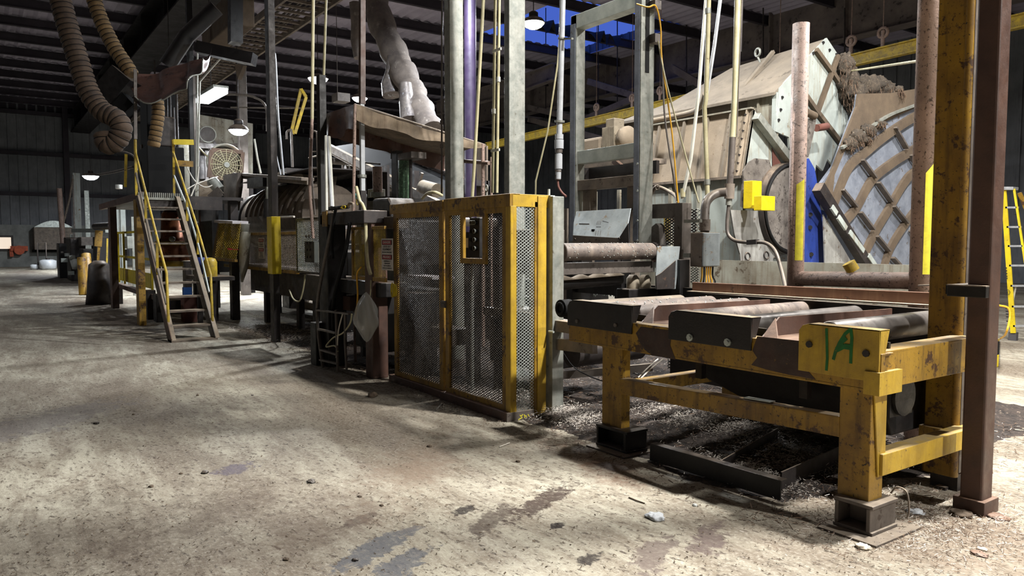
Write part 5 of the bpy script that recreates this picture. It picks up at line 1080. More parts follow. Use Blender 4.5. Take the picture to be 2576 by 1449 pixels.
# ================================================================== FEEDER MACHINE (behind the stairs)
t = T('wall_panel_sheet', 'pale stained sheet wall behind the square fan, lit by the shaded pendant lamp', 'panel')
XP = -23.5; a, b_, c_, d_ = PX(500,288,XP), PX(636,311,XP), PX(636,445,XP), PX(500,450,XP)
b = t.p('sheet', 'pale_dirty'); b.poly([a,b_,c_,d_], (-0.06,0,0)); b = t.p('edge_bar', 'steel_mid'); b.beam(PX(505,372,XP+0.1),PX(620,362,XP+0.1),0.1,0.08)
b = t.p('support_post', 'steel_dark'); b.box(XP-0.3,XP-0.1,b_.y-0.2,b_.y,0,b_.z-0.5); b = t.p('support_post', 'steel_dark'); b.box(XP-0.3,XP-0.1,a.y,a.y+0.2,0,b_.z-0.5)
b = t.p('lower_dark_box', 'steel_dark'); b.poly([PX(503,375,XP+0.4),PX(610,372,XP+0.4),PX(625,445,XP+0.4),PX(503,450,XP+0.4)], (-0.25,0,0)); t.done()  # dark box in front of the sheet's lower part
t = T('box_fan', 'square orange-framed fan with a round dusty wire guard', 'fan')
XF = -20.5; FC = [PX(*p,XF) for p in ((532,374),(611,379),(604,448),(527,446))]
b = t.p('frame', 'fan_frame', bevel=0.0, label='orange-brown square frame')
FC = [PX(532,377,XF),PX(610,383,XF),PX(605,452,XF),PX(526,446,XF)]
for i in range(4): b.beam(FC[i], FC[(i+1)%4], 0.10, 0.09, (1,0,0))
cc = (FC[0]+FC[2])/2; R_ = 0.40
b2 = t.p('mesh', 'pipe_cream', b, label='dusty round wire guard')
for k in range(1,8): b2.ring(cc+V(0.05,0,0),(1,0,0),R_*k/7,0.006,28,4)
for k in range(16): a = math.pi*2*k/16; b2.beam(cc+V(0.05,0,0), cc+V(0.05,math.cos(a)*R_,math.sin(a)*R_), 0.014, 0.01, (1,0,0))
b2 = t.p('dust_screen', 'dust_tan', b); b2.diamond(FC[3]+V(0.03,0.03,0.03),(0,1,0),(0,0,1),(FC[2]-FC[3]).length-0.1,0.68,0.045,0.03,0.012,0.006)
b = t.p('drum_housing', 'pale_dirty', label='pale round housing behind'); b.lathe(cc+V(-0.3,0.02,0.1), [(0.44,0),(0.46,0.02),(0.46,0.24),(0.42,0.24),(0.41,0.02)], 36, (1,0,0))
b = t.p('hub', 'galv'); b.cyl(cc+V(0.04,0,0), cc+V(0.08,0,0), 0.07, 16)
bb = t.each('blade', 'steel_mid')
for k in range(5):
    a = math.pi*2*k/5; u = V(0,math.cos(a),math.sin(a)); w = V(0.3,-math.sin(a),math.cos(a)).normalized(); p = cc+V(-0.1,0,0); bb.add([p+u*0.07-w*0.05,p+u*0.36-w*0.12,p+u*0.36+w*0.12,p+u*0.07+w*0.05],[(0,1,2,3)])
b = t.p('stand', 'steel_dusty'); b.beam(FC[3]-V(0,-0.05,0), FC[3]-V(0,-0.05,0.9), 0.08, 0.08); b.beam(FC[2]-V(0,0.05,0), FC[2]-V(0,0.05,0.9), 0.08, 0.08)
t.done()
t = T('hoist_motor', 'small round hoist motor with a strut left of the shaded pendant lamp', 'motor')
q = PX(518,340,-22.6); b = t.p('drum', 'steel_dark'); b.cyl(q-V(0.2,0,0), q+V(0.2,0,0), 0.22, 18); b = t.p('band', 'galv'); b.ring(q+V(0.2,0,0),(1,0,0),0.22,0.02,18,5); b = t.p('strut', 'steel_dark'); b.beam(PX(528,338,-22.6),PX(541,362,-22.6),0.06,0.06); b = t.p('base', 'steel_dark'); b.box(q.x-0.3,q.x+0.3,q.y-0.3,q.y+0.5,q.z-0.4,q.z-0.26); t.p('post','steel_dark').box(q.x-0.05,q.x+0.05,q.y-0.05,q.y+0.05,0,q.z-0.4); t.done()
# feeder hood with drum
Yd = 5.0
t = T('feeder_hood', 'steel feeder hood with a long top channel above the ribbed drum', 'hood')
b = t.p('top_channel', 'steel_dusty', bevel=0.004); p0, p1 = PY(598,437,Yd), PY(774,452,Yd); zt = (p0.z+p1.z)/2
b.beam(PY(598,438,Yd), PY(774,451,Yd), 0.25, 0.06); b.beam(PY(598,443,Yd), PY(774,458,Yd), 0.03, 0.10)
b = t.p('end_plate', 'steel_mid', label='dark left end plate'); xe = p0.x; b.poly([PX(561,441,xe),PX(598,434,xe),PX(597,470,xe),PX(588,529,xe),PX(564,528,xe)], (0.06,0,0)) if False else b.poly([PD(561,441,17.6),PD(598,434,17.0),PD(597,470,17.0),PD(588,529,17.0),PD(564,528,17.6)], (-0.1,0.15,0))
b = t.p('end_plate', 'steel_dusty', label='slanted right end plate'); b.poly([PY(774,462,Yd+0.1),PY(777,500,Yd+0.1),PY(762,500,Yd+0.1)], (0,0.5,0))
b = t.p('back_plate', 'steel_dark'); b.box(p0.x,p1.x,Yd+1.62,Yd+1.67,2.0,3.1); b.box(p0.x,p1.x,Yd+0.1,Yd+1.65,zt+0.0,zt+0.02)
for px in (672,600): q = PY(px,520,Yd+1.7); t.p('support_leg', 'steel_black').box(q.x-0.08,q.x+0.08,Yd+1.67,Yd+1.8,0,3.0)
b = t.p('inner_beam', 'steel_black'); b.beam(PY(636,462,Yd),PY(676,456,Yd),0.25,0.22); b = t.p('beam_end', 'galv'); b.beam(PY(673,462,Yd-0.15),PY(678,462,Yd-0.15),0.03,0.28)
b = t.p('actuator', 'steel_black'); b.cyl(PY(672,500,Yd-0.3),PY(672,548,Yd-0.3),0.07,12); b = t.p('actuator_rod', 'galv'); b.cyl(PY(672,470,Yd-0.3),PY(672,500,Yd-0.3),0.03,10)
b = t.p('scrap_layer', 'dust_tan'); b.poly([PY(690,442,Yd+0.3),PY(700,433,Yd+0.3),PY(760,438,Yd+0.3),PY(764,446,Yd+0.3)], (0,0.5,0))
t.done()
t = T('ribbed_drum', 'large dusty drum covered by a row of curved fin plates under the feeder hood', 'drum')
xa, xb = PY(612,510,Yd+0.2).x, PY(768,510,Yd+0.2).x; rc = 0.62; zc = PY(690,548,Yd).z+0.02; yc = Yd+0.75
b = t.p('shell', 'steel_dusty'); b.cyl((xa,yc,zc),(xb,yc,zc),rc,36)
nf = 11
for k in range(nf):
    x = xa+0.5+(xb-xa-0.6)*k/(nf-1); f_ = t.p('fin_plate', 'steel_mid' if k < 1 else 'steel_dusty')
    prof = [(rc+0.0,-2),(rc+0.10,0),(rc+0.10,0.02),(rc,0.03)]
    vs = []; n_ = 14
    for j in range(n_+1):
        a = math.radians(-190+115*j/n_) if False else math.radians(175-95*j/n_); hh = 0.05+0.14*(j/n_)**2
        for rr_ in (rc-0.01, rc+hh): 
            for dx in (0,0.03): vs.append((x+dx, yc+math.cos(a)*rr_, zc+math.sin(a)*rr_))
    fs = []
    for j in range(n_): o = j*4; fs += [(o,o+4,o+6,o+2),(o+1,o+3,o+7,o+5),(o+2,o+6,o+7,o+3)]
    o = n_*4; fs.append((o,o+1,o+3,o+2)); f_.add(vs, fs)
b = t.p('end_cap', 'steel_black', label='black left end of the drum'); b.cyl((xa-0.02,yc,zc),(xa-0.4,yc,zc),rc*1.08,30)
b = t.p('front_strip', 'wire_white'); b.tube([PY(690,547,Yd-0.2),PY(740,545,Yd-0.2)],0.02,6)
t.done()
t = T('gear_motor', 'small dusty gear motor tilted against the feeder hood left side', 'motor')
q = PD(540,465,17.2); b = t.p('body', 'galv'); b.cyl(PD(533,455,17.2), PD(552,478,17.2), 0.13, 16); b = t.p('cap', 'pale_green'); b.cyl(PD(530,452,17.2),PD(534,457,17.2),0.10,16)
b = t.p('frame', 'steel_mid'); b.beam(PD(530,500,17.1),PD(556,478,17.1),0.06,0.2); b = t.p('frame', 'steel_mid'); b.beam(PD(533,508,17.0),PD(560,490,17.0),0.04,0.04)
b = t.p('base', 'steel_black'); b.box(q.x-0.9,q.x+0.5,q.y-0.2,q.y+0.4,0.9,2.05); t.done()
t = T('hopper_cone', 'pale dusty hopper cone on a dark shelf left of the gear motor', 'hopper')
b = t.p('cone', 'dust_tan'); b.poly([PD(501,455,18),PD(528,456,18),PD(534,475,18),PD(520,495,18),PD(500,495,18)], (-0.3,0.25,0)); b = t.p('shelf', 'brown'); b.beam(PD(494,500,18),PD(522,505,18),0.4,0.10); b = t.p('shelf_front', 'steel_dark'); b.beam(PD(494,512,18),PD(522,516,18),0.3,0.06)
b = t.p('stand', 'steel_black'); q = PD(508,520,18.1); b.box(q.x-0.35,q.x+0.3,q.y-0.1,q.y+0.3,0,q.z); t.done()
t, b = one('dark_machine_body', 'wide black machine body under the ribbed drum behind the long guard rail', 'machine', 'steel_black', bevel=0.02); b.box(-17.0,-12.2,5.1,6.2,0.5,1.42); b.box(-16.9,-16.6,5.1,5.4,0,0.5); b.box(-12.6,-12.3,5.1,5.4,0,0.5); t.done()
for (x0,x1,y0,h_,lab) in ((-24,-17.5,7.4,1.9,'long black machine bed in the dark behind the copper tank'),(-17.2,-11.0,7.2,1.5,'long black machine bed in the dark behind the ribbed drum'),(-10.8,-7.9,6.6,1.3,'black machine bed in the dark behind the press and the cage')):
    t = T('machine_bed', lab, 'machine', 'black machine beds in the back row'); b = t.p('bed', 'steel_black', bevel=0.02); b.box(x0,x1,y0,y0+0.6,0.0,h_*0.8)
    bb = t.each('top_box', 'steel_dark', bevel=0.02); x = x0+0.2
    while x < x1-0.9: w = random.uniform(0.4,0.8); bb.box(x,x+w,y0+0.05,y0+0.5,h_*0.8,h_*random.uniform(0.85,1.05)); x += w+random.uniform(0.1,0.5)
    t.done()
# guard rail with sign
t = T('guard_rail', 'long low yellow guard rail with mesh panels running left of the black press', 'guard rail')
Yg = 4.3; G = lambda px, py: PY(px,py,Yg)
xs_ = [G(604,630).x, G(616,630).x, G(675,630).x, G(697,630).x, G(745,630).x]; z1, z0 = 1.76, 1.08
b = t.p('top_rail', 'yellow_worn', bevel=0.003); b.box(xs_[0],xs_[-1],Yg,Yg+0.05,z1-0.05,z1)
b = t.p('bottom_rail', 'yellow_worn', bevel=0.003); b.box(xs_[0]-1.3,xs_[-1],Yg,Yg+0.05,z0-0.04,z0+0.02)
for x in xs_[:3]: t.p('stile', 'yellow_worn', bevel=0.003).box(x-0.03,x+0.03,Yg,Yg+0.05,z0,z1)
b = t.p('mesh', 'steel_dusty'); b.diamond((xs_[1]+0.03,Yg+0.03,z0),(1,0,0),(0,0,1),xs_[2]-xs_[1]-0.06,z1-z0-0.05,0.075,0.03,0.010,0.005)
b = t.p('mesh', 'steel_dusty'); b.diamond((xs_[3],Yg+0.03,z0),(1,0,0),(0,0,1),xs_[4]-xs_[3],z1-z0-0.05,0.075,0.03,0.010,0.005)
b = t.p('backing_plate', 'steel_dusty', label='dusty plate behind the mesh'); b.box(xs_[1],xs_[4],Yg+0.5,Yg+0.53,z0+0.1,z1+0.05)
b = t.p('dust_ledge', 'snow_dust', label='white dusty ledge'); b.box(xs_[1]-0.2,xs_[4],Yg+0.05,Yg+0.5,z0-0.02,z0+0.06)
b = t.p('upper_ledge', 'snow_dust'); b.box(xs_[3],xs_[4]+0.5,Yg+0.55,Yg+0.8,z1+0.04,z1+0.16)
b = t.p('machine_skirt', 'steel_dark'); b.box(G(618,700).x,G(800,700).x+0.6,Yg+0.1,Yg+0.5,0.62,z0-0.04)
bb = t.each('leg', 'steel_dark')
for px in (640,720,760): q = G(px,740); bb.box(q.x-0.07,q.x+0.07,Yg+0.2,Yg+0.3,0,0.62)
t.done()
def sign(name, label, x0, x1, z0, z1, y, full):
    t = T(name, label, 'sign'); b = t.p('board', 'sign_white'); b.box(x0,x1,y-0.006,y,z0,z1); w = x1-x0; h = z1-z0; cx = (x0+x1)/2
    r1 = t.p('heading_panel', 'text_black', label='black panel with a red DANGER oval'); r1.box(x0+w*.06,x1-w*.06,y-0.008,y-0.006,z1-h*.20,z1-h*.05)
    r1b = t.p('red_field', 'sign_red', r1); r1b.box(x0+w*.11,x1-w*.11,y-0.009,y-0.008,z1-h*.185,z1-h*.065)
    r2 = t.p('heading_panel', 'text_black', label='black panel with a red PELIGRO oval'); r2.box(x0+w*.06,x1-w*.06,y-0.008,y-0.006,z1-h*.66,z1-h*.51)
    r2b = t.p('red_field', 'sign_red', r2); r2b.box(x0+w*.11,x1-w*.11,y-0.009,y-0.008,z1-h*.645,z1-h*.525)
    tw = t.p('heading_text', 'sign_white'); tb = t.p('body_text', 'text_black'); u, v = (1,0,0), (0,0,1)
    tw.text('DANGER', (cx,y-0.0105,z1-h*.125), u, v, h*.10, w*.66); tw.text('PELIGRO', (cx,y-0.0105,z1-h*.585), u, v, h*.10, w*.66)
    for s_, f, k, ww in (('LOCK OUT',.255,.085,.66),('EQUIPMENT',.345,.085,.76),('BEFORE SERVICING',.435,.05,.84),('SUSPENDA Y',.715,.055,.6),('TRANQUE',.785,.06,.5),('LOS EQUIPOS',.86,.055,.62),('ANTES DE SERVICIO',.935,.05,.82)): tb.text(s_, (cx,y-0.007,z1-h*f), u, v, h*k, w*ww)
    t.done()
q = slab(650,598,664,650,Yg-0.01); sign('safety_sign','small DANGER lock out sign on the far long guard rail mesh',q[0],q[1],q[4],q[5],Yg-0.002,True)
# column with yellow wrap
t = T('steel_column', 'slim dark column with a bright yellow sleeve standing in front of the long guard rail', 'column')
b = t.p('shaft', 'steel_dark', bevel=0.004); b.box(-12.02,-11.84,3.72,3.82,0,ROOF-0.2)
b = t.p('yellow_sleeve', 'yellow_clean', bevel=0.004); b.box(-12.05,-11.81,3.70,3.84,1.08,1.98)
t.done()
t = T('guard_box', 'leaning yellow guard box with open steel mesh left of the long guard rail', 'guard')
b = t.p('frame', 'yellow_worn', bevel=0.004); A, B_, C_, D_ = PD(551,562,15.0), PD(598,565,14.2), PD(594,656,14.2), PD(540,652,15.0)
b.poly([PD(548,560,15.3),A,D_,PD(532,652,15.5)], (0.0,0.12,0)); b.beam(D_, C_, 0.06, 0.05)
b = t.p('mesh', 'yellow_rail'); u = (C_-D_); b.diamond(D_,u,(A-D_),u.length,(A-D_).length,0.10,0.05,0.014,0.006)
b = t.p('dust_cap', 'snow_dust'); b.beam(A+V(0,0.05,0.04), B_+V(0,0.05,0.04), 0.3, 0.05)
b = t.p('leg', 'steel_dark'); b.beam(D_, V(D_.x,D_.y,0), 0.08, 0.08); t.done()
t, b = one('paint_bucket', 'white bucket standing on top of the long guard rail beside the column', 'bucket', 'bucket_white'); q = PD(615,586,14.8); b.lathe((q.x,q.y,q.z), [(0.08,0),(0.105,0.17),(0.115,0.18),(0.1,0.18)], 18); t.done()
t, b = one('tapered_spout', 'long dusty tapered spout pointing down through the left end of the guard rail', 'spout', 'pale_dirty'); p0, p1, p2 = PD(616,586,14.6), PD(614,665,14.5), PD(609,709,14.4); b.tube([p0,p1,p2],0.1,14,True,lambda f: 0.11-0.03*f if f < 0.6 else 0.09-0.17*(f-0.6)); t.done()
t, b = one('red_handle', 'small red lever between the guard box and the guard rail', 'lever', 'sign_red'); b.beam(PD(573,626,14.2),PD(583,627,14.2),0.02,0.03); b.beam(PD(583,627,14.2),PD(600,628,14.2),0.012,0.012); t.done()
# mesh panel with control box
t = T('mesh_guard', 'dark expanded-mesh panel beside the black press left edge', 'guard')
s_ = slab(745,548,800,688,4.0); b = t.p('frame', 'steel_dark'); b.box(s_[0],s_[0]+0.03,4,4.03,s_[4],s_[5]); b.box(s_[0],s_[1],4,4.03,s_[5]-0.03,s_[5]); b.box(s_[0],s_[1],4,4.03,s_[4],s_[4]+0.03)
b = t.p('mesh', 'galv'); b.diamond((s_[0],4.01,s_[4]),(1,0,0),(0,0,1),s_[1]-s_[0],s_[5]-s_[4],0.06,0.032,0.007,0.005); t.done()
t = T('push_button_box', 'black push-button box with a pale chipped side on the dark mesh panel', 'control panel')
s_ = slab(766,608,790,660,3.9); b = t.p('box', 'steel_black', bevel=0.006); b.box(s_[0],s_[1],3.9,3.98,s_[4],s_[5]); b = t.p('side', 'pale_green', label='pale chipped side'); b.box(s_[1],s_[1]+0.015,3.9,3.98,s_[4],s_[5]); 
bb = t.each('button', 'steel_mid')
for i in range(2):
    for j in range(4): bb.cyl((s_[0]+0.1+i*0.12,3.9,s_[4]+0.08+j*0.1),(s_[0]+0.1+i*0.12,3.885,s_[4]+0.08+j*0.1),0.02,10)
b = t.p('dust_top', 'pale_green'); b.box(s_[0],s_[1]+0.02,3.88,3.99,s_[5],s_[5]+0.012); t.done()
pipe('cable','thin tan cable drooping below the dark mesh panel','cable','pipe_cream',[PY(768,690,4.0),PY(765,715,4.0),PY(760,740,4.0),PY(752,758,4.0),PY(738,752,4.1),PY(728,730,4.2)],0.012,6)
t, b = one('concrete_block', 'pale concrete plinth on the floor behind the black press', 'block', 'dust_tan', bevel=0.01); q = PZ(762,775); b.box(q.x-1.2,q.x+0.8,q.y,q.y+0.7,0,0.16); t.done()
# ================================================================== BLACK PRESS
t = T('hydraulic_press', 'tall black hydraulic press machine with hoses left of the mesh cage', 'machine')
Yp = 3.55
b = t.p('side_frame', 'steel_black', bevel=0.01); b.box(-9.35,-9.12,Yp,Yp+0.25,0,1.93)
b = t.p('side_frame', 'brown', bevel=0.01, label='rusty front leg'); b.box(-8.22,-8.02,Yp+0.1,Yp+0.3,0,1.93)
b = t.p('top_beam', 'steel_dark', bevel=0.01); b.box(-9.35,-8.0,Yp,Yp+0.4,1.80,1.95)
b = t.p('lower_beam', 'steel_black', bevel=0.01); b.box(-9.3,-7.9,Yp+0.15,Yp+0.5,0.95,1.12)
b = t.p('main_body', 'steel_black', bevel=0.02); b.box(-9.1,-8.3,Yp+0.35,Yp+1.2,0.25,1.0); 
b = t.p('main_body', 'steel_black', bevel=0.02); b.box(-9.1,-8.25,Yp+0.5,Yp+1.3,1.3,1.85)
b = t.p('foot_block', 'steel_black', bevel=0.01); b.box(-8.0,-7.75,Yp+0.5,Yp+0.8,0,1.0)
b = t.p('foot_block', 'steel_black', bevel=0.01); b.box(-9.5,-9.3,Yp-0.1,Yp+0.2,0,0.55)
b = t.p('chipped_plate', 'yellow_worn', label='chipped yellow corner plate'); b.box(*slab(810,532,822,570,Yp-0.01,0.01))
b = t.p('lower_shelf', 'brown'); b.box(-9.3,-8.9,Yp+0.2,Yp+0.5,0.72,0.9)
b = t.p('grey_bracket', 'galv'); b.box(*slab(897,545,908,572,Yp+0.3,0.05))
b = t.p('angled_leg', 'galv'); b.beam(PY(965,760,Yp+0.6),PY(957,840,Yp+0.6),0.1,0.1)
b = t.p('tray', 'steel_mid'); b.box(-7.95,-7.3,Yp+0.7,Yp+1.0,0.42,0.60)
b = t.p('black_cowl', 'steel_black', bevel=0.03, label='black curved cowl on top'); b.poly([PY(935,560,Yp+0.3),PY(936,500,Yp+0.3),PY(974,497,Yp+0.3),PY(980,512,Yp+0.3),PY(984,565,Yp+0.3)], (0,0.35,0))
b = t.p('valve_block', 'steel_mid', bevel=0.01); b.box(*slab(960,545,990,575,Yp+0.25,0.2))
t.done()
for k, (pts, lab, m_, r) in enumerate((
    ([(838,535),(836,560),(826,610),(812,680),(799,760),(800,820),(808,880),(812,915)],'thick black hydraulic hose bending down the left front of the press','steel_mid',0.022),
    ([(880,560),(872,620),(858,680),(842,740),(838,800),(842,850),(848,895)],'black hydraulic hose hanging in the middle of the press front','rubber',0.024),
    ([(845,520),(835,600),(838,650)],'short black hose tight beside the press top corner','rubber',0.02),
    ([(896,470),(905,505),(912,515),(919,540),(921,600),(925,660),(932,690)],'cream flexible conduit dropping behind the small mesh guard','pipe_cream',0.02),
    ([(908,672),(898,690),(900,740),(897,780),(893,800)],'yellow hose curling out below the small mesh guard','wire_yellow',0.010),
    ([(933,705),(932,735),(930,750)],'thin cord holding the clear plastic bag','pipe_cream',0.006))):
    pipe('hose', lab, 'hose', m_, [PY(x,y,Yp-0.06 if k < 3 else Yp+0.05) for x,y in pts], r, 6)
t = T('yellow_hose_coil', 'small coil of yellow hose hung left of the mesh cage', 'hose')
q = PY(987,730,3.7); 
for k in range(3): t.p('turn', 'yellow_clean').ring(q+V(0.02*k,0.01*k,0), (0.3,1,0), 0.075-0.008*k, 0.009, 20, 6)
t.done()
# ladder frame in front of the press
t = T('steel_ladder', 'short rusty steel ladder frame leaning on the press front', 'ladder')
Q = lambda x,y: PY(x,y,Yp-0.12)
bb = t.each('rail', 'steel_mid')
bb.tube([Q(797,775),Q(801,850),Q(812,925)],0.018,8); bb.tube([Q(845,780),Q(848,870),Q(850,935)],0.018,8); bb.tube([Q(868,785),Q(868,860),Q(872,930)],0.016,8)
bb = t.each('rung', 'steel_mid')
for a, c in (((797,780),(880,790)),((802,828),(846,838)),((808,880),(848,892)),((806,905),(850,915))): bb.beam(Q(*a),Q(*c),0.04,0.02)
t.done()
pipe('cable','brown cable looping through the steel ladder frame','cable','pipe_cream',[Q(850,885),Q(842,870),Q(820,872),Q(838,850),Q(862,838),Q(880,815),Q(885,790)],0.009,6)
pipe('cable','thin pale cable stretched down the middle of the steel ladder frame','cable','wire_white',[Q(862,790),Q(852,830),Q(848,880),Q(846,900)],0.008,5)
# mesh guard with sign
t = T('mesh_guard', 'small yellow mesh guard carrying the large DANGER lock out sign', 'guard')
s_ = slab(883,573,996,703,3.62); x0,x1,_,_,z0,z1 = s_; x0 = -8.62; x1 = -7.70; z0, z1 = 1.14, 1.765; y = 3.66
b = t.p('frame', 'yellow_worn', bevel=0.003); b.box(x0,x1,y,y+0.03,z1-0.035,z1); b.box(x0,x1,y,y+0.03,z0,z0+0.045); b.box(x0,x0+0.04,y,y+0.03,z0,z1)
b = t.p('mesh', 'yellow_rail'); b.diamond((x0+0.03,y+0.015,z0),(1,0,0),(0,0,1),x1-x0-0.03,z1-z0,0.036,0.018,0.0045,0.003)
b = t.p('backing_tray', 'snow_dust'); b.box(x0+0.2,x1,y+0.6,y+0.9,1.15,1.18)
t.done()
q = slab(960,600,988,680,3.64); sign('safety_sign','large DANGER PELIGRO lock out sign wired to the small yellow mesh guard',q[0],q[1],q[4],q[5],3.645,True)
# plastic bag
t, b = one('plastic_bag', 'crumpled clear plastic bag hanging below the small mesh guard', 'bag', 'plastic'); c = PY(922,800,3.45)
def bagf(u, v):
    a, p = u*2*math.pi, v*math.pi; w = math.sin(p)**0.55*(0.7+0.35*math.sin(v*3.0)); d = V(math.cos(a),math.sin(a),0); k = 1+0.22*noise.noise(V(math.cos(a)*2,math.sin(a)*2,v*4))+0.1*math.sin(a*7)*math.sin(p)
    return c+V(d.x*0.19*w*k, d.y*0.10*w*k, 0.29-0.56*v)
b.grid(bagf, 40, 26); t.done()
# vertical cylinders over the press
t = T('hydraulic_cylinder', 'green speckled hydraulic cylinder between dark tie rods above the cage left end', 'hydraulic cylinder')
Yc = 5.0; Qc = lambda x,y: PY(x,y,Yc)
b = t.p('barrel', 'green_cyl'); b.cyl(Qc(1017,398),Qc(1017,500),0.085,22)
b = t.p('head_block', 'steel_mid', bevel=0.005); b.box(*slab(1001,384,1034,400,Yc-0.12,0.24))
bb = t.each('tie_rod', 'steel_dark')
for px, r in ((1004,0.022),(1033,0.022)): bb.cyl(Qc(px,388),Qc(px,502),r,10)
b = t.p('guide_post', 'steel_black'); b.box(*slab(985,380,998,500,Yc+0.1,0.1)); b = t.p('rod_end', 'steel_dark'); b.cyl(Qc(984,375),Qc(984,400),0.008,6)
b = t.p('pedestal', 'steel_black'); q = Qc(1015,500); b.box(q.x-0.35,q.x+0.2,Yc-0.15,Yc+0.2,0,q.z); t.done()
t = T('exhaust_stack', 'short rusty vertical stack with a swivel arm left of the green cylinder', 'pipe')
b = t.p('tube', 'rust_pipe'); b.cyl(Qc(949,420),Qc(950,486),0.075,20); b = t.p('flange', 'galv'); b.cyl(Qc(950,484),Qc(950,496),0.11,20)
b = t.p('swivel_arm', 'steel_dark'); b.beam(Qc(912,409),Qc(955,413),0.03,0.025); b = t.p('arm_post', 'steel_dark'); b.cyl(Qc(915,408),Qc(918,520),0.03,10)
b = t.p('base_box', 'galv', bevel=0.005); b.box(*slab(925,476,940,506,Yc,0.2)); b = t.p('base_block', 'steel_dark'); q = Qc(945,496); b.box(q.x-0.5,q.x+0.3,Yc,Yc+0.4,0,q.z); t.done()
t = T('air_valve', 'teal and white air valve with a yellow strap at the top of the white pipe', 'valve')
b = t.p('body', 'teal'); b.cyl(Qc(896,493),Qc(905,495),0.04,12); b = t.p('gauge', 'tank_white'); b.cyl(Qc(918,493),Qc(919,493)+V(0,-0.03,0),0.045,16); b = t.p('stem', 'galv'); b.cyl(Qc(905,496),Qc(918,493),0.012,8); b = t.p('strap', 'yellow_clean'); b.ring(Qc(900,508),(0,1,0),0.05,0.008,16,5); t.done()
t, b = one('yellow_clip', 'yellow carabiner clip on the bar above the press', 'clip', 'yellow_clean'); b.tube(cr([PY(857,523,3.6),PY(862,518,3.6),PY(869,519,3.6),PY(866,525,3.6),PY(857,523,3.6)],4),0.007,6); t.done()
t = T('press_top_bar', 'black round bar with a hook lying across the top of the press', 'bar'); b = t.p('bar', 'rubber'); b.cyl(PY(822,526,3.65),PY(876,520,3.65),0.025,10); b = t.p('hook', 'steel_dusty'); b.tube(cr([PY(875,520,3.65),PY(880,512,3.65),PY(888,513,3.65),PY(888,522,3.65)],4),0.018,8); t.done()
# ================================================================== UPRIGHTS IN THE MIDDLE
pipe('pipe','left thin cream pipe beside the brightest lamp, rusty in its lower half','pipe','pipe_cream',[PD(788,-20,11),PD(785,300,11)],0.024, extra=lambda t,b: t.p('lower_length','rust_pipe',label='rusty dark lower length').tube([PD(785,300,11),PD(781,400,11),PD(779,480,11),PD(788,600,11)],0.024,10))
pipe('pipe','right thin cream pipe beside the brightest lamp ending at the tarp canopy','pipe','pipe_cream',[PD(821,-20,11.5),PD(814,200,11.5),PD(812,292,11.5)],0.02)
pipe('conduit','bent pale conduit arching right of the dark yellow-sleeved column','pipe','pipe_grey',[PD(681,124,14),PD(688,132,14),PD(693,150,14),PD(699,280,14),PD(705,350,14),PD(713,440,14)],0.02,3)
pipe('conduit','thin pale conduit leaning close behind the dark yellow-sleeved column','pipe','pipe_grey',[PD(687,345,14.5),PD(697,400,14.5),PD(706,440,14.5)],0.014)
pipe('conduit','short white conduit leaning above the right end of the pale sheet wall','pipe','pipe_white',[PD(640,350,17),PD(648,400,17),PD(656,436,17)],0.024)
t = T('tall_post', 'tall post above the tarp canopy, coloured brown where unlit and white where lit', 'post')
b = t.p('unlit_upper_post', 'brown'); b.beam(PD(911,-20,10.2),PD(911,262,10.2),0.07,0.07,(1,0,0)); b = t.p('lit_lower_post', 'tank_white', label='lower length coloured white as if lamplit'); b.beam(PD(910,262,10.2),PD(912,480,10.2),0.055,0.055,(1,0,0)); b = t.p('collar', 'galv'); b.cyl(PD(911,440,10.2),PD(911,447,10.2),0.06,12)  # brown and white put the unlit and lit stretches into the colour
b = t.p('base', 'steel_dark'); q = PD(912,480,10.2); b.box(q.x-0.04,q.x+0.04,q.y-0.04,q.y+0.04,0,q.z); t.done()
t = T('cable_bundle', 'pale vertical cable bundle below the left end of the tarp canopy', 'cables')
for i,(a, c) in enumerate((((820,342),(822,530)),((824,344),(834,520)),((828,344),(838,532)))): t.p('cable', ('pipe_white','pipe_grey','pipe_white')[i]).tube([PD(a[0],a[1],10),PD(c[0],c[1],9.6)],0.02,8)
t.done()
t, b = one('steel_column', 'dark column behind the left end of the tarp canopy', 'column', 'steel_black', bevel=0.005); q = PD(811,420,10.6); b.box(q.x-0.06,q.x+0.06,q.y-0.05,q.y+0.05,0,3.9); t.done()
t = T('wall_ladder', 'thin steel access ladder rising between the dark column and the rusty pipe', 'ladder')
Ql = lambda x,y: PD(x,y,13)
bb = t.each('rail', 'steel_mid'); bb.tube(cr([Ql(784,440),Ql(783,340),Ql(787,331),Ql(794,332),Ql(797,345),Ql(801,470)],4),0.018,6)
bb.tube([Ql(784,440),Ql(792,540)],0.018,6); bb = t.each('rung', 'steel_mid')
for y in (382,424,445,470,500): bb.cyl(Ql(786+(y-380)*0.05,y),Ql(799,y-1),0.012,6)
t.done()
t = T('ladder_hoop', 'thin looped handrail at the top of the middle access opening', 'handrail')
b = t.p('hoop', 'steel_mid'); b.tube(cr([PD(721,350,18),PD(722,332,18),PD(729,328,18),PD(733,335,18),PD(736,420,18)],4),0.03,6); b = t.p('base_box', 'steel_dark'); q = PD(735,425,18); b.box(q.x-0.3,q.x+0.2,q.y-0.2,q.y+0.3,0,q.z); t.done()
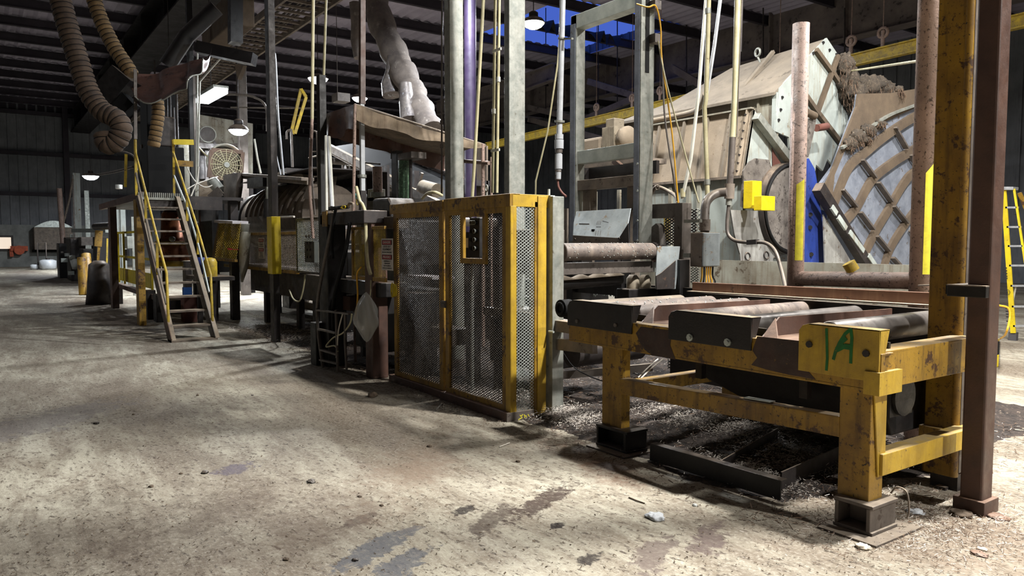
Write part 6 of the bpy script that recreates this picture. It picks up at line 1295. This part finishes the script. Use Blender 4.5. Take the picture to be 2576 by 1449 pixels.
# tarp canopy
t = T('tarp_canopy', 'sagging dusty brown tarp canopy on thin posts above the press', 'canopy')
XC = -9.3; A = PX(893,262,XC); Bc = PX(1222,364,XC); C = PY(808,290,A.y); D = V(C.x, Bc.y, Bc.z-0.05)
def can(u, v):
    p = A.lerp(Bc, u).lerp(C.lerp(D, u), v); p.z += -0.07*math.sin(math.pi*u)*(0.5+math.sin(math.pi*v))+0.01*noise.noise(V(u*9,v*5,0)); return p
b = t.p('top_sheet', 'tarp'); b.grid(can, 40, 14)
def val(u, v):
    p = can(u, 0); dr = (0.17*(1-u)**0.5+0.035)*(1+0.12*math.sin(u*17)); return p+V(0.02*v+0.012*math.sin(u*40)*v+0.02*math.sin(u*9+v*3)*v,0.01*math.sin(u*33+v*3),-dr*v)
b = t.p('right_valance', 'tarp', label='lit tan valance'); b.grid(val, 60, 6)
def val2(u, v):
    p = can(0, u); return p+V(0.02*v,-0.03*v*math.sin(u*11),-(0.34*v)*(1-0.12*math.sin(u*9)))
b = t.p('front_valance', 'tarp_grey', label='left flap coloured darker for its dim side'); b.grid(val2, 30, 6)  # darker sheet colour stands in for the shade on this side
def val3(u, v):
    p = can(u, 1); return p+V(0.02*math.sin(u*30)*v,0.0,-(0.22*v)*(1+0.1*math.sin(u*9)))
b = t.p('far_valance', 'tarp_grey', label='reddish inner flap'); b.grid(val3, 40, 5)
b = t.p('post', 'rust_pipe'); b.tube([can(0,0),PX(889,548,XC)-V(0,0,0.0),V(XC,PX(889,548,XC).y,0)],0.022,8); b = t.p('post', 'rust_pipe'); q = can(0.975,0); b.tube([q,V(q.x,q.y,0)],0.028,8)
b = t.p('rail', 'steel_dusty'); b.cyl(can(0,0.02),can(1,0.02),0.015,8); t.done()
pipe('pipe','short horizontal rusty pipe left of the twin cream conduits','pipe','rust_pipe',[PY(1163,405,6.0),PY(1230,410,6.0)],0.03)
t, b = one('pipe_post', 'thin brown post right of the cream leaning pipe below the canopy tip', 'post', 'rust_pipe'); b.tube([PY(1236,395,5.4),V(PY(1236,395,5.4).x,5.4,0)],0.018,8); t.done()
t, b = one('ring_hook', 'small ring bolt standing on the top edge of the cage', 'hook', 'galv'); q = PY(1224,484,4.1); b.ring(q+V(0,0,0.04),(0.2,1,0),0.03,0.008,14,6); b.cyl(q-V(0,0,0.06),q+V(0,0,0.01),0.01,6); t.done()
pipe('hose','pale hose arching over the left end of the cage top','hose','pipe_cream',[PY(1062,500,4.3),PY(1075,487,4.3),PY(1095,484,4.3),PY(1112,492,4.4)],0.018,5)
# inclined conveyor
t = T('inclined_conveyor', 'long dark inclined conveyor sloping down behind the press toward the cage', 'conveyor')
b = t.p('side_beam', 'steel_dusty'); b.ibeam(PY(818,368,7.6),PY(1125,530,7.6),0.12,0.22,0.02)
b = t.p('side_beam', 'brown', label='brown far side beam'); b.ibeam(PY(925,360,9.0),PY(1160,462,9.0),0.14,0.30,0.02)
b = t.p('trough_sheet', 'rubber'); b.poly([PY(818,372,7.7),PY(1125,532,7.7),PY(1165,462,9.0),PY(925,355,9.0)], (0,0,-0.05))
bb = t.each('return_roller', 'steel_mid')
for k in range(7):
    p = PY(830,395,7.6).lerp(PY(1120,545,7.6),k/6)+V(0,0,-0.1); bb.cyl(p, p+V(0,1.2,0.0), 0.09, 12)
bb = t.each('support_leg', 'steel_dark')
for px in (862,940,1040): q = PY(px,430,7.6); bb.beam(V(q.x,7.65,q.z), V(q.x,7.65,0), 0.12, 0.12, (1,0,0))
b = t.p('brace', 'steel_dusty'); b.beam(PY(1050,480,7.5),PY(1062,435,7.5),0.05,0.05)
b = t.p('motor', 'motor_grey'); b.cyl(PY(1065,470,7.3),PY(1100,480,7.3),0.14,16)
t.done()
t = T('gravel_heap', 'dark heaped scrap on the upper conveyor under the canopy right side', 'debris'); nestblob(t, 'heap', [(PY(1060,400,8.6),0.22,(1.6,1,0.6)),(PY(1090,410,8.5),0.2,(1.5,1,0.6)),(PY(1020,390,8.7),0.18,(1.6,1,0.5))], m='debris', strands=60, ln=0.06); t.done()
# wrapped duct
t = T('wrapped_duct', 'large torn wrapped air duct sweeping down from the roof above the canopy', 'duct')
Yd_ = 8.6; b = t.p('main_run', 'wrap'); b.tube(cr([PY(935,-40,Yd_),PY(960,60,Yd_),PY(1000,150,Yd_),PY(1030,215,Yd_),PY(1055,270,Yd_),PY(1085,330,Yd_)],7),0.30,18,True,lambda f: 0.34-0.05*f+0.03*math.sin(f*40)+0.015*math.sin(f*93))
b = t.p('foil_sleeve', 'foil', label='hanging foil sleeve'); b.tube([PY(985,140,Yd_-0.2),PY(984,180,Yd_-0.2),PY(982,210,Yd_-0.2),PY(986,240,Yd_-0.2)],0.13,14,True,lambda f: 0.10+0.16*f+0.02*math.sin(f*30))
b = t.p('foil_sleeve', 'foil', label='lower foil sleeve'); b.tube([PY(1020,210,Yd_-0.3),PY(1023,250,Yd_-0.3),PY(1030,300,Yd_-0.3)],0.16,14,True,lambda f: 0.14+0.08*f)
b = t.p('torn_strip', 'wrap', label='torn strip hanging left'); b.tube([PY(893,8,Yd_-0.2),PY(896,60,Yd_-0.2),PY(893,100,Yd_-0.2),PY(900,146,Yd_-0.2)],0.12,8,True,lambda f: 0.16-0.08*f+0.03*math.sin(f*20)); t.done()
t, b = one('foil_box', 'small dim box lamp hanging right of the brightest lamp', 'lamp', 'steel_mid', bevel=0.02); q = PD(849,248,20); b.box(q.x-0.15,q.x+0.25,q.y-0.1,q.y+0.25,q.z-0.1,q.z+0.12); b.cyl(q+V(0,0,0.1),V(q.x,q.y,ROOF-0.1),0.01,5); t.done()
# cable tray
t = T('cable_tray', 'long overhead ladder cable tray receding toward the far wall', 'cable tray')
Za = 7.0; ya, yb = 5.66, 6.66
for y in (ya, yb): t.p('side_rail', 'steel_dusty').box(-38,-9,y-0.03,y+0.03,Za-0.12,Za+0.05)
x = -37.6; n_ = 0
while x < -9.2: t.p('rung', 'steel_dusty').box(x,x+0.06,ya,yb,Za-0.05,Za); x += 0.42
b = t.p('cable_load', 'steel_mid', label='cables lying in the tray')
for k in range(6): b.tube([(-38+2.1*j, ya+0.15+0.14*k+0.05*math.sin(j*1.3+k), Za+0.04+0.02*(k%2)) for j in range(14)],0.03,5)
bb = t.each('hanger', 'steel_dark')
for x in (-12,-16.5,-21,-26,-32): bb.beam((x,ya,Za),(x,ya,ROOF-0.2),0.05,0.05,(1,0,0))
t.done()
t = T('loading_box', 'dull brown hanging box and chute beneath the cable tray', 'chute')
b = t.p('box', 'mud_brown', bevel=0.03); q = PZ(585,75,6.4); b.box(q.x-1.4,q.x+1.2,q.y-0.35,q.y+0.15,6.2,6.9); b = t.p('flap', 'mud_brown'); b.poly([PD(590,160,20),PD(612,165,20),PD(598,200,20)], (0,0.1,0))
b = t.p('beam', 'steel_black'); b.beam(PD(500,120,15),PD(640,150,15),0.3,0.22); b = t.p('hanger','steel_black'); b.beam(PD(592,110,16),PD(592,-60,16),0.25,0.25,(1,0,0)); t.done()
# flexible hoses at the left
def flexhose(pts, r, d, label, m, n=10, ring_m='rubber', step=0.09):
    t = T('flexible_hose', label, 'hose'); q = cr([PD(x,y,d) for x,y in pts], n)
    L = [0]; 
    for i in range(1,len(q)): L.append(L[-1]+(q[i]-q[i-1]).length)
    def at(s):
        for i in range(1,len(q)):
            if L[i] >= s: return q[i-1].lerp(q[i], (s-L[i-1])/max(1e-6,L[i]-L[i-1]))
        return q[-1]
    N_ = int(L[-1]/step)*6; pts2 = [at(L[-1]*i/N_) for i in range(N_+1)]
    b = t.p('hose_body', m); b.tube(pts2, r, 20, True, lambda f: r*(1-0.10*abs(math.cos(math.pi*f*N_/6))**3))
    c = t.each('wire_ring', ring_m)
    for i in range(0, N_, 6):
        d_ = (pts2[min(i+1,N_)]-pts2[max(i-1,0)]).normalized(); c.ring(pts2[i], d_, r*0.93, 0.007, 16, 4)
    t.done()
flexhose([(142,-40),(168,60),(196,150),(222,228),(256,278),(292,298),(306,326),(292,356),(268,362),(262,335)],0.17,12.5,'thick tan flexible hose curling into a hook at the far left','hose_brown')
flexhose([(225,-40),(250,40),(285,115),(318,165),(332,190)],0.13,13.5,'thinner flexible hose running down to the hanging tarp','hose_tan')
flexhose([(392,240),(398,275),(394,320),(386,368)],0.115,14.0,'striped yellow-tan flexible hose below the hanging tarp','hose_tan')
t = T('dark_duct', 'black duct elbow hanging beside the curled hose', 'duct'); b = t.p('elbow', 'steel_black'); b.beam(PD(262,258,13.5),PD(320,190,13.5),0.5,0.4); b = t.p('mouth', 'rubber'); b.beam(PD(292,285,13.5),PD(330,250,13.5),0.3,0.3)
b = t.p('strap', 'steel_mid'); b.beam(PD(340,175,13.2),PD(341,350,13.2),0.05,0.05,(1,0,0)); t.done()
t = T('hanging_sheet', 'sagging pinkish-grey plastic sheet hanging above the stairs', 'sheet')
top = [(322,178),(350,186),(400,182),(455,160),(500,150),(540,120)]; botm = [(340,240),(362,258),(405,252),(452,228),(486,196),(520,150)]
qt = cr([PD(*p,14.0) for p in top],6); qb = cr([PD(*p,13.0) for p in botm],6)
def shf(u, v):
    i = u*(len(qt)-1); k = min(int(i), len(qt)-2); f = i-k; a = qt[k].lerp(qt[k+1],f); c = qb[k].lerp(qb[k+1],f); p = a.lerp(c,v); return p+V(0.10*math.sin(u*14+v*4)*v,0.05*math.sin(u*23),-0.12*math.sin(math.pi*v)-0.03*math.sin(u*30)*v)
b = t.p('sheet', 'tarp_grey'); b.grid(shf, 60, 14)
b = t.p('edge_cord', 'galv'); b.tube([shf(i/40,1.0) for i in range(41)],0.012,6); t.done()
pipe('steel_brace','dark brace running from the hanging sheet up under the girder','brace','steel_black',[PD(420,165,15),PD(470,90,15),PD(545,20,15)],0.16)
# background catwalk behind the feeder
t = T('catwalk', 'dim catwalk with railings in the dark behind the bent conduit', 'catwalk')
b = t.p('deck', 'steel_dark'); b.box(-26,-17.5,9.5,11.5,3.1,3.25)
bb = t.each('post', 'steel_mid')
for x in np.arange(-25.8,-17.4,1.4): bb.cyl((x,9.5,3.2),(x,9.5,4.5),0.03,6)
for z in (3.85,4.5): t.p('rail', 'steel_mid').cyl((-26,9.5,z),(-17.5,9.5,z),0.03,6)
b = t.p('wall_sheet', 'mud_brown', label='dull olive side sheet'); b.box(-26,-17.5,11.4,11.45,1.2,4.2)
bb = t.each('leg', 'steel_dark')
for x in (-25.5,-21.5,-17.7): bb.box(x,x+0.15,9.6,9.75,0,3.1)
b = t.p('yellow_frame', 'yellow_rail', label='tilted yellow frame'); 
F4 = [PD(757,224,19),PD(770,244,19),PD(742,336,19),PD(734,328,19)]
for i in range(4): b.beam(F4[i],F4[(i+1)%4],0.07,0.05,(1,0,0))
t.done()
pipe('pipe','thin horizontal pipe crossing dimly behind the brightest lamp pipes','pipe','steel_mid',[PD(580,270,21),PD(700,272,21),PD(790,272,21)],0.02)
pipe('pipe','arched thin pipe above the shaded pendant lamp','pipe','steel_mid',[PD(560,238,20),PD(600,238,20),PD(640,245,20),PD(668,268,20),PD(672,330,20)],0.03,5)
t = T('steel_column', 'dim grey column standing between the fluorescent lamp and the bent conduit', 'column'); b = t.p('shaft','steel_mid',bevel=0.01); q = PD(607,200,22); b.box(q.x-0.12,q.x+0.12,q.y-0.12,q.y+0.12,0,ROOF-0.2); b = t.p('cap','steel_dark'); b.box(q.x-0.2,q.x+0.2,q.y-0.2,q.y+0.2,ROOF-0.4,ROOF-0.3); t.done()
# ================================================================== DEBRIS UNDER THE MACHINES
random.seed(11); np.random.seed(11)
def bedh(x, y):
    n = noise.noise(V(x*1.1, y*1.6, 0.3)); n2 = noise.noise(V(x*5, y*5, 1.7)); n3 = noise.noise(V(x*17, y*17, 4.0))
    edge = min(1.0, max(0.0, (y-3.80-0.16*noise.noise(V(x*1.3,0,0))-0.1*noise.noise(V(x*6,0,0)))/0.7))
    edge *= min(1.0, max(0.0, (-2.5-x+0.3*noise.noise(V(0,y*1.4,5)))/0.8)); edge *= min(1.0, max(0.0, (x+14.6)/0.8))
    return edge*(0.035+0.08*max(0,n)+0.028*n2+0.022*n3)-0.006
t, b = one('shredded_bark_bed', 'dark bed of shredded bark and fibre covering the floor under the machines', 'debris', 'debris', kind='stuff')
nx, ny = 460, 130
b.grid(lambda u, v: V(-14.8+13.0*u, 3.4+4.6*v, bedh(-14.8+13.0*u, 3.4+4.6*v)), nx, ny, True)
t.done()
def strands(name, label, m, n, zone, ln, w, hgt=0.0, hf=bedh):
    me = bpy.data.meshes.new(name); vs = np.zeros((n*4,3)); k = 0
    for i in range(n):
        x, y = zone(); z = max(0.0, hf(x, y))+0.004+random.random()*hgt; a = random.uniform(0, 2*math.pi); l = random.uniform(*ln); ww = random.uniform(0.5,1)*w; ti = random.uniform(-0.35,0.5)
        dx, dy, dz = math.cos(a)*l*math.cos(ti), math.sin(a)*l*math.cos(ti), max(-z+0.002, math.sin(ti)*l)
        sx, sy, sz = -math.sin(a)*ww, math.cos(a)*ww, random.uniform(-ww,ww)
        vs[k] = (x,y,z); vs[k+1] = (x+sx,y+sy,z+abs(sz)); vs[k+2] = (x+dx+sx,y+dy+sy,z+dz+abs(sz)); vs[k+3] = (x+dx,y+dy,z+dz); k += 4
    me.from_pydata(vs.tolist(), [], [tuple(range(4*i,4*i+4)) for i in range(n)]); me.materials.append(MATS[m])
    o = bpy.data.objects.new(name, me); COL.objects.link(o); o['label'] = label; o['category'] = 'debris'; o['kind'] = 'stuff'
HEAPS = [(*PZ(1700,1060).xy,0.8,0.35),(*PZ(1860,1100).xy,0.7,0.35),(*PZ(1430,1060).xy,0.5,0.3),(*PZ(1980,1160).xy,0.6,0.35),(*PZ(1240,1000).xy,0.7,0.3),(*PZ(700,800).xy,1.6,0.8),(*PZ(640,830).xy,1.5,0.6),(*PZ(760,850).xy,1.2,0.6),(*PZ(1880,1200).xy,0.5,0.2),(*PZ(960,870).xy,0.6,0.4)]
def z_heap():
    if random.random() < 0.82: h_ = random.choice(HEAPS); return random.gauss(h_[0],h_[2]*0.42), max(3.6,random.gauss(h_[1],h_[3]*0.42))
    return random.uniform(-14.2,-2.6), random.uniform(3.7,7.2)
strands('pale_fibre_litter', 'pale curled wood fibres strewn over the bark bed under the table', 'fiber_pale', 32000, z_heap, (0.008,0.034), 0.0035, 0.05)
strands('brown_fibre_litter', 'brown bark fibres strewn over the bark bed under the machines', 'fiber_brown', 12000, lambda: (random.uniform(-14.4,-2.3), random.uniform(3.6,7.4)), (0.02,0.07), 0.005, 0.02)
def z_right():
    c = PZ(2330,1310); return random.gauss(c.x,0.35), random.gauss(c.y,0.35)
strands('chaff_litter', 'fine pale chaff scattered around the foot of the brown column', 'fiber_pale', 2600, z_right, (0.008,0.035), 0.0025, 0.004, lambda x,y: 0)
strands('bark_litter', 'fine dark bark crumbs scattered around the foot of the brown column', 'fiber_brown', 3000, z_right, (0.008,0.03), 0.004, 0.004, lambda x,y: 0)
def z_floor(): return (*PZ(random.uniform(0,2300), 860+600*random.random()**0.8).xy,)
strands('bark_crumbs', 'brown bark crumbs spilling from under the table onto the concrete edge', 'fiber_brown', 5000, lambda: (random.uniform(-13,-2.0), 3.45+abs(random.gauss(0,0.35))), (0.006,0.025), 0.004, 0.004)
strands('floor_crumbs', 'tiny dark crumbs scattered thinly over the open concrete floor', 'mud_brown', 3500, z_floor, (0.004,0.018), 0.006, 0.002, lambda x,y: 0)
# dark steel frame lying on the floor under the table
t = T('floor_frame', 'black flat steel frame lying on the floor under the roller table', 'frame')
A0, A1 = PZ(1640,1165), PZ(1960,1262)
b = t.p('front_channel', 'steel_black', bevel=0.003); P1_, P2_ = PZ(1636,1120,0.13), PZ(1965,1215,0.13)
b.beam(V(P1_.x,P1_.y,0.08), V(P2_.x,P2_.y,0.08), 0.012, 0.12); b.beam(V(P1_.x,P1_.y+0.03,0.14), V(P2_.x,P2_.y+0.03,0.14), 0.07, 0.01)
b = t.p('cross_flat', 'steel_dark'); q0, q1 = PZ(1810,1175,0.1), PZ(1955,1090,0.1); b.beam(V(q0.x,q0.y,0.09), V(q1.x,q1.y,0.09), 0.01, 0.10)
b = t.p('cross_flat', 'steel_dark'); q0, q1 = PZ(1965,1205,0.1), PZ(2110,1140,0.1); b.beam(V(q0.x,q0.y,0.09), V(q1.x,q1.y,0.09), 0.01, 0.11)
t.done()
t, b = one('slack_cable', 'thin dark cable sagging from the pale column to the table leg', 'cable', 'rubber'); b.tube(cr([PY(1405,868,4.5),PY(1440,920,4.6),PY(1480,945,4.6),PY(1520,960,4.4)],6),0.006,6); t.done()
t, b = one('white_cord', 'white cord looped through the table stretcher', 'cord', 'wire_white'); b.tube(cr([PY(1605,950,4.3),PY(1630,925,4.5),PY(1655,903,4.7)],4),0.006,6); b.tube(cr([PY(1612,952,4.3),PY(1640,925,4.5),PY(1668,903,4.7)],4),0.006,6); t.done()
# things lying on the open floor
def lump(name, label, cat, m, px, py, r, flat=0.5, seed=0, parts=1):
    c = PZ(px, py); t, b = one(name, label, cat, m, {'dirt_clod':'dirt clods on the open floor','paper_scrap':'paper scraps on the floor','bark_chip':'bark chips around the table foot and column'}[name])
    for k in range(parts):
        cc = c+V(random.uniform(-1,1)*r*0.8*(k>0), random.uniform(-1,1)*r*0.6*(k>0), 0)
        def f(u, v):
            a, p = u*2*math.pi, (v-0.5)*math.pi; d = V(math.cos(a)*math.cos(p), math.sin(a)*math.cos(p), math.sin(p)); kk = 1+0.55*noise.noise(d*1.9+V(seed*7.1+k*3,0,0))
            q = V(d.x*r*kk*1.2, d.y*r*kk, d.z*r*kk*flat); return V(cc.x+q.x, cc.y+q.y, max(0.0, q.z+r*flat*0.5))
        b.grid(f, 18, 12)
    t.done()
lump('paper_scrap','bright white crumpled paper scrap alone on the open floor','paper scrap','tank_white',1648,1304,0.035,0.5,1,4)
lump('paper_scrap','small white scrap just above the bright crumpled paper','paper scrap','bucket_white',1748,1273,0.014,0.6,2)
lump('paper_scrap','white flat scrap right of the steel foot near the table','paper scrap','bucket_white',2250,1313,0.026,0.25,3)
lump('paper_scrap','pale bluish scrap between the table foot and the brown column','paper scrap','tank_white',2300,1290,0.035,0.35,4,2)
lump('paper_scrap','creamy scrap in the chaff below the brown column foot','paper scrap','paper',2470,1383,0.02,0.4,5)
lump('bark_chip','pale curled bark chip on the floor below the table foot','bark chip','paper',2170,1378,0.03,0.5,6,2)
lump('bark_chip','dark oval bark chip below the table foot pad','bark chip','mud_brown',2212,1347,0.035,0.2,7)
lump('bark_chip','long reddish bark piece in front of the brown column','bark chip','brown',2462,1395,0.035,0.25,8)
lump('bark_chip','ragged bark piece against the brown column foot','bark chip','mud_brown',2418,1296,0.05,0.35,9,2)
lump('bark_chip','flat dark bark piece right of the brown column foot','bark chip','brown',2510,1302,0.05,0.15,10,2)
lump('dirt_clod','dark clod on the shadowed floor left of the cage','dirt clod','mud_brown',937,998,0.05,0.6,11)
for i,(px,py,r,lab) in enumerate(((783,1213,0.025,'dark clod in the middle of the open floor'),(905,1250,0.012,'small round clod right of the middle floor clod'),(960,1272,0.012,'tiny black clod on the pale middle floor'),(515,1190,0.022,'dark twiggy clod left of the purple oil stain'),(455,1192,0.012,'small dark clod left of the twiggy clod'),(380,1225,0.016,'flat dark clod below the twiggy clod'),(243,1066,0.022,'lone dark clod on the grey stain at the left'),(336,1043,0.012,'tiny clod right of the left grey stain'),(497,995,0.014,'small clod high on the left floor'),(635,995,0.012,'small clod on the bright floor left of the cage shadow'),(1080,1124,0.018,'small clod in front of the cage bottom edge'),(720,1408,0.014,'small black clod near the bottom edge of the floor'),(893,1410,0.014,'round black clod by the grey water stain'),(1303,1162,0.016,'clod on the brown dust in front of the table'),(1880,1085,0.03,'pale lump behind the floor frame'))):
    lump('dirt_clod', lab, 'dirt clod', 'mud_brown' if i % 3 else 'steel_black', px, py, r, 0.5, 20+i)
t, b = one('wire_piece', 'short white wire piece lying before the cage corner', 'wire', 'wire_white'); b.tube([PZ(1256,1126)+V(0,0,0.006),PZ(1282,1116)+V(0,0,0.006)],0.005,5); t.done()
t, b = one('twig', 'thin dark twig on the floor below the floor frame', 'twig', 'mud_brown'); b.tube([PZ(1582,1253)+V(0,0,0.005),PZ(1600,1261)+V(0,0,0.006),PZ(1622,1268)+V(0,0,0.005)],0.004,5); t.done()
